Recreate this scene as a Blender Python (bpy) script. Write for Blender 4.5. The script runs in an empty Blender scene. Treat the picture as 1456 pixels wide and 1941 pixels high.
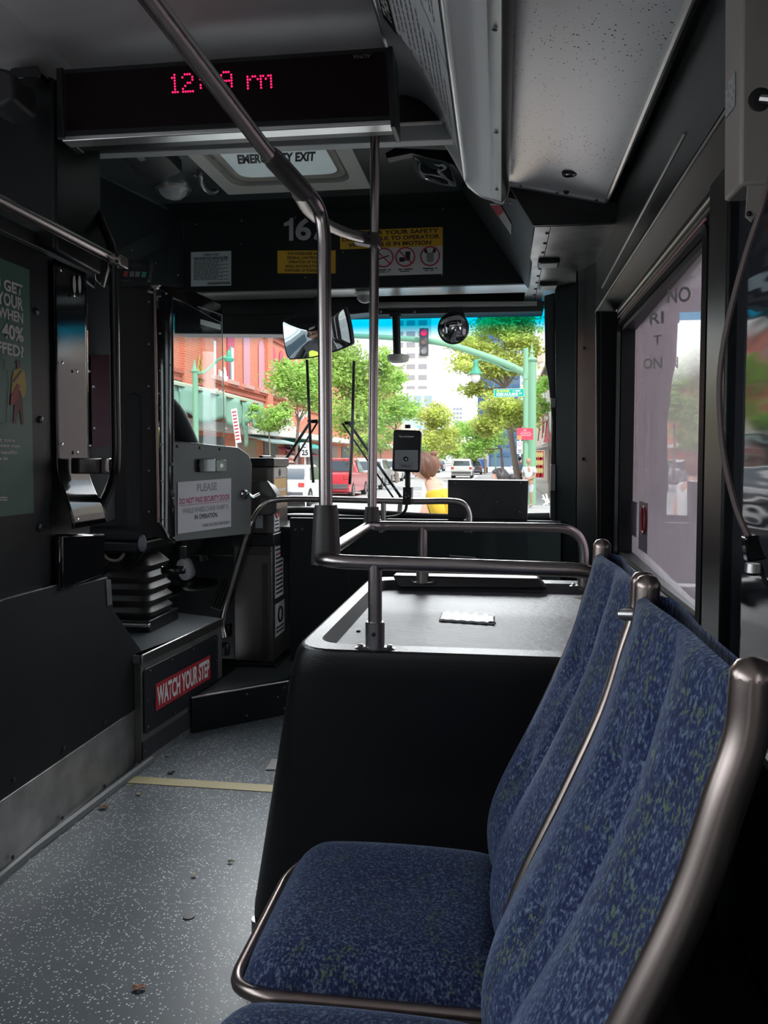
import bpy, bmesh, math, random
from mathutils import Vector, Matrix
V = Vector
sc = bpy.context.scene
COL = sc.collection
# ---------------------------------------------------------------- camera
FPX, CX, CY = 1487.0, 750.0, 937.0
YAW, PITCH, ROLL = 0.1324, 0.0459, -0.00186
EYE = V((0.0, 0.0, 1.22))
cf = V((-math.sin(YAW)*math.cos(PITCH), math.cos(YAW)*math.cos(PITCH), -math.sin(PITCH)))
cr = cf.cross(V((0, 0, 1))).normalized()
cd = cf.cross(cr)
c_, s_ = math.cos(ROLL), math.sin(ROLL)
cr, cd = c_*cr + s_*cd, -s_*cr + c_*cd
cam_data = bpy.data.cameras.new('camera'); cam = bpy.data.objects.new('camera', cam_data); COL.objects.link(cam)
M = Matrix((cr, -cd, -cf)).transposed().to_4x4(); M.translation = EYE
cam.matrix_world = M
cam_data.sensor_fit = 'VERTICAL'; cam_data.sensor_height = 36.0
cam_data.lens = FPX/1941*36.0
cam_data.shift_x = (728-CX)/1941; cam_data.shift_y = (CY-970.5)/1941
cam_data.clip_start = 0.05; cam_data.clip_end = 900
sc.camera = cam
# ---------------------------------------------------------------- world, sun, exposure
sc.view_settings.view_transform = 'Standard'; sc.view_settings.look = 'None'
sc.view_settings.gamma = 1.0; sc.view_settings.use_curve_mapping = False
sc.view_settings.exposure = 0.0
w = bpy.data.worlds.new('world'); sc.world = w; w.use_nodes = True
nt = w.node_tree; nt.nodes.clear()
wo = nt.nodes.new('ShaderNodeOutputWorld'); bg = nt.nodes.new('ShaderNodeBackground')
tc = nt.nodes.new('ShaderNodeTexCoord'); mp = nt.nodes.new('ShaderNodeMapping'); mp.inputs['Scale'].default_value = (1, 1, 3)
no = nt.nodes.new('ShaderNodeTexNoise'); no.inputs['Scale'].default_value = 2.2; no.inputs['Detail'].default_value = 6
rp = nt.nodes.new('ShaderNodeValToRGB')
rp.color_ramp.elements[0].position = .40; rp.color_ramp.elements[0].color = (.72, .86, 1, 1)
rp.color_ramp.elements[1].position = .60; rp.color_ramp.elements[1].color = (1, 1, 1, 1)
nt.links.new(tc.outputs['Generated'], mp.inputs[0]); nt.links.new(mp.outputs[0], no.inputs[0])
nt.links.new(no.outputs[0], rp.inputs[0]); nt.links.new(rp.outputs[0], bg.inputs[0]); nt.links.new(bg.outputs[0], wo.inputs[0])
bg.inputs[1].default_value = 4.0
sd = bpy.data.lights.new('sun', 'SUN'); sd.energy = 6.0; sd.angle = .02; sd.color = (1, .96, .9)
so = bpy.data.objects.new('sun', sd); COL.objects.link(so)
so.rotation_euler = (math.radians(30), math.radians(34), 0)
def portal(name, loc, rot, sx, sy):
    # window openings that guide the sky's light into the bus (they give off none of their own)
    d = bpy.data.lights.new(name, 'AREA'); d.shape = 'RECTANGLE'; d.size = sx; d.size_y = sy; d.cycles.is_portal = True
    o = bpy.data.objects.new(name, d); COL.objects.link(o); o.location = loc; o.rotation_euler = rot
    return o
    return o
portal('portal_left', (-2.10, -.8, 1.45), (0, math.radians(-90), 0), 1.0, 10.2)
portal('portal_right', (.50, -.7, 1.30), (0, math.radians(90), 0), .9, 7.8)
portal('portal_windshield', (-.75, 4.60, 1.45), (math.radians(-90), 0, 0), 2.2, 1.3)
def area(name, loc, rot, sx, sy, e, col=(1, 1, 1)):
    d = bpy.data.lights.new(name, 'AREA'); d.shape = 'RECTANGLE'; d.size = sx; d.size_y = sy; d.energy = e; d.color = col
    o = bpy.data.objects.new(name, d); COL.objects.link(o); o.location = loc; o.rotation_euler = rot
    return o
# lamps added at the side windows to lift the dim interior
area('fill_left', (-2.03, -1.4, 1.45), (0, math.radians(-90), 0), .9, 6.5, 24, (.92, .96, 1))
area('fill_right', (.455, -2.6, 1.35), (0, math.radians(90), 0), .8, 4.6, 18, (1, .96, .95))
o = area('fill_windshield', (-.8, 4.44, 1.55), (math.radians(-55), 0, 0), 2.1, .9, 22, (.95, .98, 1)); o.data.spread = math.radians(62)  # added lamp, tilted down to brighten tray and floor from the front
o = area('fill_door', (.50, 3.85, 1.1), (0, math.radians(90), 0), 1.7, .9, 17, (.95, .98, 1)); o.data.spread = math.radians(150)  # added lamp at the door glass, strengthens the light from the right
sc.cycles.use_denoising = True
sc.cycles.max_bounces = 8; sc.cycles.transparent_max_bounces = 24
sc.cycles.sample_clamp_indirect = 4
# ---------------------------------------------------------------- helpers
def ray(px, py):
    return ((px-CX)/FPX*cr + (py-CY)/FPX*cd + cf)
def P(px, py, Y=None, X=None, Z=None):
    """the point of the place seen at a pixel, on the plane y=Y, x=X or z=Z"""
    d = ray(px, py)
    if Y is not None: t = (Y-EYE.y)/d.y
    elif X is not None: t = (X-EYE.x)/d.x
    else: t = (Z-EYE.z)/d.z
    return EYE + d*t
def PP(px, py, p0, n):
    d = ray(px, py); return EYE + d*((p0-EYE).dot(n)/d.dot(n))
def plane3(a, b, c):
    return a, (b-a).cross(c-a).normalized()
MATS = {}
def mat(name, col, rough=.5, metal=0., bump=0., bscale=60., var=0., vscale=8., emit=None, es=1., spec=.5, coat=0., aniso=False, trans=0.):
    if name in MATS: return MATS[name]
    m = bpy.data.materials.new(name); m.use_nodes = True; nt = m.node_tree; b = nt.nodes['Principled BSDF']
    b.inputs['Base Color'].default_value = (*col, 1); b.inputs['Roughness'].default_value = rough
    b.inputs['Metallic'].default_value = metal; b.inputs['Specular IOR Level'].default_value = spec
    b.inputs['Coat Weight'].default_value = coat; b.inputs['Coat Roughness'].default_value = .05
    if trans: b.inputs['Transmission Weight'].default_value = trans
    if emit: b.inputs['Emission Color'].default_value = (*emit, 1); b.inputs['Emission Strength'].default_value = es
    tc = nt.nodes.new('ShaderNodeTexCoord')
    if var:
        n = nt.nodes.new('ShaderNodeTexNoise'); n.inputs['Scale'].default_value = vscale; n.inputs['Detail'].default_value = 5
        nt.links.new(tc.outputs['Object'], n.inputs['Vector'])
        r = nt.nodes.new('ShaderNodeMapRange'); r.inputs[1].default_value = .3; r.inputs[2].default_value = .7
        r.inputs[3].default_value = 1-var; r.inputs[4].default_value = 1+var
        mx = nt.nodes.new('ShaderNodeVectorMath'); mx.operation = 'SCALE'; mx.inputs[0].default_value = col
        nt.links.new(n.outputs[0], r.inputs[0]); nt.links.new(r.outputs[0], mx.inputs['Scale']); nt.links.new(mx.outputs[0], b.inputs['Base Color'])
    if bump:
        n = nt.nodes.new('ShaderNodeTexNoise'); n.inputs['Scale'].default_value = bscale; n.inputs['Detail'].default_value = 3
        nt.links.new(tc.outputs['Object'], n.inputs['Vector'])
        bp = nt.nodes.new('ShaderNodeBump'); bp.inputs['Strength'].default_value = bump; bp.inputs['Distance'].default_value = .002
        nt.links.new(n.outputs[0], bp.inputs['Height']); nt.links.new(bp.outputs[0], b.inputs['Normal'])
    MATS[name] = m; return m
def glass(name, tint=(1, 1, 1), refl=1., rough=0.02, grad=None, film=None, filmmix=0.):
    if name in MATS: return MATS[name]
    m = bpy.data.materials.new(name); m.use_nodes = True; nt = m.node_tree; nt.nodes.clear()
    out = nt.nodes.new('ShaderNodeOutputMaterial'); tr = nt.nodes.new('ShaderNodeBsdfTransparent'); tr.inputs[0].default_value = (*tint, 1)
    gl = nt.nodes.new('ShaderNodeBsdfGlossy'); gl.inputs['Roughness'].default_value = rough
    fr = nt.nodes.new('ShaderNodeFresnel'); fr.inputs[0].default_value = 1.5
    base = tr.outputs[0]
    if grad:   # coloured sunshade band baked in the glass, by height
        g = nt.nodes.new('ShaderNodeNewGeometry'); s = nt.nodes.new('ShaderNodeSeparateXYZ')
        r = nt.nodes.new('ShaderNodeMapRange'); r.interpolation_type = 'SMOOTHSTEP'; r.inputs[1].default_value = grad[0]; r.inputs[2].default_value = grad[1]
        mx = nt.nodes.new('ShaderNodeMix'); mx.data_type = 'RGBA'; mx.inputs[6].default_value = (*tint, 1); mx.inputs[7].default_value = (*grad[2], 1)
        nt.links.new(g.outputs['Position'], s.inputs[0]); nt.links.new(s.outputs[2], r.inputs[0]); nt.links.new(r.outputs[0], mx.inputs[0]); nt.links.new(mx.outputs[2], tr.inputs[0])
    if film:
        df = nt.nodes.new('ShaderNodeBsdfTranslucent'); df.inputs[0].default_value = (*film, 1)
        dd = nt.nodes.new('ShaderNodeBsdfDiffuse'); dd.inputs[0].default_value = (*film, 1)
        ad = nt.nodes.new('ShaderNodeMixShader'); ad.inputs[0].default_value = .5
        nt.links.new(df.outputs[0], ad.inputs[1]); nt.links.new(dd.outputs[0], ad.inputs[2])
        m2 = nt.nodes.new('ShaderNodeMixShader')
        n = nt.nodes.new('ShaderNodeTexNoise'); n.inputs['Scale'].default_value = 3.0; n.inputs['Detail'].default_value = 8
        tc = nt.nodes.new('ShaderNodeTexCoord'); nt.links.new(tc.outputs['Object'], n.inputs[0])
        rr = nt.nodes.new('ShaderNodeMapRange'); rr.inputs[1].default_value = .3; rr.inputs[2].default_value = .7
        rr.inputs[3].default_value = filmmix*.75; rr.inputs[4].default_value = min(1, filmmix*1.25)
        nt.links.new(n.outputs[0], rr.inputs[0]); nt.links.new(rr.outputs[0], m2.inputs[0])
        nt.links.new(base, m2.inputs[1]); nt.links.new(ad.outputs[0], m2.inputs[2]); base = m2.outputs[0]
    mix = nt.nodes.new('ShaderNodeMixShader')
    if refl != 1.:
        mm = nt.nodes.new('ShaderNodeMath'); mm.operation = 'MULTIPLY'; mm.inputs[1].default_value = refl
        nt.links.new(fr.outputs[0], mm.inputs[0]); nt.links.new(mm.outputs[0], mix.inputs[0])
    else: nt.links.new(fr.outputs[0], mix.inputs[0])
    nt.links.new(base, mix.inputs[1]); nt.links.new(gl.outputs[0], mix.inputs[2]); nt.links.new(mix.outputs[0], out.inputs[0])
    MATS[name] = m; return m

def round_path(pts, rad=.05, n=6):
    pts = [V(p) for p in pts]; out = [pts[0]]
    for i in range(1, len(pts)-1):
        a, b, c = pts[i-1], pts[i], pts[i+1]
        r = rad[i-1] if isinstance(rad, (list, tuple)) else rad
        d1, d2 = (a-b), (c-b); l1, l2 = d1.length, d2.length
        t = min(r, l1*.49, l2*.49); p1, p2 = b+d1/l1*t, b+d2/l2*t
        for k in range(n+1):
            u = k/n; out.append((1-u)**2*p1 + 2*u*(1-u)*b + u*u*p2)
    out.append(pts[-1]); return out
def spline(pts, n=8):
    pts = [V(p) for p in pts]; e = [2*pts[0]-pts[1]] + pts + [2*pts[-1]-pts[-2]]; out = []
    for i in range(1, len(e)-2):
        a, b, c, d = e[i-1:i+3]
        for k in range(n):
            t = k/n
            out.append(.5*((2*b)+(c-a)*t+(2*a-5*b+4*c-d)*t*t+(3*b-a-3*c+d)*t**3))
    out.append(pts[-1]); return out

class MB:
    def __init__(s): s.v = []; s.f = []
    def add(s, vs, fs):
        o = len(s.v); s.v += [tuple(v) for v in vs]; s.f += [tuple(i+o for i in f) for f in fs]; return s
    def box(s, lo, hi):
        x0, y0, z0 = [min(a, b) for a, b in zip(lo, hi)]; x1, y1, z1 = [max(a, b) for a, b in zip(lo, hi)]
        return s.add([(x0,y0,z0),(x1,y0,z0),(x1,y1,z0),(x0,y1,z0),(x0,y0,z1),(x1,y0,z1),(x1,y1,z1),(x0,y1,z1)],
                     [(0,3,2,1),(4,5,6,7),(0,1,5,4),(1,2,6,5),(2,3,7,6),(3,0,4,7)])
    def obox(s, c, ax, ay, az):   # centre and three half-axis vectors
        c, ax, ay, az = V(c), V(ax), V(ay), V(az)
        vs = [c+sx*ax+sy*ay+sz*az for sz in (-1, 1) for sx, sy in ((-1,-1),(1,-1),(1,1),(-1,1))]
        return s.add(vs, [(0,3,2,1),(4,5,6,7),(0,1,5,4),(1,2,6,5),(2,3,7,6),(3,0,4,7)])
    def slab(s, pts, off):
        pts = [V(p) for p in pts]; off = V(off); n = len(pts)
        return s.add(pts+[p+off for p in pts], [tuple(range(n)), tuple(range(2*n-1, n-1, -1))] + [(i, n+i, n+(i+1) % n, (i+1) % n) for i in range(n)])
    def tube(s, path, r, seg=14, caps=True):
        path = [V(p) for p in path]; n = len(path); vs = []; up = None
        for i, p in enumerate(path):
            t = (path[min(i+1, n-1)]-path[max(i-1, 0)]).normalized()
            if up is None:
                up = t.orthogonal().normalized()
            else: up = (up-t*up.dot(t)).normalized()
            b = t.cross(up); rr = r(i/(n-1)) if callable(r) else r
            vs += [p+rr*(math.cos(a)*up+math.sin(a)*b) for a in [2*math.pi*k/seg for k in range(seg)]]
        fs = [(i*seg+k, i*seg+(k+1) % seg, (i+1)*seg+(k+1) % seg, (i+1)*seg+k) for i in range(n-1) for k in range(seg)]
        if caps: fs += [tuple(range(seg-1, -1, -1)), tuple(range((n-1)*seg, n*seg))]
        return s.add(vs, fs)
    def lathe(s, c, axis, prof, seg=24):   # prof: list of (radius, height along axis)
        c = V(c); axis = V(axis).normalized(); u = axis.orthogonal().normalized(); w_ = axis.cross(u); n = len(prof)
        vs = [c+axis*h+r*(math.cos(a)*u+math.sin(a)*w_) for r, h in prof for a in [2*math.pi*k/seg for k in range(seg)]]
        fs = [(i*seg+k, i*seg+(k+1) % seg, (i+1)*seg+(k+1) % seg, (i+1)*seg+k) for i in range(n-1) for k in range(seg)]
        fs += [tuple(range(seg-1, -1, -1)), tuple(range((n-1)*seg, n*seg))]
        return s.add(vs, fs)
    def ell(s, c, r, su=16, sv=10, rot=None):
        c = V(c); r = (r, r, r) if isinstance(r, (int, float)) else r; vs = []; 
        for j in range(sv+1):
            th = math.pi*j/sv
            for i in range(su):
                a = 2*math.pi*i/su; p = V((r[0]*math.sin(th)*math.cos(a), r[1]*math.sin(th)*math.sin(a), r[2]*math.cos(th)))
                vs.append(c+(rot@p if rot else p))
        return s.add(vs, [(j*su+i, (j+1)*su+i, (j+1)*su+(i+1) % su, j*su+(i+1) % su) for j in range(sv) for i in range(su)])
    def grid(s, fn, nu, nv):
        vs = [fn(i/nu, j/nv) for j in range(nv+1) for i in range(nu+1)]
        return s.add(vs, [(j*(nu+1)+i, j*(nu+1)+i+1, (j+1)*(nu+1)+i+1, (j+1)*(nu+1)+i) for j in range(nv) for i in range(nu)])
    def build(s, name, m, parent=None, bevel=0., smooth=None, seg=2, solid=0., sub=0):
        me = bpy.data.meshes.new(name); me.from_pydata(s.v, [], s.f)
        bm = bmesh.new(); bm.from_mesh(me); bmesh.ops.remove_doubles(bm, verts=bm.verts, dist=1e-6)
        bmesh.ops.recalc_face_normals(bm, faces=bm.faces); bm.to_mesh(me); bm.free()
        me.materials.append(m)
        o = bpy.data.objects.new(name, me); COL.objects.link(o)
        if parent:
            o.parent = parent; o.matrix_parent_inverse = parent_world(parent).inverted()
        if solid:
            md = o.modifiers.new('solid', 'SOLIDIFY'); md.thickness = solid; md.offset = 0
        if bevel:
            md = o.modifiers.new('bevel', 'BEVEL'); md.width = bevel; md.segments = seg; md.limit_method = 'ANGLE'; md.angle_limit = math.radians(40)
        if sub:
            md = o.modifiers.new('sub', 'SUBSURF'); md.levels = sub; md.render_levels = sub
        if smooth is None: smooth = bool(bevel) or bool(sub)
        if smooth:
            for p in me.polygons: p.use_smooth = True
            try: me.set_sharp_from_angle(angle=math.radians(38))
            except Exception: pass
        return o
def parent_world(o):
    return Matrix.Translation(o.location) if o.parent is None and o.type == 'EMPTY' else Matrix.Identity(4) if o.parent is None else Matrix.Identity(4)
def tag(o, label, cat, group=None, kind=None):
    o['label'] = label; o['category'] = cat
    if group: o['group'] = group
    if kind: o['kind'] = kind
    return o
def thing(name, label, cat, loc=(0, 0, 0), group=None):
    o = bpy.data.objects.new(name, None); o.empty_display_size = .05; COL.objects.link(o); o.location = V(loc)
    return tag(o, label, cat, group)
def struct(name, mb, m, label=None, **k):
    o = mb.build(name, m, **k); o['kind'] = 'structure'
    if label: o['label'] = label
    return o
def dup(root, delta, label, group=None):
    """copy of a thing, its parts and their sub-parts, moved by delta"""
    r = root.copy(); COL.objects.link(r); r.location = root.location + V(delta); r['label'] = label
    if group: r['group'] = group
    for ch in list(root.children):
        c = ch.copy(); COL.objects.link(c); c.parent = r; c.matrix_parent_inverse = ch.matrix_parent_inverse.copy()
        for g in list(ch.children):
            d = g.copy(); COL.objects.link(d); d.parent = c; d.matrix_parent_inverse = g.matrix_parent_inverse.copy()
    return r
def boxp(name, lo, hi, m, parent=None, bevel=.003, **k): return MB().box(lo, hi).build(name, m, parent, bevel=bevel, **k)
def rounded(pts, r=.01, n=4):
    """polygon (3D, planar) with rounded corners"""
    pts = [V(p) for p in pts]; out = []; N = len(pts)
    for i in range(N):
        a, b, c = pts[i-1], pts[i], pts[(i+1) % N]; rr = r[i] if isinstance(r, (list, tuple)) else r
        d1, d2 = a-b, c-b; t = min(rr, d1.length*.49, d2.length*.49)
        if t <= 1e-6: out.append(b); continue
        p1, p2 = b+d1.normalized()*t, b+d2.normalized()*t
        for k in range(n+1):
            u = k/n; out.append((1-u)**2*p1+2*u*(1-u)*b+u*u*p2)
    return out
def text(s, bl, br, tl, m, parent, name='lettering', bold=.012, lift=.0006, fit=True, depth=.0004):
    """lettering fitted to the parallelogram bottom-left, bottom-right, top-left"""
    cu = bpy.data.curves.new(name, 'FONT'); cu.body = s; cu.offset = bold; cu.resolution_u = 3
    ob = bpy.data.objects.new(name, cu); COL.objects.link(ob)
    dg = bpy.context.evaluated_depsgraph_get(); me = bpy.data.meshes.new_from_object(ob.evaluated_get(dg), depsgraph=dg)
    bpy.data.objects.remove(ob); bpy.data.curves.remove(cu)
    if not len(me.vertices): return None
    xs = [v.co.x for v in me.vertices]; ys = [v.co.y for v in me.vertices]
    x0, x1, y0, y1 = min(xs), max(xs), min(ys), max(ys)
    bl, br, tl = V(bl), V(br), V(tl); U = br-bl; W = tl-bl; nn = U.cross(W).normalized()
    if (EYE-bl).dot(nn) < 0: nn = -nn
    me.transform(Matrix.Identity(4))
    for v in me.vertices:
        v.co = bl+U*((v.co.x-x0)/(x1-x0))+W*((v.co.y-y0)/max(1e-6, y1-y0))+nn*lift
    me.materials.clear(); me.materials.append(m)
    o = bpy.data.objects.new(name, me); COL.objects.link(o)
    if parent:
        o.parent = parent; o.matrix_parent_inverse = parent_world(parent).inverted()
    return o
def quad(c00, c10, c01):   # returns function (u,v)->point on the parallelogram (v up)
    c00, c10, c01 = V(c00), V(c10), V(c01)
    return lambda u, v, d=0.: c00+(c10-c00)*u+(c01-c00)*v+d*nrm(c00, c10, c01)
def nrm(a, b, c):
    n = (b-a).cross(c-a).normalized(); return n if (EYE-a).dot(n) > 0 else -n
def txt(q, s, u0, u1, v0, v1, m, parent, **k):
    return text(s, q(u0, v0), q(u1, v0), q(u0, v1), m, parent, **k)
def bars(q, rows, m, parent, name='fine_print', seed=1, lift=.0006):
    """small print too fine to read: rows of short dark dashes; rows = (u0,u1,v,h)"""
    rng = random.Random(seed); mb = MB()
    for u0, u1, v, h in rows:
        u = u0
        while u < u1:
            e = min(u1, u+rng.uniform(.03, .11)); mb.add([q(u, v, lift), q(e, v, lift), q(e, v+h, lift), q(u, v+h, lift)], [(0, 1, 2, 3)]); u = e+.015
    o = mb.build(name, m, parent); o['kind'] = 'stuff'; return o
def plate(q, m, parent, name='sign_plate', th=.002, r=0., u0=0, u1=1, v0=0, v1=1, lift=0.):
    pts = [q(u0, v0, lift), q(u1, v0, lift), q(u1, v1, lift), q(u0, v1, lift)]
    if r: pts = rounded(pts, r)
    n = q(0, 0, 1)-q(0, 0)
    return MB().slab(pts, -n*th).build(name, m, parent)
SCREW = {}
def screws(pts, n, parent, r=.006, m=None, name='screw'):
    n = V(n).normalized(); m = m or metal_dark
    for p in pts:
        p = V(p); mb = MB().lathe((0, 0, 0), n, [(r, 0), (r*.95, r*.3), (r*.6, r*.5), (0.0005, r*.52)], 10)
        key = (round(n.x, 3), round(n.y, 3), round(n.z, 3), r, m.name)
        if key not in SCREW:
            o = mb.build(name, m, None, smooth=True); SCREW[key] = o.data
        else:
            o = bpy.data.objects.new(name, SCREW[key]); COL.objects.link(o)
        o.location = p
        if parent:
            o.parent = parent; o.matrix_parent_inverse = parent_world(parent).inverted()
# ---------------------------------------------------------------- materials
black = mat('black_plastic', (.006, .007, .008), .38, bump=.15, bscale=220, spec=.35)
charcoal = mat('charcoal_panel', (.009, .011, .012), .42, bump=.12, bscale=180, var=.12, spec=.3)
greenblack = mat('green_black_panel', (.007, .011, .012), .5, bump=.08, bscale=120, spec=.3)
gloss_black = mat('gloss_black_panel', (.006, .006, .007), .10, bump=.06, bscale=40, coat=.2)
rubber = mat('black_rubber', (.006, .006, .007), .6)
steel = mat('brushed_steel', (.40, .37, .36), .30, 1., bump=.05, bscale=300, var=.06, vscale=30)
pole_m = mat('handrail_steel', (.44, .385, .375), .27, 1.)
chrome = mat('chrome', (.75, .75, .75), .12, 1.)
metal_dark = mat('dark_screw', (.20, .20, .20), .3, 1.)
joint_m = mat('grey_joint', (.055, .05, .048), .42, bump=.15, bscale=250)
scuffed = mat('scuffed_aluminium', (.33, .32, .31), .38, .85, bump=.1, bscale=40, var=.28, vscale=9)
alum = mat('aluminium', (.55, .55, .54), .28, .9, var=.05)
white_pl = mat('white_plastic', (.62, .62, .58), .5)
ivory = mat('ivory_plastic', (.42, .40, .34), .5)
beige_pl = mat('beige_box', (.27, .235, .215), .5, bump=.1, bscale=200)
ink = mat('black_ink', (.012, .012, .014), .5)
white_ink = mat('white_ink', (.68, .68, .66), .5)
red_ink = mat('red_ink', (.40, .02, .035), .5)
grey_ink = mat('grey_ink', (.23, .23, .24), .5)
yellow_s = mat('yellow_sign', (.62, .36, .015), .5)
paper = mat('white_sign', (.58, .58, .60), .4)
# ================================================================ THE BUS SHELL
XW, XL, XP, ZC = .46, -2.06, -1.44, 2.47     # right wall, left wall, low partition on the left, ceiling
def floor_mat():
    m = bpy.data.materials.new('speckled_floor'); m.use_nodes = True; nt = m.node_tree; b = nt.nodes['Principled BSDF']
    tc = nt.nodes.new('ShaderNodeTexCoord')
    v = nt.nodes.new('ShaderNodeTexVoronoi'); v.inputs['Scale'].default_value = 125
    n = nt.nodes.new('ShaderNodeTexNoise'); n.inputs['Scale'].default_value = 3; n.inputs['Detail'].default_value = 6
    nt.links.new(tc.outputs['Object'], v.inputs['Vector']); nt.links.new(tc.outputs['Object'], n.inputs['Vector'])
    lt = nt.nodes.new('ShaderNodeMath'); lt.operation = 'LESS_THAN'; lt.inputs[1].default_value = .30
    nt.links.new(v.outputs['Distance'], lt.inputs[0])
    s = nt.nodes.new('ShaderNodeSeparateColor'); nt.links.new(v.outputs['Color'], s.inputs[0])
    g = nt.nodes.new('ShaderNodeMath'); g.operation = 'GREATER_THAN'; g.inputs[1].default_value = .48; nt.links.new(s.outputs[0], g.inputs[0])
    mu = nt.nodes.new('ShaderNodeMath'); mu.operation = 'MULTIPLY'; nt.links.new(lt.outputs[0], mu.inputs[0]); nt.links.new(g.outputs[0], mu.inputs[1])
    r = nt.nodes.new('ShaderNodeValToRGB'); r.color_ramp.elements[0].position = .35; r.color_ramp.elements[0].color = (.085, .100, .115, 1)
    r.color_ramp.elements[1].position = .7; r.color_ramp.elements[1].color = (.125, .145, .160, 1); nt.links.new(n.outputs[0], r.inputs[0])
    mx = nt.nodes.new('ShaderNodeMix'); mx.data_type = 'RGBA'; mx.inputs[7].default_value = (.62, .66, .68, 1)
    nt.links.new(mu.outputs[0], mx.inputs[0]); nt.links.new(r.outputs[0], mx.inputs[6]); nt.links.new(mx.outputs[2], b.inputs['Base Color'])
    b.inputs['Roughness'].default_value = .36
    bp = nt.nodes.new('ShaderNodeBump'); bp.inputs['Strength'].default_value = .25; bp.inputs['Distance'].default_value = .001
    n2 = nt.nodes.new('ShaderNodeTexNoise'); n2.inputs['Scale'].default_value = 400; nt.links.new(tc.outputs['Object'], n2.inputs['Vector'])
    nt.links.new(n2.outputs[0], bp.inputs['Height']); nt.links.new(bp.outputs[0], b.inputs['Normal'])
    return m
floor_m = floor_mat()
struct('floor', MB().box((XP-.02, -6, -.04), (XW+.02, 4.32, 0)), floor_m)
# pale yellow standee line let into the floor
tag(MB().slab([(-1.38, 2.735, .0005), (.30, 2.715, .0005), (.30, 2.775, .0005), (-1.38, 2.795, .0005)], (0, 0, .0015)).build('floor_line', mat('standee_line_yellow', (.42, .36, .20), .55, bump=.3, bscale=200)),
    'pale yellow standee line painted across the speckled bus floor', 'floor marking')
struct('trim_1', MB().tube([(XP+.012, -6, .004), (XP+.012, 2.2, .004), (-1.385, 2.95, .004)], .018, 8), mat('coving_grey', (.12, .13, .135), .4))
wall_skin = mat('roof_skin', (.4, .4, .4), .6)
ceil_m = mat('ceiling_grey', (.36, .345, .35), .33, var=.05)
prof = [(XL-.01, 1.95), (-1.90, 2.2), (-1.66, 2.36), (-1.35, 2.45), (-.95, ZC+.005), (-.3, ZC+.005), (.5, ZC+.005)]
mb = MB()
for (xa, za), (xb, zb) in zip(prof, prof[1:]):
    mb.slab([(xa, -6, za), (xb, -6, zb), (xb, 2.72, zb), (xa, 2.72, za)], (0, 0, .03))
struct('ceiling', mb, ceil_m)
struct('roof', MB().box((-2.05, -6.1, 2.60), (.55, 2.80, 2.64)).box((-2.05, 3.68, 2.60), (.55, 4.6, 2.64)).box((-2.05, 2.80, 2.60), (-1.28, 3.68, 2.64)).box((-.51, 2.80, 2.60), (.55, 3.68, 2.64))
       .box((-2.05, -6.1, 2.25), (-2.0, 4.6, 2.62)).box((.50, -6.1, 2.25), (.55, 4.6, 2.62)).box((-2.05, 4.5, 2.4), (.55, 4.6, 2.62)).box((-1.28, 2.80, 2.49), (-.51, 2.82, 2.60)).box((-1.28, 3.66, 2.49), (-.51, 3.68, 2.60)).box((-1.28, 2.8, 2.49), (-1.26, 3.68, 2.60)).box((-.53, 2.8, 2.49), (-.51, 3.68, 2.60)), wall_skin)
# driver's end of the ceiling, dark, with the hatch opening left free
hx0, hx1, hy0, hy1 = -1.25, -.63, 2.86, 3.59
mb = MB().box((-2.10, 2.72, ZC), (hx0, 3.95, ZC+.03)).box((hx1, 2.72, ZC), (.46, 3.95, ZC+.03))
mb.box((hx0, 2.72, ZC), (hx1, hy0, ZC+.03)).box((hx0, hy1, ZC), (hx1, 3.95, ZC+.03))
dr_ceil = mat('driver_ceiling', (.040, .052, .052), .45)
struct('ceiling_front', mb, dr_ceil)
# left wall with its row of windows behind the camera and the driver's window
wall_m = mat('side_wall_grey', (.05, .052, .055), .5)
mb = MB().box((XL-.05, -6, -.02), (XL, 4.5, .95)).box((XL-.05, -6, 1.95), (XL, 4.5, 2.3))
for y in (-6, -4.1, -2.5, -.9, .7, 2.3, 4.28): mb.box((XL-.05, y, .95), (XL, y+.22, 1.95))
struct('wall_left', mb, wall_m)
tint_side = glass('side_glass', (.78, .83, .84), .8)
for i, (a, b) in enumerate(((-5.78, -4.1), (-3.88, -2.5), (-2.28, -.9), (-.68, .7), (.92, 2.3), (2.52, 4.28))):
    struct('window_%d' % (i+3), MB().box((XL-.03, a, .95), (XL-.024, b, 1.95)), tint_side)
# right wall
mb = MB().box((XW, -6, -.02), (XW+.05, 3.27, .86)).box((XW, -6, 1.71), (XW+.05, 3.27, 2.3))
for a, b in ((3.12, 3.27), (1.70, 1.86), (.05, .20), (-1.5, -1.3), (-3.1, -2.9), (-6, -4.6)): mb.box((XW, a, .86), (XW+.05, b, 1.71))
struct('wall_right', mb, charcoal)
struct('wall_back', MB().box((XL-.05, -6.05, 0), (XW+.05, -6, 2.5)), wall_m)
for i, (a, b) in enumerate(((-1.3, .05), (-2.9, -1.5), (-4.6, -3.1))):
    struct('window_%d' % (i+9), MB().box((XW+.02, a, .86), (XW+.026, b, 1.71)), tint_side)
# dark wall beyond the window and the front corner
struct('wall_front', MB().box((-2.12, 4.48, -.35), (.52, 4.56, .885)).box((-2.12, 4.46, 2.07), (.52, 4.56, 2.5))
       .box((.285, 4.40, .85), (.52, 4.56, 2.1)).box((-2.12, 4.44, .85), (-1.97, 4.56, 2.1)), greenblack)
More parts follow.
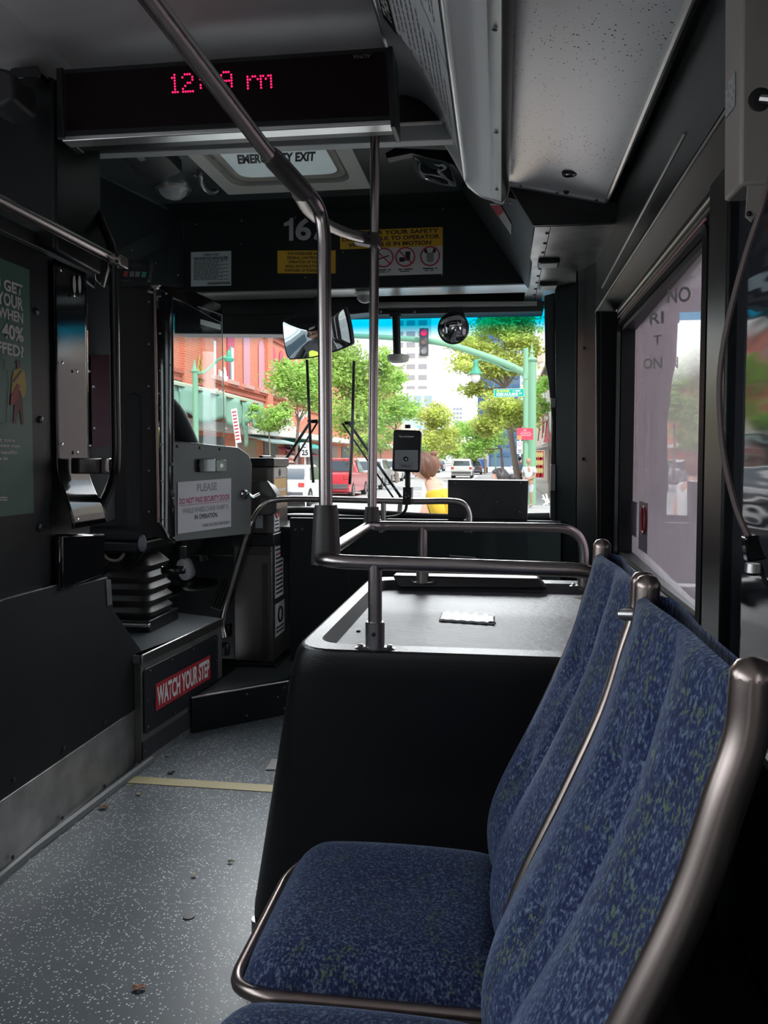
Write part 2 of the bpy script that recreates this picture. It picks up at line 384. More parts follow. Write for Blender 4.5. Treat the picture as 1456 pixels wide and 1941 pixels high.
# ---- windshield
wsg = glass('windshield_glass', (.52, .53, .53), .6, grad=(1.86, 1.985, (.0, .19, .31)))
ws = MB().grid(lambda u, v: V((-1.985+u*2.285, 4.46+.05*math.sin(u*math.pi), .88+v*1.21)), 24, 6)
o = struct('window_1', ws, wsg, 'curved windshield with a blue sunshade band along its top edge', smooth=True)
tag(MB().tube(spline([P(330, 984, Y=4.43), P(480, 976, Y=4.43), P(560, 967, Y=4.43), P(700, 972, Y=4.43), P(850, 980, Y=4.43), P(1042, 978, Y=4.43)]), .018, 10).build('windshield_seal', rubber, smooth=True),
    'black rubber seal bead lying along the bottom of the windshield', 'window seal')
# ---- front header above the windshield
HY = 3.9
zb = P(700, 546, Y=HY).z; zt = 2.448
hd = thing('front_header', 'black header panel over the windshield carrying the bus number and warning placards', 'panel', (-.8, HY, zb))
MB().slab([(-1.62, HY, zb), (.13, HY, zb), (.13, HY, zt), (-1.62, HY, zt)], (0, .02, 0)).build('front_panel', greenblack, hd, bevel=.002)
MB().slab([(-1.95, HY, zt), (.13, HY, zt), (.13, 3.74, ZC), (-1.95, 3.74, ZC)], (0, .02, .002)).build('upper_chamfer', greenblack, hd)
MB().slab([(-1.62, HY, zb), (.13, HY, zb), (.13, 4.10, zb), (-1.62, 4.10, zb)], (0, 0, .006)).build('underside', alum, hd)
sp = [P(x, y, Y=HY-.001) for x, y in ((458, 418), (458, 462), (560, 412), (579, 526), (345, 520), (650, 478), (838, 522), (840, 396), (372, 425))]
screws(sp, (0, -1, 0), hd, .005)
# left cheek of the header, angled back to the side wall
ck = thing('header_cheek', 'black angled cheek panel between the header and the driver side wall', 'panel', (-1.8, 3.3, 2.0))
MB().slab([(-1.62, HY, zb), (-1.62, HY, zt), (-1.90, 2.72, ZC), (-1.90, 2.72, 1.75), (-1.80, 3.5, 1.80)], (-.02, 0, 0)).build('cheek_panel', greenblack, ck)
screws([(-1.70+.04*k, 3.25+.16*k, 2.18-.02*k) for k in range(4)], (1, -.2, 0), ck, .005)
# silver gap strip and visor box above the glass
vb = thing('sunshade_housing', 'black roller sunshade housing above the left half of the windshield', 'sunshade', (-1.3, 4.25, 2.0))
MB().slab([P(330, 566, Y=4.2), P(700, 566, Y=4.2), P(700, 592, Y=4.2), P(620, 600, Y=4.2), P(600, 634, Y=4.2), P(330, 632, Y=4.2)], (0, .14, 0)).build('housing', black, vb, bevel=.006)
MB().slab([P(415, 598, Y=4.19), P(560, 594, Y=4.19), P(555, 610, Y=4.19), P(415, 612, Y=4.19)], (0, .03, 0)).build('roller_cover', charcoal, vb, bevel=.004)
struct('trim_2', MB().slab([P(640, 575, Y=4.3), P(1030, 572, Y=4.3), P(1030, 590, Y=4.3), P(640, 597, Y=4.3)], (0, .15, 0)), rubber)
struct('trim_3', MB().slab([P(640, 584, Y=4.25), P(1018, 578, Y=4.25), P(1018, 571, Y=4.25), P(640, 573, Y=4.25)], (0, .03, .0)), alum)
# ---- roof hatch
ht = thing('roof_hatch', 'white roof hatch with a rounded recess marked emergency exit', 'hatch', (-.9, 3.3, ZC))
def rr(x0, x1, y0, y1, z, r): return rounded([(x0, y0, z), (x1, y0, z), (x1, y1, z), (x0, y1, z)], r, 6)
def ringed(a, b):
    n = len(a); return MB().add(a+b, [(i, (i+1) % n, n+(i+1) % n, n+i) for i in range(n)])
fr_o = rr(hx0-.03, hx1+.03, hy0-.03, hy1+.03, ZC-.008, .01); fr_i = rr(hx0+.035, hx1-.035, hy0+.03, hy1-.075, ZC-.012, .09)
hatch_m = mat('hatch_white', (.62, .62, .56), .45)
ringed(fr_o, fr_i).build('frame', hatch_m, ht, solid=.006)
lip = rr(hx0+.05, hx1-.05, hy0+.045, hy1-.085, ZC+.004, .085); wi = rr(hx0+.085, hx1-.085, hy0+.09, hy1-.115, ZC+.010, .07)
ringed(fr_i, lip).build('gasket', mat('hatch_gasket', (.28, .28, .25), .5), ht, solid=.002, smooth=True)
ringed(lip, wi).build('recess_wall', ivory, ht, solid=.004, smooth=True)
lidm = mat('hatch_lid', (.62, .66, .66), .35); nt = lidm.node_tree; tl_ = nt.nodes.new('ShaderNodeBsdfTranslucent'); tl_.inputs[0].default_value = (.75, .8, .8, 1); mi = nt.nodes.new('ShaderNodeMixShader'); mi.inputs[0].default_value = .20
nt.links.new(nt.nodes['Principled BSDF'].outputs[0], mi.inputs[1]); nt.links.new(tl_.outputs[0], mi.inputs[2]); nt.links.new(mi.outputs[0], nt.nodes['Material Output'].inputs[0])
MB().slab(wi, (0, 0, .01)).build('lid', lidm, ht)
z_ = ZC+.008
text('EMERGENCY EXIT', P(452, 311, Z=z_), P(597, 305, Z=z_), P(449, 293, Z=z_), ink, ht, bold=.045)
screws([P(405, 300, Z=ZC-.012), P(422, 325, Z=ZC-.012)], (0, 0, -1), ht, .005)
# ---- ceiling fittings over the driver
sb = thing('ceiling_speaker_box', 'black octagonal box on a bracket under the dark ceiling left of the hatch', 'speaker', P(290, 325, Z=ZC))
ZS = 2.41
op = [P(x, y, Z=ZS) for x, y in ((240, 308), (232, 301), (262, 296), (312, 294), (345, 326), (338, 332), (290, 346), (262, 334))]
MB().slab(op, (0, 0, .05)).build('cover', black, sb, bevel=.006)
MB().slab([P(250, 290, Z=ZS), P(262, 287, Z=ZS), P(276, 304, Z=ZS-.004), P(266, 306, Z=ZS-.004)], (0, 0, .012)).build('bracket', alum, sb)
dl = thing('dome_light', 'round clear dome light with ribbed lens in the dark ceiling left of the hatch', 'ceiling light', P(328, 358, Z=ZC))
c = P(328, 357, Z=ZC)
MB().lathe(c, (0, 0, -1), [(.085, 0), (.083, .012), (.070, .018), (.066, .012)], 32).build('bezel', alum, dl, smooth=True)
MB().lathe(c, (0, 0, -1), [(.066, .008), (.058, .030), (.036, .046), (.012, .052), (.001, .053)], 32).build('lens', mat('clear_lens', (.75, .78, .78), .12, bump=.8, bscale=70, trans=.55), dl, smooth=True)
hk = thing('ceiling_grab_hook', 'chrome curved hook handle hanging under the ceiling beside the hatch', 'handle', P(378, 332, Z=ZC))
h0 = [P(374, 330, Z=ZC-.01), P(380, 334, Z=ZC-.02), P(382, 348, Z=ZC-.04), P(390, 360, Z=ZC-.05), P(403, 366, Z=ZC-.04), P(412, 362, Z=ZC-.02)]
MB().tube(spline(h0), .010, 10).build('grip', alum, hk, smooth=True)
MB().lathe(P(375, 330, Z=ZC), (0, 0, -1), [(.02, 0), (.018, .008)], 14).build('mount', alum, hk); MB().lathe(P(411, 360, Z=ZC), (0, 0, -1), [(.02, 0), (.016, .015)], 14).build('mount', black, hk)
# convex mirror near the hatch on the right, seen against the dark ceiling
cm = thing('curved_interior_mirror', 'small rounded rectangular convex mirror on a black bracket under the ceiling beside the light cove', 'mirror', P(820, 320, Y=3.0))
mc = [P(780, 293, Y=3.0), P(845, 306, Y=2.95), P(858, 320, Y=2.95), P(866, 355, Y=2.92), P(838, 351, Y=2.95), P(800, 340, Y=2.99), P(788, 325, Y=3.0)]
fr = rounded(mc, .012, 3); ce = sum((V(p) for p in fr), V())/len(fr)
MB().slab(fr, (0, .025, .01)).build('rim', mat('mirror_rim', (.16, .17, .17), .4), cm, bevel=.003)
inn = [ce+(V(p)-ce)*.88+V((0, -.003, 0)) for p in fr]; mb = MB(); rows = [inn]+[[ce+(p-ce)*s_+V((0, -.012*(1-s_*s_), 0)) for p in inn] for s_ in (.75, .5, .25)]
vs = [p for r_ in rows for p in r_]+[ce+V((0, -.013, 0))]; n = len(inn)
fs = [(j*n+i, j*n+(i+1) % n, (j+1)*n+(i+1) % n, (j+1)*n+i) for j in range(3) for i in range(n)]+[(3*n+i, 3*n+(i+1) % n, 4*n) for i in range(n)]
MB().add(vs, fs).build('mirror_face', mat('mirror_silver', (.82, .84, .84), .03, 1.), cm, smooth=True)
MB().slab([P(730, 290, Y=3.05), P(748, 280, Y=3.05), P(850, 284, Y=3.05), P(868, 322, Y=3.05), P(860, 312, Y=3.05), P(780, 290, Y=3.05), P(733, 300, Y=3.05)], (0, .05, 0)).build('bracket', black, cm, bevel=.004)
# ---- beam across the ceiling and the dark pillar at its left end
bm_ = thing('ceiling_beam', 'pale grey painted beam running across the ceiling behind the display sign', 'beam', (-.6, 2.66, 2.26))
MB().slab([P(170, 268, Y=2.66), P(900, 232, Y=2.66), P(900, 262, Y=2.66), P(170, 292, Y=2.66)], (0, .05, 0)).build('beam_face', mat('beam_grey', (.36, .38, .37), .45), bm_, bevel=.003)
MB().box((P(640, 250, Y=2.66).x, 2.645, P(640, 250, Y=2.66).z+.01), (P(655, 250, Y=2.66).x, 2.66, P(640, 250, Y=2.66).z+.035)).build('clip', white_pl, bm_)
struct('trim_4', MB().slab([P(176, 262, Y=2.67), P(900, 225, Y=2.67), (.35, 2.67, ZC), (-1.45, 2.67, ZC)], (0, .04, 0)), black)
pl = thing('partition_pillar', 'dark pillar box reaching the ceiling left of the display sign', 'pillar', (-1.4, 2.7, 1.7))
pf = mat('pillar_grey', (.018, .018, .019), .5, bump=.1, bscale=200)
MB().slab([P(100, 140, Y=2.64), P(178, 150, Y=2.64), P(181, 545, Y=2.64), P(98, 480, Y=2.64)], (-.02, .03, 0)).build('front_face', pf, pl, bevel=.004)
MB().slab([P(24, 150, Y=2.30), P(34, 143, Y=2.30), P(98, 143, Y=2.30), P(104, 152, Y=2.30), P(106, 478, Y=2.30), P(-30, 428, Y=2.30), P(-30, 240, Y=2.30)], (-.02, .32, 0)).build('dark_box', black, pl, bevel=.012)
MB().slab([P(12, 140, Y=2.25), P(22, 128, Y=2.25), P(70, 124, Y=2.25), P(78, 138, Y=2.25), P(76, 146, Y=2.25), P(14, 150, Y=2.25)], (0, .08, 0)).build('top_bracket', gloss_black, pl, bevel=.003)
jb = thing('junction_box', 'small dark grey junction box beside the dark pillar top', 'box', P(5, 160, Y=2.1))
MB().slab([P(-40, 118, Y=2.1), P(12, 130, Y=2.1), P(25, 140, Y=2.1), P(24, 188, Y=2.1), P(-10, 205, Y=2.1), P(-40, 195, Y=2.1)], (0, .12, 0)).build('box_body', pf, jb, bevel=.01)
# ---- right side: light cove, advert panel, speckled ceiling panel, fascia
YE = 2.85
crv = [P(x, y, Y=YE) for x, y in ((772, 222), (790, 226), (812, 236), (838, 262), (862, 300), (882, 338))]
crv2 = [P(x, y, Y=YE) for x, y in ((882, 338), (892, 354), (912, 370), (934, 378))]
crv3 = [P(934, 378, Y=YE), P(950, 384, Y=YE)]
crv4 = [P(950, 384, Y=YE), P(960, 372, Y=YE), P(964, 346, Y=YE)]
def sweepy(pts, y0, y1, name, m, parent, th=.004, sm=True):
    pts = [V(p) for p in pts]; 
    if len(pts) > 2: pts = spline(pts, 4)
    n = len(pts); vs = [V((p.x, y0, p.z)) for p in pts]+[V((p.x, y1, p.z)) for p in pts]
    return MB().add(vs, [(i, i+1, n+i+1, n+i) for i in range(n-1)]).build(name, m, parent, smooth=sm, solid=th)
cv = thing('light_cove', 'long satin silver ceiling light cove with an advert panel curving down beside the display sign', 'light fitting', (-.15, 1.0, 2.3))
sweepy(crv, -5.5, YE, 'advert_holder', mat('satin_grey', (.60, .60, .61), .3, .2, var=.04), cv)
sweepy(crv2, -5.5, YE, 'lens_cover', mat('satin_lens', (.82, .82, .84), .28, .2), cv)
sweepy(crv3, -5.5, YE, 'flange', alum, cv)
sweepy(crv4, -5.5, YE, 'air_grille', mat('dark_bronze', (.08, .075, .06), .35, .8), cv)
ec = [p+V((0, .004, 0)) for p in spline(crv+crv2[1:]+crv3[1:]+crv4[1:], 3)]
MB().tube(ec, .007, 8).build('end_cap', alum, cv, smooth=True)
for p_ in (crv[0]+V((-.004, 0, .002)), crv2[0]):
    MB().tube([V((p_.x, -5.5, p_.z-.002)), V((p_.x, YE, p_.z-.002))], .006, 8).build('edge_bead', alum, cv, smooth=True)
screws([V(((crv3[0].x+crv3[1].x)/2, y, (crv3[0].z+crv3[1].z)/2-.004)) for y in (2.72, 2.25, 1.72, 1.35, .9)], (-.3, 0, -1), cv, .006)
# grille perforations: a row of dark slots along the dark strip
mb = MB()
for k in range(70):
    y = YE-.05-k*.03; a = V((crv4[2].x-.004, y, crv4[2].z-.02)); mb.ell(a, (.003, .009, .014), 6, 4)
o = mb.build('grille_slot', rubber, cv); o['kind'] = 'stuff'
# advert card on the curved holder
def onc(t, y, lift=.006):
    L = spline(crv, 10); n = len(L)-1; i = min(int(t*n), n-1); f = t*n-i; p = L[i].lerp(L[i+1], f); d = (L[i+1]-L[i]).normalized()
    nn = V((d.z, 0, -d.x)); nn = nn if nn.z < 0 else -nn
    return V((p.x, y, p.z))+nn*lift
adv = thing('rider_tips_card', 'white card of rider tips with black heading band fitted in the curved light cove', 'advert card', onc(.5, 2.2))
y_end = lambda t: 2.15+.48*t
MB().grid(lambda u, v: onc(.06+.9*v, y_end(v)-u*2.4), 20, 16).build('card', mat('card_grey', (.74, .74, .75), .4), adv, smooth=True)
MB().grid(lambda u, v: onc(.08+.16*v, 2.175+.48*(.08+.16*v)-.02-u*.50, .0075), 8, 6).build('heading_band', ink, adv, smooth=True)
MB().grid(lambda u, v: onc(.08+.16*v, 1.60+.48*(.08+.16*v)-u*.60, .0075), 8, 6).build('heading_band', ink, adv, smooth=True)
def curvetext(s, t0, t1, ya, yb, m, parent, skew=.48):
    o = text(s, (0, 0, 0), (1, 0, 0), (0, 1, 0), m, parent, bold=.02)
    for v in o.data.vertices:
        t = t1+(t0-t1)*v.co.y; y = ya+(yb-ya)*v.co.x
        v.co = onc(t, y+skew*t, .0085)
    o.matrix_parent_inverse = parent_world(parent).inverted()
curvetext('THEBUS RIDER TIPS', .105, .215, 2.12, 1.68, white_ink, adv)
curvetext('BE', .105, .215, 1.57, 1.48, white_ink, adv)
mb = MB(); rng = random.Random(5)
for k in range(11):
    t = .29+k*.058; y = 2.13 + (0 if k % 2 == 0 else -.03)
    if k % 2 == 0: mb.add([onc(t, y+.01+.48*t, .0075), onc(t, y-.008+.48*t, .0075), onc(t+.012, y-.008+.48*t, .0075), onc(t+.012, y+.01+.48*t, .0075)], [(0, 1, 2, 3)])
    y -= .03; e = y-rng.uniform(.22, .42)
    while y > e:
        l = rng.uniform(.015, .04); mb.add([onc(t, y+.48*t, .0075), onc(t, y-l+.48*t, .0075), onc(t+.014, y-l+.48*t, .0075), onc(t+.014, y+.48*t, .0075)], [(0, 1, 2, 3)]); y -= l+.008
for k in range(15):
    t = .28+k*.04; y = 1.53; e = y-rng.uniform(.4, .55)
    while y > e:
        l = rng.uniform(.015, .04); mb.add([onc(t, y+.48*t, .0075), onc(t, y-l+.48*t, .0075), onc(t+.012, y-l+.48*t, .0075), onc(t+.012, y+.48*t, .0075)], [(0, 1, 2, 3)]); y -= l+.008
o = mb.build('fine_print', grey_ink, adv); o['kind'] = 'stuff'
MB().grid(lambda u, v: onc(.26+.70*v, 1.62+.48*(.26+.7*v)-u*.008, .0075), 1, 12).build('divider_line', grey_ink, adv)
# speckled ceiling panel between the cove and the fascia
spk = bpy.data.materials.new('speckled_ceiling_panel'); spk.use_nodes = True; nt = spk.node_tree; b = nt.nodes['Principled BSDF']
b.inputs['Roughness'].default_value = .30; b.inputs['Metallic'].default_value = .25
tc = nt.nodes.new('ShaderNodeTexCoord'); v = nt.nodes.new('ShaderNodeTexVoronoi'); v.inputs['Scale'].default_value = 95
nt.links.new(tc.outputs['Object'], v.inputs[0]); s = nt.nodes.new('ShaderNodeSeparateColor'); nt.links.new(v.outputs['Color'], s.inputs[0])
n = nt.nodes.new('ShaderNodeTexNoise'); n.inputs['Scale'].default_value = 4; nt.links.new(tc.outputs['Object'], n.inputs[0])
m1 = nt.nodes.new('ShaderNodeMath'); m1.operation = 'MULTIPLY'; m1.inputs[1].default_value = .42; nt.links.new(n.outputs[0], m1.inputs[0])
m2 = nt.nodes.new('ShaderNodeMath'); m2.operation = 'MULTIPLY'; nt.links.new(m1.outputs[0], m2.inputs[0]); nt.links.new(s.outputs[1], m2.inputs[1])
lt = nt.nodes.new('ShaderNodeMath'); lt.operation = 'LESS_THAN'; nt.links.new(v.outputs['Distance'], lt.inputs[0]); nt.links.new(m2.outputs[0], lt.inputs[1])
mx = nt.nodes.new('ShaderNodeMix'); mx.data_type = 'RGBA'; mx.inputs[6].default_value = (.80, .79, .80, 1); mx.inputs[7].default_value = (.05, .045, .035, 1)
nt.links.new(lt.outputs[0], mx.inputs[0]); nt.links.new(mx.outputs[2], b.inputs['Base Color'])
A, B = P(965, 346, Y=2.90), P(1149, 380, Y=2.90)
pn = thing('ceiling_access_panel', 'speckled silver grey ceiling panel between the light cove and the window fascia', 'panel', (A+B)/2)
MB().slab([A, B, V((B.x, -5.5, B.z)), V((A.x, -5.5, A.z))], (0, 0, .01)).build('panel_sheet', spk, pn)
MB().tube([A+V((0, .006, 0)), B+V((0, .006, 0))], .011, 8).build('front_edge', alum, pn, smooth=True)
screws([A.lerp(B, .12)+V((0, -.004, -.006)), A.lerp(B, .5)+V((0, -.004, -.006)), A.lerp(B, .9)+V((0, -.004, -.006))], (0, -.3, -1), pn, .006)
struct('trim_5', MB().tube([V((B.x+.004, -5.5, B.z)), V((B.x+.004, 2.90, B.z))], .010, 8), alum)
nz = thing('ceiling_nozzle', 'black round air nozzle set in the speckled ceiling panel', 'nozzle', P(1080, 320, Z=2.2))
q0 = P(1080, 312, Z=2.196); MB().lathe(q0, (0, 0, -1), [(.030, -.005), (.030, .012), (.024, .034), (.020, .036), (.018, .028)], 18).build('nozzle_body', rubber, nz, smooth=True)
MB().lathe(q0, (0, 0, -1), [(.018, .027), (.012, .034), (.001, .035)], 12).build('lens', chrome, nz, smooth=True)
kn = thing('ceiling_latch_knob', 'small black ball knob on a round base below the ceiling nozzle', 'knob', P(1072, 348, Z=2.2))
q0 = P(1074, 346, Z=2.197); MB().lathe(q0, (0, 0, -1), [(.018, 0), (.018, .003)], 16).build('base_disc', black, kn); MB().tube([q0, q0+V((0, 0, -.022))], .004, 8).build('stem', chrome, kn)
MB().ell(q0+V((0, 0, -.030)), .011).build('ball', gloss_black, kn, smooth=True)
# fascia above the right windows
XF = .405; ztf = B.z
fs_ = thing('window_fascia', 'black fascia with a long slot running above the right-hand windows', 'panel', (XF, 1.5, 2.0))
fpx = [P(1147, 429, X=XF), P(1127, 471, X=XF), P(1129, 592, X=XF)]
poly = [V((XF, -5.5, ztf)), V((XF, 2.90, ztf)), fpx[0], fpx[1], fpx[2], V((XF, -5.5, fpx[2].z))]
MB().slab(poly, (.02, 0, 0)).build('fascia_board', charcoal, fs_, bevel=.003)
MB().slab([V((XF, -5.5, fpx[2].z)), V((XF, fpx[2].y, fpx[2].z)), V((XW, fpx[2].y, fpx[2].z-.035)), V((XW, -5.5, fpx[2].z-.035))], (0, 0, .012)).build('lower_return', black, fs_)
s0, s1 = P(1143, 545, X=XF), P(1300, 252, X=XF)
MB().tube([s0+V((-.002, 0, 0)), s1+V((-.002, 0, 0))], .004, 8).build('slot_trim', alum, fs_, smooth=True)
MB().tube([V((XF-.001, fpx[2].y, fpx[2].z)), V((XF-.001, -2, fpx[2].z))], .0035, 8).build('lower_bead', alum, fs_, smooth=True)
# bulkhead and door mechanism cover at the front right
ZD = 2.07
bk = thing('door_bulkhead', 'black bulkhead over the front door at the end of the speckled ceiling panel', 'panel', (.2, 2.9, 2.1))
MB().slab([A+V((0, .03, 0)), B+V((.04, .03, 0)), V((.45, 2.95, ZD)), V((.115, 2.95, ZD))], (0, .02, 0)).build('bulkhead_face', black, bk)
p_a, p_b = P(1000, 546, Y=3.9), P(868, 350, Y=3.72); p_c = P(985, 380, Y=2.95)
p0, nn = plane3(p_a, p_b, p_c)
dm = thing('door_engine_cover', 'grey black angled cover of the door mechanism right of the placards', 'panel', p_c)
f1 = [p_b, p_c, PP(978, 500, p0, nn), p_a]
MB().slab(f1, (.01, .004, .01)).build('side_panel', mat('cover_grey', (.035, .042, .045), .4), dm)
f2 = [p_c, P(1013, 415, Y=2.83), P(1000, 546, Y=3.9), PP(978, 500, p0, nn)]
MB().slab([p_c, P(1013, 416, Y=2.95), p_a, PP(978, 500, p0, nn)], (.01, 0, .004)).build('edge_panel', mat('cover_grey', (0, 0, 0)), dm)
lb = [PP(x, y, p0, nn)-nn*(-.003 if nn.dot(EYE-p0) > 0 else .003) for x, y in ((930, 385), (948, 385), (971, 424), (970, 443))]
MB().slab(lb, (-.002, 0, 0)).build('label_plate', mat('dull_white', (.4, .4, .4), .5), dm)
lb2 = [p+V((-.003, -.001, 0)) for p in (lb[0].lerp(lb[3], .08), lb[1].lerp(lb[2], .08), lb[1].lerp(lb[2], .42), lb[0].lerp(lb[3], .42))]
MB().slab(lb2, (-.001, 0, 0)).build('label_mark', red_ink, dm)
screws([PP(968, 383, p0, nn), PP(968, 480, p0, nn)], -nn if nn.dot(EYE-p0) < 0 else nn, dm, .008)
un = thing('door_header_plate', 'bare riveted metal plate over the front doorway with two small lamps', 'panel', (.25, 3.4, ZD))
MB().box((.12, 2.96, ZD), (.175, 4.35, ZD+.006)).build('rivet_strip', scuffed, un); MB().box((.178, 2.96, ZD), (.46, 4.35, ZD+.006)).build('plate', scuffed, un)
screws([V((.168, 3.05+k*.14, ZD-.001)) for k in range(9)], (0, 0, -1), un, .007, rubber, 'rivet')
for y in (495, 538):
    q0 = P(1040, y, Z=ZD); MB().box(q0+V((-.045, -.05, -.018)), q0+V((.045, .05, 0))).build('lamp_body', black, un, bevel=.004)
    MB().box(q0+V((-.036, -.04, -.021)), q0+V((.036, .04, -.018))).build('lamp_lens', white_pl, un, bevel=.002)
# ---- right window with its frame, then the second pane nearest the camera
fr_m = mat('window_rubber', (.010, .011, .012), .35)
def wframe(name, y0, y1, z0, z1, w_=.018, x=XW-.004, r=.05):
    o_ = rounded([(x, y0, z0), (x, y1, z0), (x, y1, z1), (x, y0, z1)], r, 5); i_ = rounded([(x-.006, y0+w_, z0+w_), (x-.006, y1-w_, z0+w_), (x-.006, y1-w_, z1-w_), (x-.006, y0+w_, z1-w_)], r*.7, 5)
    return struct(name, ringed([V(p) for p in o_], [V(p) for p in i_]), fr_m, solid=.014)
wframe('trim_6', 1.835, 3.16, .822, 1.748)
film = glass('window_film_glass', (.80, .73, .80), .85, rough=.015, film=(.60, .56, .60), filmmix=.55)
yb0, yb1 = 1.86, 3.13
pane = MB().slab([(XW+.010, yb0, .85), (XW+.010+(yb1-yb0)*.030, yb1, .85), (XW+.010+(yb1-yb0)*.030, yb1, 1.725), (XW+.010, yb0, 1.725)], (.004, 0, 0))
struct('window_2', pane, film, 'right side window of pinkish perforated film with reflections of the windshield')
wl_ = thing('turn_sign_lettering', 'faint grey capital letters of an outside sign placed on the filmed right window', 'lettering', (XW+.004, 2.7, 1.4))
faint = mat('faint_sign_lilac', (.22, .20, .23), .6)  # an outside sign's faintness through the film, put into this colour
for s_t, x0, x1, y0, y1, ys_ in (('NO', 1266, 1310, 575, 548, -3), ('RI', 1232, 1259, 615, 594, -2), ('T', 1240, 1254, 655, 636, -1), ('ON', 1220, 1256, 700, 680, -1)):
    Xp = XW+.004; text(s_t, P(x0, y0, X=Xp), P(x1, y0+ys_, X=Xp), P(x0, y1, X=Xp), faint, wl_, bold=.02)
for k, z in enumerate((1.765, 1.785)):
    struct('trim_%d' % (7+k), MB().tube([V((XW-.010, 1.2, z)), V((XW-.010, 3.15, z))], .006, 8), alum if k else fr_m)
struct('trim_9', MB().box((XW-.014, 1.2, .80), (XW, 3.18, .826)), fr_m)
struct('trim_11', MB().box((XW-.010, 1.86, 1.753), (XW-.006, 3.1, 1.763)), mat('pink_daylight_strip', (.55, .25, .28), .4))  # pink daylight over the window, painted as a coloured strip
struct('trim_12', MB().box((.435, 1.62, .78), (XW+.01, 1.765, 1.80)), black, bevel=.006)
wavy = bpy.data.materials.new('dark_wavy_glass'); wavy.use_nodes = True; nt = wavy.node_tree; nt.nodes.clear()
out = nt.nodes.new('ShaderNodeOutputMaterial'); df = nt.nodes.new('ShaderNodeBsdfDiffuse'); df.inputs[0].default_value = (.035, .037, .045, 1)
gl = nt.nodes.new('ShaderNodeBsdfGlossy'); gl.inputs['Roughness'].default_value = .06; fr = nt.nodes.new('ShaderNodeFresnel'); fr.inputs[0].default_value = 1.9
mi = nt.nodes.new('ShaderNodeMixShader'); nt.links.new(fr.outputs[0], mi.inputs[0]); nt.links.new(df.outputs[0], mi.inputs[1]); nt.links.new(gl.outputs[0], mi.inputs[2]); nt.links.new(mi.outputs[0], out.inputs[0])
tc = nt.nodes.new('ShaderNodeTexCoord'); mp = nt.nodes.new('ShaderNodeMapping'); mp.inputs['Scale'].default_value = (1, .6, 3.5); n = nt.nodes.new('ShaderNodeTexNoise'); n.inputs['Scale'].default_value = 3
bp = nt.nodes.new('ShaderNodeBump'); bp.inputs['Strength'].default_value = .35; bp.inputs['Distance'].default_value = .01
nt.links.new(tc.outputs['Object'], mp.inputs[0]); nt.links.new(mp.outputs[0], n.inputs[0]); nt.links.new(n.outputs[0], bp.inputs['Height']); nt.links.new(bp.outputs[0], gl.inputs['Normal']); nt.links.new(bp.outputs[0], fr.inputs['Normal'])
struct('window_13', MB().box((XW-.004, .22, .80), (XW+.004, 1.66, 1.76)), wavy, 'near right window pane showing dark wavy reflections of the street')
# stickers in the lower far corner of the right window
def xq(x0, y0, x1, y1, X): return quad(P(x0, y1, X=X), P(x1, y1, X=X), P(x0, y0, X=X))
for nm, (ya, yb, za, zb2), lab in (('window_sticker', (2.98, 3.10, .93, 1.06), 'dark printed sticker low in the far corner of the right window'),
                          ('window_sticker', (2.72, 2.88, .90, 1.07), 'dark sticker with a red ring symbol low in the right window')):
    xx = XW+.006+(ya-yb0)*.030
    st = thing(nm, lab, 'sticker', (xx, ya, za), 'stickers on the right window')
    MB().box((xx, ya, za), (xx+.001, yb, zb2)).build('sticker_sheet', mat('sticker_dark', (.05, .05, .07), .5), st)
    if 'ring' in lab:
        MB().tube([V((xx-.003, (ya+.055)+.035*math.cos(a), zb2-.06+.045*math.sin(a))) for a in [k*math.pi/10 for k in range(21)]], .004, 6).build('ring_symbol', red_ink, st)
# ================================================================ THINGS INSIDE THE BUS
R1 = .0158
# ---------------------------------------------------------------- display sign
YS = 2.28
ls = thing('display_sign', 'long black dot matrix display sign with red clock digits hanging across the ceiling', 'sign', (-.75, YS, 2.25))
s4 = [P(113, 262, Y=YS), P(748, 226, Y=YS), P(742, 88, Y=YS), P(108, 132, Y=YS)]
MB().slab(rounded(s4, .008), (0, .11, 0)).build('housing', black, ls, bevel=.004)
i4 = [P(126, 248, Y=YS-.001), P(738, 218, Y=YS-.001), P(732, 98, Y=YS-.001), P(122, 140, Y=YS-.001)]
scr = bpy.data.materials.new('dot_matrix_screen'); scr.use_nodes = True; nt = scr.node_tree; b = nt.nodes['Principled BSDF']; b.inputs['Roughness'].default_value = .3; b.inputs['Specular IOR Level'].default_value = .15
tc = nt.nodes.new('ShaderNodeTexCoord'); v = nt.nodes.new('ShaderNodeTexVoronoi'); v.inputs['Scale'].default_value = 130; v.inputs['Randomness'].default_value = 0
nt.links.new(tc.outputs['Object'], v.inputs[0]); rp = nt.nodes.new('ShaderNodeValToRGB'); rp.color_ramp.elements[0].color = (.020, .003, .005, 1); rp.color_ramp.elements[1].color = (.004, .001, .002, 1); rp.color_ramp.elements[1].position = .4
nt.links.new(v.outputs['Distance'], rp.inputs[0]); nt.links.new(rp.outputs[0], b.inputs['Base Color'])
MB().slab(i4, (0, .001, 0)).build('screen', scr, ls)
MB().slab([P(118, 268, Y=YS), P(748, 235, Y=YS), P(748, 226, Y=YS), P(114, 258, Y=YS)], (0, .05, .0)).build('lower_rail', alum, ls, bevel=.003)
MB().slab([P(740, 240, Y=YS-.004), P(750, 239, Y=YS-.004), P(744, 86, Y=YS-.004), P(736, 87, Y=YS-.004)], (0, .12, 0)).build('end_cap', black, ls, bevel=.003)
MB().slab([P(108, 264, Y=YS-.004), P(122, 262, Y=YS-.004), P(118, 127, Y=YS-.004), P(106, 129, Y=YS-.004)], (0, .12, 0)).build('end_cap', black, ls, bevel=.003)
F = {'1': ('0010001100001000010000100001000111', 1), }
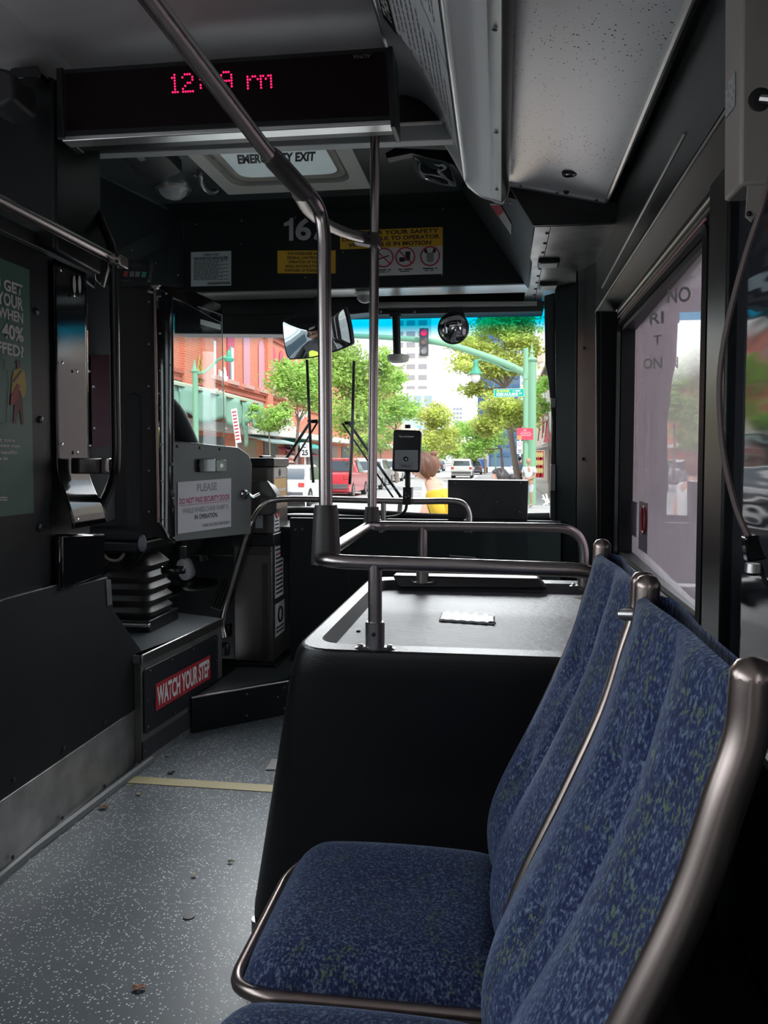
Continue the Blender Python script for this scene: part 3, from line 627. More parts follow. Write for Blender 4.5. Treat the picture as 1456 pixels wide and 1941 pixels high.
G = {'1': ['00100', '01100', '00100', '00100', '00100', '00100', '01110'], '2': ['01110', '10001', '00001', '00110', '01000', '10000', '11111'],
     ':': ['00000', '00100', '00100', '00000', '00100', '00100', '00000'], '9': ['01110', '10001', '10001', '01111', '00001', '10001', '01110'],
     'P': ['00000', '00000', '10110', '11001', '10000', '10000', '10000'], 'M': ['00000', '00000', '11011', '10101', '10001', '10001', '10001']}
qs = quad(P(322, 178, Y=YS-.0015), P(516, 168, Y=YS-.0015), P(320, 140, Y=YS-.0015))
led = mat('lit_red_diode', (.3, .0, .02), .4, emit=(1, .01, .10), es=2.6)
xoff = {0: '1', 1: '2', 2: ':', 3: '1', 4: '9', 6: 'P', 7: 'M'}
for k, ch in xoff.items():
    mb = MB()
    for r, row in enumerate(G[ch]):
        for c_2, bit in enumerate(row):
            if bit == '1':
                u = (k*.127)+c_2*.0245+.006; vv = 1-(r+.5)/7
                mb.lathe(qs(u, vv), (0, -1, 0), [(.0030, 0), (.0030, .001), (.0008, .0022)], 8)
    mb.build('lit_character', led, ls)
text('ALPHA', P(702, 102, Y=YS-.0015), P(669, 104, Y=YS-.0015), P(702, 110, Y=YS-.0015), mat('sign_brand_grey', (.12, .11, .11), .5), ls, bold=.01)
# ---------------------------------------------------------------- ceiling rail, posts and clamp
def sleeve(a, b, r, name, parent, m=None):
    a, b = V(a), V(b); d = b-a; L = d.length
    return MB().lathe(a, d, [(r*.9, 0), (r, .004), (r, L-.004), (r*.9, L)], 20).build(name, m or joint_m, parent, smooth=True)
XR, ZR = -.493, 1.865
hr = thing('overhead_handrail', 'long satin steel overhead handrail running forward and bending down into the aisle post', 'handrail', (-.42, 1.78, .99))
YN, YFa = 1.765, 2.62          # near and far posts
bn, bf = P(618, 1020, Y=YN), P(705, 1003, Y=YFa)
top_n = P(613, 470, Y=YN)
j0, j1 = P(515, 300, Y=1.60), P(572, 352, Y=1.68)
MB().tube(round_path([(XR, -5, ZR), (XR, 1.40, ZR), j0, j1+V((0, .02, -.01))], .2, 8), R1, 18).build('ceiling_rail', pole_m, hr, smooth=True)
sl = (j1-j0); 
a_, b_ = P(512, 294, Y=1.585), j1+V((.004, .018, -.012)); MB().tube([a_, a_.lerp(b_, .1), a_.lerp(b_, .5), a_.lerp(b_, .92), b_], lambda u: .0215 if .02 < u < .98 else .019, 18).build('joint_sleeve', joint_m, hr, smooth=True)
screws([a_.lerp(b_, .3)+V((.010, -.020, .006)), a_.lerp(b_, .75)+V((.010, -.020, .006))], (.3, -1, .2), hr, .004, rubber)
pth = spline([j1+V((-.012, 0, .008)), P(592, 375, Y=1.72), P(607, 405, Y=1.755), P(614, 450, Y=YN), P(614.5, 520, Y=YN), P(616, 700, Y=YN), bn], 10)
MB().tube(pth, R1, 18).build('post', pole_m, hr, smooth=True)
# branch tube from the joint forward to the second post
bz = P(705, 452, Y=YFa)
MB().tube(spline([j1+V((-.02, .05, 0)), P(585, 398, Y=1.95), P(620, 425, Y=2.2), P(655, 441, Y=2.42), bz+V((-.02, 0, 0))], 8), R1, 16).build('branch_rail', pole_m, hr, smooth=True)
# second post
sp_ = thing('grab_post', 'slim vertical satin steel post rising from the low rail loop to the ceiling beam', 'pole', bf)
tp = P(711, 244, Y=2.635)
MB().tube([tp+V((0, 0, .05)), tp, P(709, 600, Y=2.63), bf], R1, 18).build('post', pole_m, sp_, smooth=True)
cl = thing('rail_clamp', 'dark grey bolted clamp joining the bent branch rail to the slim post', 'clamp', bz)
MB().slab([P(668, 434, Y=2.57), P(718, 440, Y=2.60), P(718, 466, Y=2.60), P(668, 457, Y=2.57)], (0, .055, 0)).build('clamp_body', joint_m, cl, bevel=.006)
screws([P(681, 444, Y=2.565), P(700, 442, Y=2.585), P(700, 454, Y=2.585)], (0, -1, 0), cl, .006, rubber, 'bolt')
# ---------------------------------------------------------------- rail loop on the wheel box
YW0, YW1, ZB = 1.66, 2.74, .80
ZRL = P(705, 1065, Y=1.695).z
lp = thing('low_rail_loop', 'satin steel rail loop standing on posts around the top of the wheel box', 'handrail', (-.2, 2.2, ZB))
xl = P(600, 1055, Y=1.78).x+R1
path = round_path([(.24, 1.695, ZB+.01), (.24, 1.695, ZRL-.01), (xl, 1.695, ZRL), (P(700, 1000, Y=2.62).x, 2.62, ZRL), (.275, 2.62, ZRL), (.275, 2.62, ZB+.01)], [.12, .085, .08, .12], 10)
MB().tube(path, R1, 18).build('rail', pole_m, lp, smooth=True)
xn, xf = P(711, 1150, Y=1.695).x, P(801, 1050, Y=2.62).x
for x, y in ((xn, 1.695), (xf, 2.62)):
    MB().tube([(x, y, ZB+.002), (x, y, ZRL)], R1*.98, 18).build('upright', pole_m, lp, smooth=True)
for x, y in ((xn, 1.695), (.24, 1.695), (xf, 2.62), (.275, 2.62)):
    MB().lathe((x, y, ZB), (0, 0, 1), [(R1*1.35, 0), (R1*1.35, .058), (R1*1.2, .06)], 20).build('socket', steel, lp, smooth=True)
    MB().ell((x, y, ZB+.002), (.046, .022, .005), 20, 6).build('base_flange', steel, lp, smooth=True)
    screws([(x-.033, y, ZB+.006), (x+.033, y, ZB+.006)], (0, 0, 1), lp, .007)
screws([(xn, 1.695-R1*1.34, ZB+.036)], (0, -1, 0), lp, .005, rubber, 'set_screw')
for nm, p, s1 in (('post_socket', bn, 1.15), ('post_socket', bf, 1.0)):
    top = p.z+.075; MB().lathe((p.x, p.y, ZRL-.016), (0, 0, 1), [(.030*s1, 0), (.029*s1, .03), (.025*s1, top-ZRL), (.022*s1, top-ZRL+.018)], 20).build(nm, joint_m, lp, smooth=True)
    screws([(p.x+.026, p.y-.006, ZRL+.02), (p.x+.025, p.y-.006, ZRL+.05)], (1, -.3, 0), lp, .004, metal_dark)
# ---------------------------------------------------------------- wheel box
wb = thing('wheel_housing_box', 'black moulded wheel housing box with a grey recessed luggage tray on top', 'cabinet', (-.05, 2.2, 0))
tx0, tx1 = -.455, XW-.01
def lvl(x0, y0, z, r, n=6, y1=None, x1=tx1): return rounded([(x0, y0, z), (x1, y0, z), (x1, y1 or YW1, z), (x0, y1 or YW1, z)], [r, .002, .002, r], n)
bodyp = [lvl(-.580, 1.70, .13, .11), lvl(-.577, 1.695, .16, .11), lvl(-.475, YW0+.012, .74, .10), lvl(-.460, YW0+.003, .785, .10), lvl(tx0+.004, YW0+.006, ZB-.003, .095), lvl(tx0+.012, YW0+.014, ZB, .09)]
n = len(bodyp[0]); vs = [p for l in bodyp for p in l]
blk = mat('moulded_black', (.007, .007, .008), .33, bump=.35, bscale=420)
mb = MB().add(vs, [(j*n+i, j*n+(i+1) % n, (j+1)*n+(i+1) % n, (j+1)*n+i) for j in range(len(bodyp)-1) for i in range(n)])
mb.build('body', blk, wb, smooth=True)
tray_m = mat('tray_grey', (.115, .12, .125), .52, bump=1.0, bscale=55, spec=.3, var=.10, vscale=14)
rim_i = rounded([(-.41, 1.725, ZB+.001), (tx1, 1.725, ZB+.001), (tx1, 2.665, ZB+.001), (-.41, 2.665, ZB+.001)], [.07, .002, .002, .07], 6)
ringed([V(p)+V((0, 0, .0005)) for p in bodyp[-1]], [V(p) for p in rim_i]).build('top_rim', mat('rim_grey', (.10, .105, .11), .40, bump=.5, bscale=200, spec=.35), wb, smooth=True)
low = rounded([(-.39, 1.74, ZB-.028), (tx1, 1.74, ZB-.028), (tx1, 2.65, ZB-.028), (-.39, 2.65, ZB-.028)], [.06, .002, .002, .06], 6)
ringed([V(p) for p in rim_i], [V(p) for p in low]).build('tray_wall', mat('wall_grey2', (.06, .062, .066), .35), wb, smooth=True)
MB().slab([V(p) for p in low], (0, 0, -.01)).build('tray_floor', tray_m, wb)
ya, yb = 2.62, 2.70; za = ZB+.022
mb = MB().slab([(-.34, ya, ZB-.02), (P(1040, 1110, Y=2.62).x, ya, ZB-.01), (P(1022, 1100, Y=2.62).x, ya+.01, za), (-.36, ya+.01, za)], (0, .07, 0))
mb.build('rear_lip', blk, wb, bevel=.006)
MB().box((-.52, 1.76, 0), (tx1, YW1-.02, .14)).build('plinth', rubber, wb)
MB().tube([(-.555, 1.745, .0), (-.555, 1.745, .135)], .018, 12).build('support_leg', steel, wb, smooth=True)
screws([(-.36, 1.98, ZB-.027), (-.2, 2.64, ZB-.0)], (0, 0, 1), wb, .006, rubber)
pl_ = thing('taped_paper_note', 'crumpled white strip of paper taped on the grey luggage tray', 'paper', P(885, 1172, Z=ZB-.028))
zt_ = ZB-.027
MB().grid(lambda u, v: (P(832, 1178, Z=zt_).lerp(P(938, 1185, Z=zt_), u)).lerp(P(838, 1159, Z=zt_).lerp(P(938, 1166, Z=zt_), u), v)+V((0, 0, .003*abs(math.sin(u*17+v*3)))), 24, 4).build('paper_strip', mat('crumpled_paper', (.34, .35, .36), .35, coat=.3), pl_, smooth=True, solid=.001)
MB().ell(P(932, 1181, Z=zt_), (.012, .008, .006), 8, 5).build('curled_corner', ink, pl_)
# ---------------------------------------------------------------- fold-up side seats
def fabric():
    m = bpy.data.materials.new('blue_moquette'); m.use_nodes = True; nt = m.node_tree; b = nt.nodes['Principled BSDF']
    tc = nt.nodes.new('ShaderNodeTexCoord')
    n1 = nt.nodes.new('ShaderNodeTexNoise'); n1.inputs['Scale'].default_value = 210; n1.inputs['Detail'].default_value = 7; n1.inputs['Roughness'].default_value = .65; n1.inputs['Distortion'].default_value = .3
    n2 = nt.nodes.new('ShaderNodeTexNoise'); n2.inputs['Scale'].default_value = 6; n2.inputs['Detail'].default_value = 5; n2.inputs['Distortion'].default_value = 1.2
    n3 = nt.nodes.new('ShaderNodeTexNoise'); n3.inputs['Scale'].default_value = 230; n3.inputs['Detail'].default_value = 2
    n4 = nt.nodes.new('ShaderNodeTexNoise'); n4.inputs['Scale'].default_value = 26; n4.inputs['Detail'].default_value = 6; n4.inputs['Distortion'].default_value = 2.5
    mpf = nt.nodes.new('ShaderNodeMapping'); mpf.inputs['Scale'].default_value = (1, 1, .6); nt.links.new(tc.outputs['Object'], mpf.inputs[0])
    for n in (n1, n2, n3, n4): nt.links.new(mpf.outputs[0], n.inputs[0])
    r1 = nt.nodes.new('ShaderNodeValToRGB'); e = r1.color_ramp.elements
    e[0].position = .36; e[0].color = (.005, .009, .036, 1); e[1].position = .64; e[1].color = (.16, .21, .29, 1)
    k = e.new(.50); k.color = (.014, .027, .105, 1)
    nt.links.new(n1.outputs[0], r1.inputs[0])
    r2 = nt.nodes.new('ShaderNodeValToRGB'); e = r2.color_ramp.elements; e[0].position = .475; e[0].color = (0, 0, 0, 1); e[1].position = .525; e[1].color = (0, 0, 0, 1)
    k = e.new(.50); k.color = (1, 1, 1, 1); nt.links.new(n2.outputs[0], r2.inputs[0])
    g = nt.nodes.new('ShaderNodeMath'); g.operation = 'GREATER_THAN'; g.inputs[1].default_value = .54; nt.links.new(n1.outputs[0], g.inputs[0])
    mu = nt.nodes.new('ShaderNodeMath'); mu.operation = 'MULTIPLY'; nt.links.new(r2.outputs[0], mu.inputs[0]); nt.links.new(g.outputs[0], mu.inputs[1])
    mx = nt.nodes.new('ShaderNodeMix'); mx.data_type = 'RGBA'; mx.inputs[7].default_value = (.11, .15, .045, 1)
    nt.links.new(mu.outputs[0], mx.inputs[0]); nt.links.new(r1.outputs[0], mx.inputs[6]); nt.links.new(mx.outputs[2], b.inputs['Base Color'])
    b.inputs['Roughness'].default_value = .9; b.inputs['Sheen Weight'].default_value = .45; b.inputs['Sheen Roughness'].default_value = .35; b.inputs['Sheen Tint'].default_value = (.55, .68, 1, 1)
    bp = nt.nodes.new('ShaderNodeBump'); bp.inputs['Strength'].default_value = .5; bp.inputs['Distance'].default_value = .0015
    nt.links.new(n3.outputs[0], bp.inputs['Height']); nt.links.new(bp.outputs[0], b.inputs['Normal'])
    return m
fab = fabric()
PR = [(.180, 1.055), (.177, 1.01), (.163, .961), (.137, .873), (.089, .759), (.033, .635), (.007, .557), (.000, .49), (.004, .43)]
prs = spline([V((x, 0, z)) for x, z in PR], 6)
def prof_at(t):
    f = t*(len(prs)-1); i = min(int(f), len(prs)-2); return prs[i].lerp(prs[i+1], f-i)
seat_frame = mat('seat_frame_bronze', (.40, .315, .29), .30, 1.)
def make_seat(y0, y1, label, group):
    """seat facing the aisle; y0 near side, y1 far side"""
    t = thing('fold_up_seat', label, 'seat', (0, y0, 0), group)
    w_ = y1-y0
    for y in (y0, y1):
        MB().tube([V((p.x+.012, y, p.z)) for p in prs], .0165, 16).build('side_post', seat_frame, t, smooth=True)
        MB().lathe((.192, y, 1.052), (0, 0, 1), [(.0165, 0), (.0165, .006), (.011, .014), (.002, .017)], 18).build('post_cap', seat_frame, t, smooth=True)
    def back(u, v, off):
        p = prof_at(.035+.90*v); p2 = prof_at(min(1, .035+.90*v+.02)); d = (p2-p).normalized(); nn = V((-d.z, 0, d.x)); nn = nn if nn.x < 0 else -nn
        e = max(0, 1-abs(2*u-1)**6)**.5*max(0, 1-abs(2*v-1)**14)**.5
        q_ = abs(2*u-1)**(3 if u < .5 else 9); e = max(0, 1-q_)**(.8 if u < .5 else .5)*max(0, 1-abs(2*v-1)**14)**.5; e2 = max(0, 1-abs(2*u-1)**9)**.5
        h = .014*e + .010*math.exp(-((u-.30)/.13)**2)*e + .008*math.exp(-((u-.78)/.10)**2)*e
        h += .010*math.exp(-((v-.78)/.16)**2)*e
        h -= .013*math.exp(-((u-.55+.06*math.sin(v*4))/.055)**2)*(.4+.6*math.sin(v*math.pi))*e
        for uu, vv in ((.52, .30), (.52, .50), (.66, .40), (.66, .62)): h -= .012*math.exp(-((u-uu)**2*w_*w_+(v-vv)**2*.33)/.00035)
        k = min(1, max(0, (u-.45)/.5)); k = k*k*(3-2*k); pos = V((p.x+.017-.011*k, 0, p.z))+nn*(h*off if off > 0 else -(.016+.022*k)*e2); pos.y = y0+.012+(w_-.004)*u; return pos
    N, Mv = 44, 60; mb = MB().grid(lambda u, v: back(u, v, 1), N, Mv); mb.grid(lambda u, v: back(u, v, -1), N, Mv)
    mb.build('backrest', fab, t, smooth=True)
    # cushion
    def cush(u, v, top):
        x = .015-.405*u; y = y0+.012+(w_-.024)*v; e = max(0, 1-abs(2*v-1)**8)**.5*max(0, 1-abs(2*u-1)**9)**.5
        z = .432+(.040*e+.012*math.exp(-((v-.5)/.3)**2)*0-.010*math.exp(-((u-.45)**2+(v-.5)**2)/.06)*e+.010*math.sin(u*3.1)*e if top else -.035*e)
        if top: z += .006*e*math.sin(v*math.pi)
        if u > .8: 
            k = (u-.8)/.2; y = y0+w_/2+(y-y0-w_/2)*(1-.16*k*k)
        if u > .85: z -= .02*((u-.85)/.15)**2
        return V((x, y, z))
    mb = MB().grid(lambda u, v: cush(u, v, 1), 40, 40); mb.grid(lambda u, v: cush(u, v, 0), 40, 40)
    mb.build('cushion', fab, t, smooth=True)
    # tubular frame round the cushion
    yy0, yy1 = y0+.004, y1-.004
    fp = round_path([(.02, yy0, .425), (-.355, yy0, .425), (-.405, yy0+.05, .405), (-.405, yy1-.05, .405), (-.355, yy1, .425), (.02, yy1, .425)], .05, 6)
    MB().tube(fp, .0105, 12).build('cushion_frame', seat_frame, t, smooth=True)
    MB().box((-.36, y0+.03, .385), (.0, y1-.03, .40)).build('seat_pan', black, t, bevel=.004)
    MB().slab([(.02, y0+.10, .40), (.05, y0+.10, .43), (.30, y0+.10, .06), (.26, y0+.10, .04)], (0, .03, 0)).build('support_arm', mat('dull_arm', (.16, .15, .14), .5, .5), t, bevel=.004)
    return t
g_ = 'blue side seats along the right wall'
seat = make_seat(1.085, 1.515, 'blue patterned side seat beside the black wheel housing box', g_)
near = dup(seat, (0, -.462, 0), 'blue patterned side seat nearest the viewer with its large end post', g_)

MB().box((.30, -.4, 0), (XW-.005, 1.60, .30)).build('seat_plinth', rubber, None, bevel=.005)
o = bpy.data.objects['seat_plinth']; tag(o, 'black plinth along the wall under the blue side seats', 'plinth')
struct('trim_13', MB().box((XW-.012, -2, .70), (XW, 1.7, .715)), alum)
# connecting bracket between the two seats' tops
tag(MB().tube([(.192, 1.085, 1.015), (.165, 1.07, 1.012), (.192, 1.053, 1.015)], .008, 10).build('seat_link_bracket', steel, smooth=True), 'short steel link joining the two neighbouring seat posts at the top', 'bracket')
# ---------------------------------------------------------------- wall box and pull cord, near right
bx = thing('wall_box', 'beige brown metal box mounted high on the right wall near the viewer', 'box', (.38, 1.2, 1.63))
MB().slab([P(1372, 384, X=.36), P(1402, 352, X=.36), P(1406, -60, X=.36), P(1374, -60, X=.36)], (.10, 0, 0)).build('box_body', beige_pl, bx, bevel=.006)
MB().slab([P(1376, 165, X=.359), P(1394, 135, X=.359), P(1394, 200, X=.359), P(1376, 225, X=.359)], (-.0008, 0, 0)).build('worn_sticker', mat('worn_sticker', (.30, .30, .29), .5, var=.6, vscale=120), bx)
q0 = P(1440, 190, Y=1.185); MB().lathe(q0, (0, -1, 0), [(.016, 0), (.016, .004), (.010, .005)], 18).build('grommet', rubber, bx); MB().tube([q0+V((0, -.004, 0)), q0+V((.03, -.02, -.012))], .006, 8).build('cable_end', steel, bx, smooth=True)
tab = P(1425, 395, Y=1.2); MB().slab([P(1418, 352, Y=1.2), P(1450, 352, Y=1.2), P(1450, 375, Y=1.2), P(1425, 420, Y=1.2), P(1414, 410, Y=1.2)], (0, .004, 0)).build('tab', beige_pl, bx); screws([P(1420, 405, Y=1.198)], (0, -1, 0), bx, .004, rubber)
cordp = [P(1470, 300, Y=1.1), P(1445, 390, Y=1.1), P(1415, 480, Y=1.12), P(1385, 590, Y=1.14), P(1368, 680, Y=1.15), P(1364, 760, Y=1.15), P(1372, 860, Y=1.14), P(1395, 960, Y=1.12), P(1425, 1030, Y=1.1)]
pc = thing('pull_cord', 'sagging brown stop request cord hanging in front of the right pane', 'cord', cordp[5])
MB().tube(spline(cordp, 8), .0042, 8).build('cord', mat('cord_brown', (.13, .09, .085), .5), pc, smooth=True)
q0 = P(1430, 1040, Y=1.1)
MB().slab(rounded([P(1412, 1018, Y=1.09), P(1440, 1014, Y=1.09), P(1456, 1060, Y=1.09), P(1418, 1066, Y=1.09)], .004), (0, .02, 0)).build('cord_clip', gloss_black, pc, bevel=.004)
MB().lathe(P(1428, 1068, Y=1.1), (0, 0, -1), [(.010, 0), (.011, .012), (.006, .016)], 12).build('clip_foot', steel, pc, smooth=True)
MB().tube(spline([P(1440, 1068, Y=1.1), P(1450, 1100, Y=1.1), P(1462, 1115, Y=1.1)], 5), .003, 8).build('loose_wire', rubber, pc, smooth=True)
# ---------------------------------------------------------------- front door leaves (folded) and corner post
dr = thing('door_leaf', 'black folded front door leaf with a soft rubber edge beside the windshield', 'door', (.35, 3.9, 0))
lf = lambda x, y_, Yq: P(x, y_, Y=Yq)
MB().slab([P(1052, 445, Y=4.0), P(1095, 470, Y=3.9), P(1091, 1300, Y=3.9), P(1058, 1290, Y=4.0)], (.0, .03, 0)).build('leaf_panel', greenblack, dr, bevel=.004)
MB().slab([P(1032, 560, Y=4.02), P(1052, 555, Y=4.02), P(1052, 700, Y=4.02), P(1056, 900, Y=4.02), P(1058, 1280, Y=4.02), P(1042, 1280, Y=4.02), P(1044, 900, Y=4.02), P(1047, 800, Y=4.02), P(1040, 720, Y=4.02), P(1034, 690, Y=4.02)], (0, .02, 0)).build('edge_seal', rubber, dr, bevel=.004)
for y in (755, 880): MB().box(P(1044, y, Y=4.0), P(1052, y+(18 if y < 800 else 50), Y=4.03)).build('hinge', metal_dark, dr, bevel=.002)
dr2 = thing('door_leaf', 'black outer folded door leaf next to the right window frame', 'door', (.42, 3.6, 0))
MB().slab([P(1097, 425, Y=3.7), P(1134, 420, Y=3.5), P(1134, 1400, Y=3.5), P(1093, 1350, Y=3.7)], (.0, .03, 0)).build('leaf_panel', greenblack, dr2, bevel=.004)
MB().tube([P(1094, 470, Y=3.68), P(1090, 1340, Y=3.68)], .005, 8).build('edge_strip', charcoal, dr2, smooth=True)
screws([P(1108, 660, Y=3.64), P(1106, 870, Y=3.64)], (0, -1, 0), dr2, .008, charcoal)
struct('trim_14', MB().slab([P(1130, 590, Y=3.3), P(1170, 590, Y=3.3), P(1170, 1400, Y=3.3), P(1134, 1400, Y=3.3)], (0, .03, 0)), black)
struct('trim_15', MB().tube([P(1140, 592, Y=3.29), P(1138, 1300, Y=3.29)], .003, 6), charcoal)
struct('door_1', MB().box((XW+.03, 3.28, .08), (XW+.036, 4.42, 2.05)), tint_side)
struct('trim_16', MB().box((XW+.01, 3.25, -.05), (XW+.06, 3.33, 2.2)).box((XW+.01, 4.36, -.05), (XW+.06, 4.45, 2.2)).box((XW+.01, 3.3, 2.04), (XW+.06, 4.4, 2.4)).box((XW+.01, 3.3, -.05), (XW+.06, 4.4, .09)).box((XW+.015, 3.84, 0), (XW+.05, 3.90, 2.1)), greenblack)
# ---------------------------------------------------------------- front modesty panel and dash
mp_ = thing('modesty_panel', 'black front modesty panel under the windshield with seams and a latch strip', 'panel', (-.4, 3.95, 0))
YM = 3.95
zt2 = P(800, 986, Y=YM).z
MB().box((-1.08, YM, 0), (.30, YM+.02, zt2)).build('panel_sheet', greenblack, mp_, bevel=.002)
MB().box((-1.08, YM-.004, zt2-.006), (.30, YM+.03, zt2+.004)).build('top_ledge', charcoal, mp_, bevel=.002)
zs = P(570, 1014, Y=YM).z; MB().box((-1.08, YM-.002, zs-.002), (-.55, YM, zs+.002)).build('seam', rubber, mp_)
MB().box(P(660, 1040, Y=YM-.001), P(663, 1200, Y=YM)).build('seam', rubber, mp_)
MB().slab([P(852, 1052, Y=YM-.002), P(902, 1056, Y=YM-.002), P(902, 1058, Y=YM-.002), P(852, 1054, Y=YM-.002)], (0, .001, 0)).build('latch_strip', alum, mp_)
screws([P(573, 1003, Y=YM-.001), P(560, 1004, Y=YM-.001)], (0, -1, 0), mp_, .006)
tag(MB().box((-2.04, YM+.02, .70), (.28, 4.39, .862)).build('dashboard', greenblack, bevel=.01), 'dark dashboard shelf between the modesty panel and the windshield', 'dashboard')
db = thing('dash_box', 'plain black equipment box standing on the dash in front of the windshield', 'box', P(925, 990, Y=4.0))
q4 = [P(849, 983, Y=3.98), P(1000, 986, Y=3.98), P(1002, 911, Y=3.98), P(849, 909, Y=3.98)]
MB().slab(q4, (0, .16, 0)).build('box_body', mat('dash_box_black', (.010, .011, .012), .42), db, bevel=.003)
screws([P(863, 915, Y=3.978), P(987, 915, Y=3.978), P(916, 926, Y=3.978), P(942, 951, Y=3.978), P(861, 965, Y=3.978), P(985, 970, Y=3.978)], (0, -1, 0), db, .004)
# front rail
fr_ = thing('front_handrail', 'satin steel handrail curving up beside the fare box and across the front', 'handrail', P(425, 1210, Y=3.80))
YR = 3.78
fp = [P(425, 1208, Y=3.80), P(424, 1165, Y=3.80), P(468, 1010, Y=3.76), P(478, 985, Y=YR), P(500, 957, Y=YR), P(530, 947, Y=YR), P(600, 946, Y=YR), P(770, 950, Y=YR), P(855, 950, Y=YR), P(880, 957, Y=YR), P(889, 975, Y=YR), P(889, 995, Y=YR)]
MB().tube(spline(fp, 6), R1*.98, 14).build('rail', pole_m, fr_, smooth=True)
MB().tube([P(727, 950, Y=YR), P(727, 996, Y=YR)], R1*.8, 12).build('upright', pole_m, fr_, smooth=True)
for x in (727, 889): MB().box(P(x-10, 985, Y=YR-.01), P(x+8, 1004, Y=3.95)).build('bracket', metal_dark, fr_, bevel=.003)
MB().slab([P(414, 1190, Y=3.82), P(434, 1184, Y=3.82), P(434, 1208, Y=3.82), P(414, 1214, Y=3.82)], (0, .05, 0)).build('lower_clamp', black, fr_, bevel=.004)
MB().lathe(P(427, 1230, Y=3.80), (0, 0, 1), [(.022, -.03), (.024, 0), (.024, .02), (.018, .03)], 14).build('foot', black, fr_, smooth=True)
# card reader
rd = thing('card_reader', 'black fare card reader showing a tap card prompt on a stalk above the front rail', 'card reader', P(771, 940, Y=3.72))
YC = 3.70
bo = rounded([P(743, 893, Y=YC), P(796, 896, Y=YC), P(799, 816, Y=YC), P(746, 814, Y=YC)], .016, 5)
MB().slab(bo, (0, .035, 0)).build('body', black, rd, bevel=.004)
ce = sum((V(p) for p in bo), V())/len(bo)
MB().slab([ce+(V(p)-ce)*.93+V((0, -.002, 0)) for p in bo], (0, .001, 0)).build('screen', mat('reader_screen', (.008, .009, .010), .2), rd)
MB().slab([P(748, 889, Y=YC-.004), P(792, 891, Y=YC-.004), P(792.5, 853, Y=YC-.004), P(748.5, 853, Y=YC-.004)], (0, .001, 0)).build('lower_screen', mat('reader_grey', (.11, .115, .125), .35, emit=(.1, .11, .12), es=.3), rd)
q_ = P(769.5, 870, Y=YC-.005); MB().lathe(q_, (0, -1, 0), [(.012, 0), (.012, .003), (.009, .003)], 20).build('reader_ring', rubber, rd)
MB().slab(rounded([q_+V((-.007, -.004, -.003)), q_+V((.006, -.004, -.006)), q_+V((.004, -.004, .006)), q_+V((-.002, -.004, .001))], .002), (0, -.0005, 0)).build('swirl_mark', white_ink, rd)
text('HOLO', P(761, 886, Y=YC-.0045), P(779, 887, Y=YC-.0045), P(761, 880, Y=YC-.0045), ink, rd, bold=.02)
mb = MB()
for a, b in (((758, 889), (782, 890)), ((782, 890), (782, 878)), ((782, 878), (758, 877)), ((758, 877), (758, 889))): mb.tube([P(*a, Y=YC-.0045), P(*b, Y=YC-.0045)], .0007, 4)
mb.build('logo_frame', ink, rd)
text('Tap card below', P(756, 829.5, Y=YC-.003), P(785, 830, Y=YC-.003), P(756, 825.5, Y=YC-.003), mat('screen_text', (.3, .3, .3), .5, emit=(.4, .38, .36), es=.5), rd, bold=0)
MB().tube([P(773, 812, Y=YC+.02), P(773, 805, Y=YC+.02)], .014, 12).build('top_knob', black, rd, smooth=True)
MB().tube([P(773, 893, Y=YC+.02), P(773, 925, Y=YC+.02)], .013, 12).build('stalk', black, rd, smooth=True)
MB().slab([P(764, 923, Y=YC+.01), P(780, 923, Y=YC+.01), P(779, 957, Y=YC+.01), P(763, 957, Y=YC+.01)], (0, .08, 0)).build('clamp', black, rd, bevel=.003)
screws([P(769, 935, Y=YC+.008), P(774, 940, Y=YC+.008), P(769, 942, Y=YC+.008)], (0, -1, 0), rd, .003, alum)
MB().tube(spline([P(771, 957, Y=YC+.05), P(768, 968, Y=YC+.06), P(758, 976, Y=YC+.1), P(740, 980, Y=YC+.2), P(700, 982, Y=YC+.28)], 6), .007, 8).build('cable', rubber, rd, smooth=True)
# ---------------------------------------------------------------- fare box
fb = thing('fare_box', 'tall grey metal fare box with coin hood and decals standing on the entry step', 'fare box', (-1.16, 4.0, .165))
YF = 3.82; XC = P(516, 1100, Y=YF).x; xa = P(443, 1100, Y=YF).x; ybk = 4.12
zb_, zm, zm2, zt_ = .165, P(480, 1034, Y=YF).z, P(480, 1012, Y=YF).z, P(480, 885, Y=YF).z
fgrey = mat('farebox_grey', (.115, .105, .10), .34, .75, bump=.1, bscale=60, var=.15, vscale=6)
MB().box((xa, YF, zb_+.02), (XC, ybk, zm)).build('lower_cabinet', fgrey, fb, bevel=.006)
MB().box((xa-.01, YF-.015, zm), (XC+.014, ybk+.01, zm2)).build('middle_collar', black, fb, bevel=.004)
MB().box((xa-.02, YF-.03, zb_), (XC+.03, ybk+.03, zb_+.02)).build('base_plate', black, fb, bevel=.006)
MB().box((xa+.08, YF+.01, zm2), (XC+.005, ybk-.02, zt_)).build('upper_cabinet', fgrey, fb, bevel=.004)
MB().box((xa+.07, YF, zt_), (XC+.012, ybk-.015, zt_+.045)).build('top_cap', black, fb, bevel=.005)
MB().box((xa+.12, YF+.05, zt_+.045), (XC-.06, ybk-.1, zt_+.058)).build('coin_slot_lid', black, fb, bevel=.004)
hx = P(523, 950, Y=YF-.05).x
hs = [P(470, 911, Y=YF-.05), P(506, 911, Y=YF-.05), P(524, 938, Y=YF-.05), P(524, 968, Y=YF-.05), P(515, 976, Y=YF-.05), P(470, 978, Y=YF-.05)]
MB().slab(hs, (0, .09, 0)).build('coin_hood', mat('hood_grey', (.060, .056, .054), .33, .3), fb, bevel=.005)
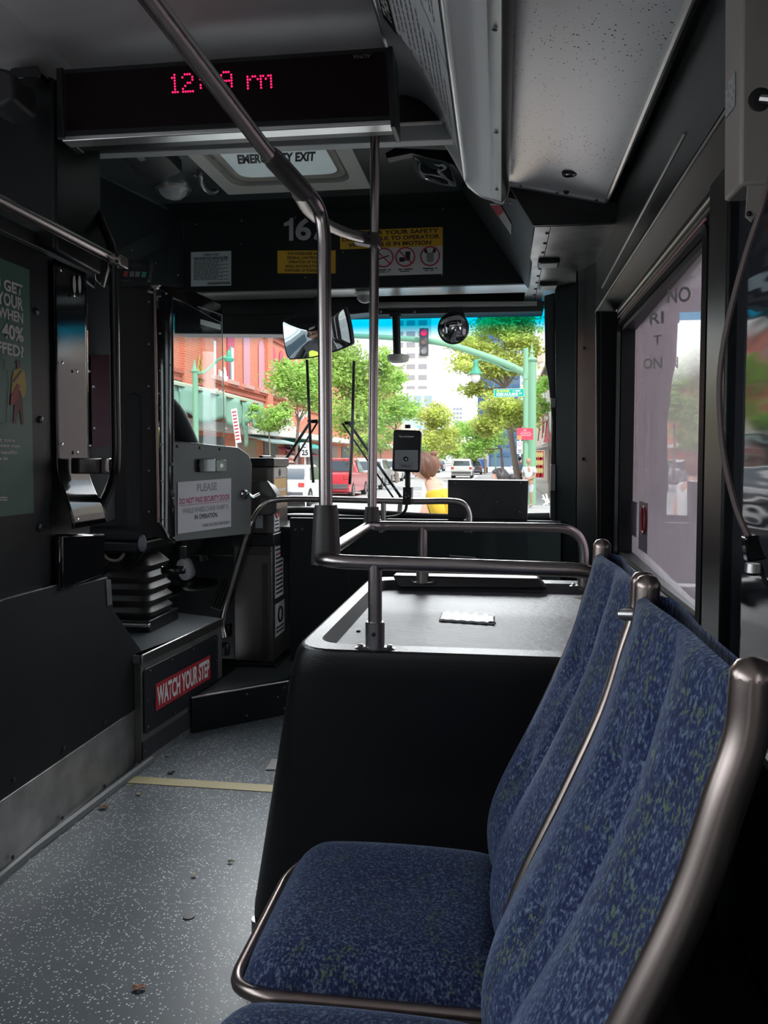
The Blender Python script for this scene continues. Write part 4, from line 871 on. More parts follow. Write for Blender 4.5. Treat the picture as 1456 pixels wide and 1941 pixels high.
MB().box((P(484, 1000, Y=YF).x, YF+.004, P(480, 1001, Y=YF).z), (P(497, 1000, Y=YF).x, YF+.012, P(480, 976, Y=YF).z)).build('return_window', mat('clear_grey', (.35, .38, .42), .2), fb)
MB().box((P(528, 1100, Y=YF).x-.085, YF-.003, P(480, 1260, Y=YF).z), (P(528, 1100, Y=YF).x-.055, YF, P(480, 1068, Y=YF).z)).build('vault_door_edge', mat('farebox_edge', (.05, .046, .044), .4, .5), fb, bevel=.001)
MB().box((P(468, 1100, Y=YF).x, YF-.003, P(480, 1052, Y=YF).z), (P(528, 1100, Y=YF).x-.04, YF, P(480, 1037, Y=YF).z)).build('name_strip', mat('farebox_edge', (0, 0, 0)), fb, bevel=.001)
screws([(P(475, 1045, Y=YF).x, YF-.003, P(475, 1045, Y=YF).z), (P(523, 1045, Y=YF).x-.02, YF-.003, P(523, 1045, Y=YF).z)], (0, -1, 0), fb, .006)
# side face decals
XS = XC+.001
def sd_(px0, py0, px1, py1): return quad(P(px0, py1, X=XS), P(px1, py1, X=XS), P(px0, py0, X=XS))
def sideq(y0_, y1_, z0_, z1_, X=XS): return quad((X, y0_, z0_), (X, y1_, z0_), (X, y0_, z1_))
q = sideq(YF+.05, YF+.20, .50, .80); plate(q, paper, fb, 'instruction_decal'); bars(q, [(.08, .92, .06+.075*k, .035) for k in range(12) if k not in (5, 9)], ink, fb)
bars(q, [(.08, .92, .06+.075*5, .03), (.08, .92, .06+.075*9, .03)], red_ink, fb, 'red_print')
q = sideq(YF+.05, YF+.22, .30, .47); plate(q, mat('decal_grey', (.42, .42, .42), .5), fb, 'warning_decal'); bars(q, [(.1, .9, .1, .06), (.1, .9, .22, .06)], ink, fb)
MB().tube([q(.5+.22*math.cos(a), .62+.22*math.sin(a), .002) for a in [k*math.pi/8 for k in range(17)]], .006, 5).build('warning_symbol', ink, fb)
q = sideq(YF+.10, YF+.16, .81, .88) if False else sideq(YF+.09, YF+.17, .725+.09, .80+.03)
q = sideq(YF+.02, YF+.11, zm2+.01, zm2+.16, XC+.007); plate(q, paper, fb, 'stop_decal')
MB().tube([q(.5+.3*math.cos(a), .68+.22*math.sin(a), .002) for a in [k*math.pi/8 for k in range(17)]], .005, 5).build('red_ring_symbol', red_ink, fb)
MB().tube([q(.5, .60, .002), q(.5, .80, .002)], .006, 5).build('hand_symbol', red_ink, fb); bars(q, [(.1, .9, .08, .06), (.1, .9, .2, .06), (.1, .9, .32, .06)], ink, fb)
q = sideq(YF+.02, YF+.25, zt_-.19, zt_-.06, XC+.007); plate(q, mat('decal_amber', (.55, .32, .10), .5), fb, 'amber_decal'); bars(q, [(.1, .9, .2, .1), (.1, .9, .5, .1)], paper, fb, 'pale_print')
q = sideq(YF+.02, YF+.25, zt_-.055, zt_-.003, XC+.007); plate(q, mat('decal_tan', (.34, .30, .27), .5), fb, 'tan_decal'); MB().ell(q(.45, .5, .001), (.002, .02, .02), 10, 8).build('lock_hole', rubber, fb)
# step platform under the fare box
st = thing('entry_step', 'low black angled step platform under the fare box with a metal nosing', 'step', (-1.2, 3.7, 0))
zst = .163
tp_ = [P(363, 1322, Z=zst), P(547, 1290, Z=zst), V((P(547, 1290, Z=zst).x, 3.94, zst)), V((-2.04, 3.94, zst)), V((P(363, 1322, Z=zst).x-.02, 3.6, zst))]
MB().slab(tp_, (0, 0, -zst)).build('step_body', black, st, bevel=.003)
MB().tube([V(p)+V((0, -.002, -.002)) for p in tp_[:2]], .005, 8).build('nosing', steel, st, smooth=True)
MB().slab([tp_[0]+V((.02, .02, .0012)), tp_[1]+V((-.02, .02, .0012)), tp_[2]+V((-.02, 0, .0012)), V((-1.3, 3.92, zst+.0012))], (0, 0, .001)).build('tread', mat('step_tread', (.05, .055, .06), .4, bump=.4, bscale=300), st)
a, b = tp_[0]+V((0, -.001, 0)), tp_[1]+V((0, -.001, 0)); nf = (b-a).cross(V((0, 0, 1))).normalized()
MB().slab([a.lerp(b, .49)+nf*.001-V((0, 0, .02)), a.lerp(b, .495)+nf*.001-V((0, 0, .02)), a.lerp(b, .495)+nf*.001-V((0, 0, .15)), a.lerp(b, .49)+nf*.001-V((0, 0, .15))], nf*.001).build('seam', rubber, st)
screws([a.lerp(b, u)+nf*.001-V((0, 0, z)) for u, z in ((.55, .03), (.95, .03), (.55, .13), (.95, .13), (.88, .07))], nf, st, .005)
# driver platform
dp = thing('driver_platform', 'raised driver platform with aluminium nosing and a step warning panel', 'platform', (-1.6, 3.4, 0))
ZP = .447
e0, e1 = P(266, 1242, Z=ZP), P(420, 1172, Z=ZP)
g0, g1 = V((e0.x, e0.y, 0)), V((e1.x, e1.y, 0))
MB().slab([e0, e1, V((-2.04, 3.9, ZP)), V((-2.04, 2.6, ZP)), V((-1.47, 2.6, ZP)), V((-1.47, 2.86, ZP))], (0, 0, -.03)).build('deck', mat('deck_speckle', (.085, .095, .105), .38, bump=.4, bscale=300), dp)
U = (e1-e0).normalized(); nf = U.cross(V((0, 0, 1))).normalized()
nf = nf if nf.x > 0 else -nf
MB().slab([e0, e1, g1, g0], -nf*.03).build('riser', mat('riser_steel', (.24, .23, .22), .42, .75, bump=.1, bscale=60, var=.15, vscale=8), dp)
MB().obox((e0+e1)/2+nf*.004-V((0, 0, .018)), U*((e1-e0).length/2), nf*.005, V((0, 0, .02))).build('nosing', steel, dp, bevel=.004)
pe = lambda u, z, d=0: g0.lerp(g1, u)+nf*(.002+d)+V((0, 0, z))
MB().slab(rounded([pe(.02, .125), pe(.92, .125), pe(.92, .385), pe(.02, .385)], .02), nf*.006).build('warning_panel', mat('panel_navy_black', (.010, .011, .015), .45, bump=.3, bscale=250), dp, bevel=.002)
MB().slab([pe(.0, .028), pe(.99, .028), pe(.99, .10), pe(.0, .10)], nf*.004).build('lower_tread_strip', mat('strip_dark', (.018, .019, .024), .6, bump=.6, bscale=300), dp)
MB().slab([pe(-.02, .0), pe(1.0, .0), pe(1.0, .027), pe(-.02, .027)], nf*.004).build('kick_strip', scuffed, dp)
q = quad(pe(.13, .195, .0085), pe(.80, .195, .0085), pe(.13, .305, .0085))
plate(q, red_ink, dp, 'red_strip', th=.001); txt(q, 'WATCH YOUR STEP', .02, .98, .13, .88, white_ink, dp, bold=.035)
screws([pe(u, z, .007) for u, z in ((.08, .37), (.32, .37), (.58, .37), (.88, .37), (.05, .15), (.35, .135), (.6, .135), (.88, .15), (.05, .26), (.90, .26))], nf, dp, .005, metal_dark)
screws([pe(u, z, .005) for u, z in ((.05, .014), (.45, .014), (.9, .014), (.02, .06), (.08, .408), (.3, .408), (.6, .408), (.85, .408))], nf, dp, .005, metal_dark)
struct('wall_left_lower', MB().box((XL, 2.3, 0), (XL+.02, 4.4, 1.0)), black)
# ---------------------------------------------------------------- driver's seat base, pedals
bw = thing('driver_seat_base', 'ribbed dark rubber bellows seat base on the driver platform', 'seat base', (-1.62, 3.5, ZP))
cx_, cy_ = P(262, 1180, Z=ZP+.02).x, 3.42
cx_ = P(262, 1180, Y=cy_).x
def sq(hx_, hy_, z, r=.05): return rounded([(cx_-hx_, cy_-hy_, z), (cx_+hx_, cy_-hy_, z), (cx_+hx_, cy_+hy_, z), (cx_-hx_, cy_+hy_, z)], r, 5)
lv = []
for k in range(5):
    z = .50+k*.052; s_1 = 1-.02*k
    lv += [sq(.108*s_1, .125*s_1, z), sq(.122*s_1, .139*s_1, z+.022), sq(.124*s_1, .141*s_1, z+.030), sq(.110*s_1, .127*s_1, z+.046)]
lv += [sq(.09, .11, .765), sq(.06, .07, .80)]
n = len(lv[0]); MB().add([p for l in lv for p in l], [(j*n+i, j*n+(i+1) % n, (j+1)*n+(i+1) % n, (j+1)*n+i) for j in range(len(lv)-1) for i in range(n)]).build('bellows', mat('bellows_brown', (.020, .017, .016), .42), bw, smooth=True)
MB().box((cx_-.13, cy_-.16, ZP), (cx_+.13, cy_+.16, .50)).build('base_frame', black, bw, bevel=.006)
MB().box((cx_-.02, cy_-.19, ZP+.03), (cx_+.14, cy_-.165, ZP+.045)).build('slide_rail', steel, bw, bevel=.003)
MB().box((cx_-.16, cy_-.2, .80), (cx_+.12, cy_+.18, .86)).build('seat_pan', black, bw, bevel=.015)
MB().box((cx_-.20, cy_-.22, .86), (cx_+.14, cy_+.22, .95)).build('seat_cushion', mat('driver_fabric', (.02, .02, .022), .9), bw, bevel=.03, seg=4)
MB().box((cx_-.20, cy_-.27, .92), (cx_+.14, cy_-.18, 1.50)).build('seat_back', mat('driver_fabric', (.02, .02, .022)), bw, bevel=.03, seg=4)
ctl = thing('seat_lever', 'grey oval knob lever sticking out beside the driver seat base', 'lever', P(270, 1028, Y=3.25))
MB().ell(P(270, 1030, Y=3.2), (.014, .03, .038), 14, 10).build('knob', mat('knob_grey', (.10, .11, .13), .45), ctl, smooth=True)
MB().tube(spline([P(270, 1040, Y=3.2), P(255, 1060, Y=3.25), P(240, 1075, Y=3.3)], 5), .018, 10).build('lever_arm', black, ctl, smooth=True)
hl = thing('seat_cable_loop', 'beige cable loop hanging behind the driver seat base', 'cable', P(215, 1060, Y=3.2))
MB().tube(spline([P(198, 1052, Y=3.2), P(208, 1061, Y=3.18), P(224, 1062, Y=3.17), P(236, 1050, Y=3.2)], 6), .007, 8).build('loop', mat('cable_beige', (.12, .09, .075), .5), hl, smooth=True)
cup = thing('seat_side_hook', 'black curved bucket shaped hook under the security door', 'hook', P(330, 1075, Y=3.35))
mb = MB(); c0 = P(328, 1074, Y=3.35); rim = [c0+V((.055*math.cos(a), .03*math.sin(a), 0)) for a in [k*math.pi/10 for k in range(20)]]
mb.add(rim+[p+V((0, 0, -.030)) for p in rim], [(i, (i+1) % 20, 20+(i+1) % 20, 20+i) for i in range(20)]); mb.build('band', gloss_black, cup, smooth=True, solid=.004)
MB().box(P(340, 1036, Y=3.36), P(355, 1058, Y=3.39)).build('hinge_bracket', black, cup, bevel=.002)
pd = thing('brake_pedal', 'black ribbed foot pedal on the driver platform floor', 'pedal', P(420, 1130, Y=3.9))
a0, a1, a2 = P(398, 1150, Y=3.84), P(428, 1160, Y=3.84), P(422, 1095, Y=4.0)
MB().slab([a0, a1, a1+(a2-a0), a2], (0, .02, -.01)).build('tread_plate', rubber, pd, bevel=.004)
mb = MB()
for k in range(5):
    u = .12+.19*k; mb.tube([a0.lerp(a1, u)+V((0, -.003, .002)), a0.lerp(a1, u)+(a2-a0)+V((0, -.003, .002))], .0025, 6)
mb.build('tread_ribs', mat('rib_grey', (.10, .10, .10), .4), pd)
# ---------------------------------------------------------------- driver
skin = mat('skin_tan', (.42, .24, .16), .55)
def skinned(name, m, joints, edges, parent, sub=2, root=0):
    me = bpy.data.meshes.new(name); me.from_pydata([tuple(j[0]) for j in joints], edges, []); me.materials.append(m)
    o = bpy.data.objects.new(name, me); COL.objects.link(o)
    md = o.modifiers.new('skin', 'SKIN'); md.use_smooth_shade = True
    for i, j in enumerate(joints):
        r = j[1]; r = (r, r) if isinstance(r, (int, float)) else r
        me.skin_vertices[0].data[i].radius = r; me.skin_vertices[0].data[i].use_root = (i == root)
    s2 = o.modifiers.new('sub', 'SUBSURF'); s2.levels = sub; s2.render_levels = sub
    if parent: o.parent = parent; o.matrix_parent_inverse = parent_world(parent).inverted()
    return o
def head(c, fwd, r, parent, skinm, hairm, hair='short', sun=False, name='body_head'):
    """face details on a head centred at c looking along fwd"""
    c = V(c); f = V(fwd).normalized(); up = V((0, 0, 1)); s = f.cross(up).normalized(); up = s.cross(f)
    rot = Matrix((s, f, up)).transposed()
    MB().ell(c, (r*.78, r*.95, r*1.12), 20, 14, rot).build('head', skinm, parent, smooth=True)
    MB().ell(c+f*r*.95-up*r*.12, (r*.13, r*.20, r*.24), 8, 6, rot).build('nose', skinm, parent, smooth=True)
    MB().ell(c+f*r*.86-up*r*.55, (r*.26, r*.10, r*.06), 8, 5, rot).build('mouth', mat('lips', (.35, .10, .09), .5), parent, smooth=True)
    for k in (-1, 1):
        MB().ell(c+s*k*r*.78-up*r*.05, (r*.10, r*.20, r*.28), 8, 6, rot).build('ear', skinm, parent, smooth=True)
        MB().ell(c+s*k*r*.32+f*r*.83+up*r*.08, (r*.13, r*.07, r*.07), 8, 6, rot).build('eye', mat('eye_dark', (.03, .02, .02), .3), parent, smooth=True)
    if sun:
        for k in (-1, 1): MB().ell(c+s*k*r*.36+f*r*.93+up*r*.08, (r*.34, r*.07, r*.22), 12, 6, rot).build('sunglass_lens', gloss_black, parent, smooth=True)
    mb = MB()
    def hg(u, v):
        a = 2*math.pi*u; th = v*math.pi*.80; fr_c = math.cos(a)  # a=0 is forward
        if fr_c > .05: th = v*math.pi*(.80-.52*min(1, (fr_c-.05)*1.8))
        rr_ = 1.12+.05*math.sin(9*a)*math.sin(3*th)+.035*math.sin(23*a+5*th)*math.sin(th*11)
        return c+rr_*(s*(math.sin(th)*math.sin(a)*r*.80)+f*(math.sin(th)*math.cos(a)*r*.97)+up*(math.cos(th)*r*1.13))
    mb.grid(hg, 60, 26)
    if hair: mb.build('hair', hairm, parent, smooth=True, solid=r*.08)
    if hair == 'pony': MB().ell(c-f*r*1.35+up*r*.05, (r*.42, r*.55, r*.55), 14, 10, rot).build('ponytail', hairm, parent, smooth=True)
    if hair == 'bun': MB().ell(c-f*r*.5+up*r*1.25, (r*.42, r*.42, r*.36), 14, 10, rot).build('hair_bun', hairm, parent, smooth=True)
hair_dk = mat('hair_dark', (.012, .009, .008), .5, bump=1.0, bscale=120)
dv = thing('person', 'seated bus driver in sunglasses and a yellow safety vest behind the partition', 'person', (cx_, cy_, .95))
hp = V((cx_+.0, cy_-.02, 1.00)); ft = P(345, 1128, Y=3.98)
kn_r = V((cx_+.20, cy_+.44, 1.00)); an_r = P(352, 1078, Y=3.90); kn_l = V((cx_-.10, cy_+.46, 1.0)); an_l = kn_l+V((0, .06, -.42))
nk = hp+V((0, -.03, .50)); sh_r, sh_l = nk+V((.19, 0, -.05)), nk+V((-.19, 0, -.05))
el_r, el_l = sh_r+V((.05, .16, -.24)), sh_l+V((-.04, .16, -.24)); ha_r, ha_l = el_r+V((-.10, .26, .05)), el_l+V((.08, .26, .05))
J = [(hp, (.15, .12)), (hp+V((0, 0, .25)), (.15, .11)), (nk+V((0, 0, -.06)), (.13, .09)), (nk, .055), (nk+V((0, .02, .10)), .055), (sh_r, .065), (el_r, .048), (ha_r, .034), (sh_l, .065), (el_l, .048), (ha_l, .034),
     (hp+V((.11, .03, -.02)), .095), (kn_r, .07), (an_r+V((0, 0, .06)), .045), (hp+V((-.11, .03, -.02)), .095), (kn_l, .07), (an_l, .045)]
Eg = [(0, 1), (1, 2), (2, 3), (3, 4), (2, 5), (5, 6), (6, 7), (2, 8), (8, 9), (9, 10), (0, 11), (11, 12), (12, 13), (0, 14), (14, 15), (15, 16)]
skinned('body', mat('dark_trousers', (.014, .015, .018), .8), J, Eg, dv)
skinned('safety_vest', mat('vest_yellow', (.45, .60, .06), .7), [(hp+V((0, 0, .05)), (.165, .135)), (hp+V((0, 0, .25)), (.165, .125)), (nk+V((0, 0, -.07)), (.15, .10))], [(0, 1), (1, 2)], dv)
head(nk+V((0, .03, .20)), (.35, .9, -.05), .105, dv, skin, hair_dk, 'short', True)
for k, (h_, e_) in enumerate(((ha_r, el_r), (ha_l, el_l))):
    d = (h_-e_).normalized(); side = d.cross(V((0, 0, 1))).normalized()*(1 if k == 0 else -1)
    jo = [(h_-d*.02, .030), (h_+d*.04, (.036, .020))]; ed = [(0, 1)]
    for q_i, L in enumerate((.068, .076, .072, .058)):
        b0 = h_+d*.07+side*(-.03+.02*q_i); i0 = len(jo); jo += [(b0, .010), (b0+d*L*.5+V((0, 0, -.008)), .009), (b0+d*L*.8+V((0, 0, -.03)), .008)]; ed += [(1, i0), (i0, i0+1), (i0+1, i0+2)]
    i0 = len(jo); jo += [(h_+side*-.045+d*.01, .011), (h_+side*-.06+d*.045+V((0, 0, -.01)), .010)]; ed += [(0, i0), (i0, i0+1)]
    skinned('hand', skin, jo, ed, dv, 1)
an = an_r
skinned('sock', mat('sock_white', (.55, .55, .60), .8), [(an+V((-.015, 0, .06)), (.050, .045)), (an+V((0, 0, .0)), (.050, .045)), (an+V((.015, .02, -.06)), (.056, .05))], [(0, 1), (1, 2)], dv)
sh = mat('shoe_black', (.008, .008, .009), .45)
skinned('shoe', sh, [(an+V((-.015, -.02, -.075)), (.050, .040)), (an+V((.02, .05, -.09)), (.050, .042)), (an+V((.06, .16, -.10)), (.048, .030)), (an+V((.08, .22, -.105)), (.038, .024))], [(0, 1), (1, 2), (2, 3)], dv)
skinned('shoe', sh, [(an_l+V((0, -.02, -.07)), (.045, .040)), (an_l+V((0, .1, -.08)), (.045, .035)), (an_l+V((0, .18, -.09)), (.038, .025))], [(0, 1), (1, 2)], dv)
wl = thing('steering_wheel', 'black steering wheel in front of the seated driver', 'steering wheel', (cx_, cy_+.62, 1.0))
wc = V((cx_-.02, cy_+.62, 1.10)); MB().tube([wc+V((.22*math.cos(a), .22*math.sin(a)*.85, .22*math.sin(a)*.5)) for a in [k*math.pi/16 for k in range(33)]], .014, 8, caps=False).build('rim', rubber, wl, smooth=True)
MB().tube([wc, wc+V((0, .25, -.45))], .04, 12).build('column', black, wl, smooth=True)
for a in (0, 2.1, 4.2): MB().tube([wc, wc+V((.21*math.cos(a), .21*math.sin(a)*.85, .21*math.sin(a)*.5))], .010, 6).build('spoke', black, wl)
# ---------------------------------------------------------------- security door
sdp = thing('security_door', 'grey driver security door with notice, latch box and clear acrylic upper window', 'door', P(325, 1025, Y=3.3))
A0, B0 = P(328, 1030, Y=3.30), P(476, 1015, Y=3.70)
pn0 = A0; pnn = (B0-A0).cross(V((0, 0, 1))).normalized()
Q = lambda x, y, d=0.: PP(x, y, pn0, pnn)+d*(pnn if pnn.dot(EYE-pn0) > 0 else -pnn)
sn = pnn if pnn.dot(EYE-pn0) > 0 else -pnn
dg = mat('door_grey', (.055, .053, .052), .36, bump=.05, bscale=200)
poly = [Q(330, 1027), Q(476, 1012), Q(478, 880), Q(472, 862), Q(452, 848), Q(326, 835)]
MB().slab(poly, -sn*.02).build('lower_panel', dg, sdp, bevel=.003)
acr = glass('clear_acrylic', (.92, .94, .94), .45)
MB().slab([Q(326, 838, .002), Q(424, 846, .002), Q(419, 597, .002), Q(324, 565, .002)], sn*.006).build('acrylic_window', acr, sdp)
MB().tube([Q(324, 565, .006), Q(419, 597, .006), Q(424, 846, .006)], .0022, 6).build('acrylic_edge', mat('acrylic_edge', (.45, .48, .50), .25), sdp, smooth=True)
q = lambda u, v, d=0.: Q(336, 1012, .004).lerp(Q(437, 998, .004), u)+(Q(336, 914, .004)-Q(336, 1012, .004))*v+sn*d
plate(q, mat('notice_paper', (.50, .46, .49), .35), sdp, 'notice', th=.001)
txt(q, 'PLEASE', .34, .72, .78, .94, grey_ink, sdp, bold=.03); txt(q, 'DO NOT PASS SECURITY DOOR', .03, .97, .565, .68, mat('crimson_ink', (.36, .03, .09), .5), sdp, bold=.03)
MB().slab([q(.03, .535, .001), q(.97, .535, .001), q(.97, .545, .001), q(.03, .545, .001)], sn*.0003).build('underline', mat('crimson_ink', (0, 0, 0)), sdp)
txt(q, 'WHILE WHEELCHAIR RAMP IS', .08, .94, .375, .48, grey_ink, sdp, bold=.03); txt(q, 'IN OPERATION.', .30, .74, .235, .33, ink, sdp, bold=.03)
txt(q, 'THANK YOU FOR YOUR KOKUA', .44, .97, .065, .13, ink, sdp, bold=.01)
MB().slab([Q(373, 895, .002), Q(404, 894, .002), Q(404, 870, .002), Q(373, 870, .002)], sn*.018).build('latch_box', gloss_black, sdp, bevel=.002)
MB().slab([Q(404, 894, .002), Q(424, 894, .002), Q(424, 872, .002), Q(404, 871, .002)], sn*.020).build('latch_plate', mat('latch_olive', (.10, .11, .095), .25, .6), sdp, bevel=.002)
MB().lathe(Q(414, 883, .022), sn, [(.011, 0), (.010, .002), (.006, .0025), (.005, .001)], 16).build('keyhole_ring', steel, sdp)
screws([Q(336, 846, .002), Q(379, 849, .002), Q(417, 851, .002)], sn, sdp, .007, mat('bolt_brown', (.10, .075, .06), .4, .8), 'bolt')
MB().lathe(Q(463, 937, .0), sn, [(.024, 0), (.024, .006), (.016, .01), (.012, .03)], 16).build('handle_rose', chrome, sdp, smooth=True)
MB().tube(spline([Q(463, 938, .03), Q(470, 942, .034), Q(482, 937, .034)], 5), .011, 10).build('lever_handle', chrome, sdp, smooth=True)
# dark hinge plate and the fixed partition beside it
hp_ = thing('driver_partition', 'black fixed driver partition with a long piano hinge and bolted edge plate', 'partition', P(290, 990, Y=3.2))
MB().slab([P(215, 545, Y=3.12), P(292, 540, Y=3.22), P(300, 990, Y=3.22), P(330, 1030, Y=3.28), P(215, 990, Y=3.12)], (0, .02, 0)).build('fixed_panel', mat('partition_black', (.008, .008, .009), .28, bump=.3, bscale=120), hp_, bevel=.002)
MB().slab([P(300, 548, Y=3.20), P(327, 560, Y=3.26), P(331, 1028, Y=3.26), P(318, 1020, Y=3.24), P(304, 990, Y=3.20)], (0, .008, 0)).build('edge_plate', gloss_black, hp_, bevel=.002)
MB().slab([P(300, 546, Y=3.2), P(328, 562, Y=3.27), P(418, 612, Y=3.57), P(418, 576, Y=3.57), P(352, 545, Y=3.36), P(303, 540, Y=3.2)], (0, .02, .0)).build('top_rail', gloss_black, hp_, bevel=.003)
MB().tube([P(293, 548, Y=3.19), P(300, 990, Y=3.19)], .006, 10).build('piano_hinge', mat('hinge_bronze', (.22, .15, .13), .35, .9), hp_, smooth=True)
MB().slab([P(280, 550, Y=3.19), P(290, 553, Y=3.19), P(290, 557, Y=3.19), P(280, 554, Y=3.19)], (0, .02, 0)).build('hinge_tab', steel, hp_); MB().slab([P(285, 541, Y=3.19), P(302, 540, Y=3.19), P(296, 547, Y=3.19), P(291, 547, Y=3.19)], (0, .02, 0)).build('hinge_cap', steel, hp_)
screws([P(303, 561, Y=3.19), P(315, 556, Y=3.19), P(303, 632, Y=3.19), P(304, 702, Y=3.19), P(305, 773, Y=3.19), P(306, 843, Y=3.19), P(307, 912, Y=3.19), P(308, 984, Y=3.19), P(326, 880, Y=3.25), P(328, 945, Y=3.25), P(330, 1020, Y=3.25), P(322, 692, Y=3.25), P(323, 805, Y=3.25), P(347, 571, Y=3.34), P(383, 585, Y=3.45), P(415, 598, Y=3.55)], (0, -1, 0), hp_, .006, metal_dark, 'bolt')
screws([P(282, y, Y=3.18) for y in (572, 652, 732, 812, 892, 970)], (0, -1, 0), hp_, .005)
MB().slab([P(380, 605, Y=3.6), P(418, 615, Y=3.7), P(418, 625, Y=3.7), P(380, 615, Y=3.6)], (0, .005, 0)).build('visor_clip', alum, hp_)
# operator keypad on the cheek
kp = thing('operator_keypad', 'small black keypad with red, grey and green keys high on the cheek panel', 'keypad', P(252, 520, Y=3.1))
kq = quad(P(228, 530, Y=3.1), P(280, 532, Y=3.1), P(234, 492, Y=3.1))
plate(kq, black, kp, 'keypad_body', th=.03, r=.006); plate(kq, mat('lcd_dark', (.02, .03, .028), .2), kp, 'lcd_screen', th=.001, u0=.25, u1=.75, v0=.6, v1=.8, lift=.002)
for i, (u, m_) in enumerate(((.10, mat('key_red', (.25, .02, .03), .4)), (.33, mat('key_grey', (.12, .13, .14), .4)), (.53, mat('key_grey', (0, 0, 0))), (.76, mat('key_green', (.03, .22, .13), .4)))):
    plate(kq, m_, kp, 'key', th=.003, u0=u, u1=u+.16, v0=.16, v1=.42, lift=.004)
# ---------------------------------------------------------------- placards on the header
YH = HY-.001
def hq(x0, y0, x1, y1, dy=0): return quad(P(x0, y1+dy, Y=YH-.002), P(x1, y1, Y=YH-.002), P(x0, y0+dy, Y=YH-.002))
n1 = thing('fleet_number', 'large pale fleet number digits on the black header panel', 'number', P(580, 430, Y=YH))
MB().slab([P(x, y, Y=YH-.002) for x, y in ((548, 456), (556, 456), (556, 413), (550, 413), (548, 418), (538, 423), (538, 429), (548, 427))], (0, .001, 0)).build('digit', mat('number_grey', (.42, .43, .43), .4), n1)
for ch, x0, x1 in (('6', 560, 590), ('7', 592, 622)):
    text(ch, P(x0, 456, Y=YH-.001), P(x1, 456, Y=YH-.001), P(x0, 413, Y=YH-.001), mat('number_grey', (.42, .43, .43), .4), n1, name='digit', bold=.03)
h = thing('hybrids_placard', 'pale placard of small print headed HYBRIDS ONLY on the header', 'placard', P(400, 510, Y=YH))
q = hq(362, 476, 438, 541, 2); plate(q, mat('placard_blue_white', (.46, .54, .56), .4), h); txt(q, 'HYBRIDS ONLY', .30, .72, .875, .945, ink, h, bold=.03)
bars(q, [(.06, .94, .81, .03), (.08, .92, .765, .03)]+[(.07, .93-.25*((k*7) % 3)/2, .72-.036*k, .018) for k in range(16)], ink, h, seed=3); plate(q, ink, h, 'black_bar', u0=.42, u1=.97, v0=.04, v1=.10, lift=.003, th=.001); txt(q, 'DO NOT TURN ENGINE OFF', .44, .95, .052, .088, paper, h, bold=.01, lift=.004)
h = thing('standee_placard', 'yellow placard on passenger safety and the standee line beneath the fleet number', 'placard', P(570, 497, Y=YH))
q = hq(526, 475, 636, 518, 0); plate(q, yellow_s, h)
for k, (s, a, b) in enumerate((('FOR PASSENGER SAFETY', .18, .82), ('FEDERAL LAW PROHIBITS', .17, .84), ('OPERATION OF THIS BUS', .19, .81), ('WHILE ANYONE IS STANDING', .13, .87), ('FORWARD OF STANDEE LINE.', .13, .87))):
    txt(q, s, a, b, .80-.185*k, .93-.185*k, ink, h, bold=.03)
h = thing('operator_placard', 'yellow and white safety placard with three red prohibition circles on the header', 'placard', P(745, 475, Y=YH))
q = hq(645, 432, 839, 519, 6); plate(q, mat('sign_white', (.55, .55, .55), .4), h, v1=.64, u0=.33); plate(q, yellow_s, h, 'yellow_band', v0=.60, v1=1, th=.001, lift=.002)
txt(q, 'FOR YOUR SAFETY', .27, .96, .885, .975, ink, h, bold=.025, lift=.003); txt(q, 'DO NOT TALK TO OPERATOR', .02, .97, .76, .85, ink, h, bold=.025, lift=.003); txt(q, 'WHILE BUS IS IN MOTION', .08, .89, .635, .725, ink, h, bold=.025, lift=.003)
for k, u in enumerate((.43, .64, .88)):
    cq = lambda r, a, u=u: q(u+r*.09*math.cos(a), .385+r*.20*math.sin(a), .003)
    MB().add([cq(.92, k_*math.pi/16) for k_ in range(32)], [tuple(range(32))]).build('white_disc', paper, h)
    MB().tube([cq(1, k_*math.pi/12)+V((0, -.001, 0)) for k_ in range(25)], .0035, 6, caps=False).build('prohibition_ring', red_ink, h)
    if k == 0: MB().slab([q(u-.05, .34, .004), q(u+.05, .41, .004), q(u+.05, .44, .004), q(u-.05, .37, .004)], (0, -.0004, 0)).build('cigarette_symbol', ink, h)
    if k == 1: MB().slab([q(u+.005, .30, .004), q(u+.045, .30, .004), q(u+.05, .50, .004), q(u, .50, .004)], (0, -.0004, 0)).build('cup_symbol', ink, h); MB().slab(rounded([q(u-.06, .28, .004), q(u, .28, .004), q(u, .38, .004), q(u-.06, .38, .004)], .01), (0, -.0004, 0)).build('burger_symbol', ink, h)
    if k == 2: MB().slab(rounded([q(u-.035, .25, .004), q(u+.035, .25, .004), q(u+.035, .46, .004), q(u-.035, .46, .004)], .015), (0, -.0004, 0)).build('face_symbol', mat('soft_grey', (.2, .2, .2), .5), h); [MB().slab([q(u+s_*.035-.015, .45, .004), q(u+s_*.035+.015, .45, .004), q(u+s_*.05+.012, .56, .004), q(u+s_*.05-.018, .56, .004)], (0, -.0004, 0)).build('hand_symbol', ink, h) for s_ in (-1, 1)]
    if k < 2: MB().tube([cq(.95, 2.35)+V((0, -.002, 0)), cq(.95, -.79)+V((0, -.002, 0))], .003, 6).build('prohibition_bar', red_ink, h)
    bars(q, [(u-.07, u+.07, .11, .025), (u-.05, u+.05, .07, .02)], ink, h, seed=k)
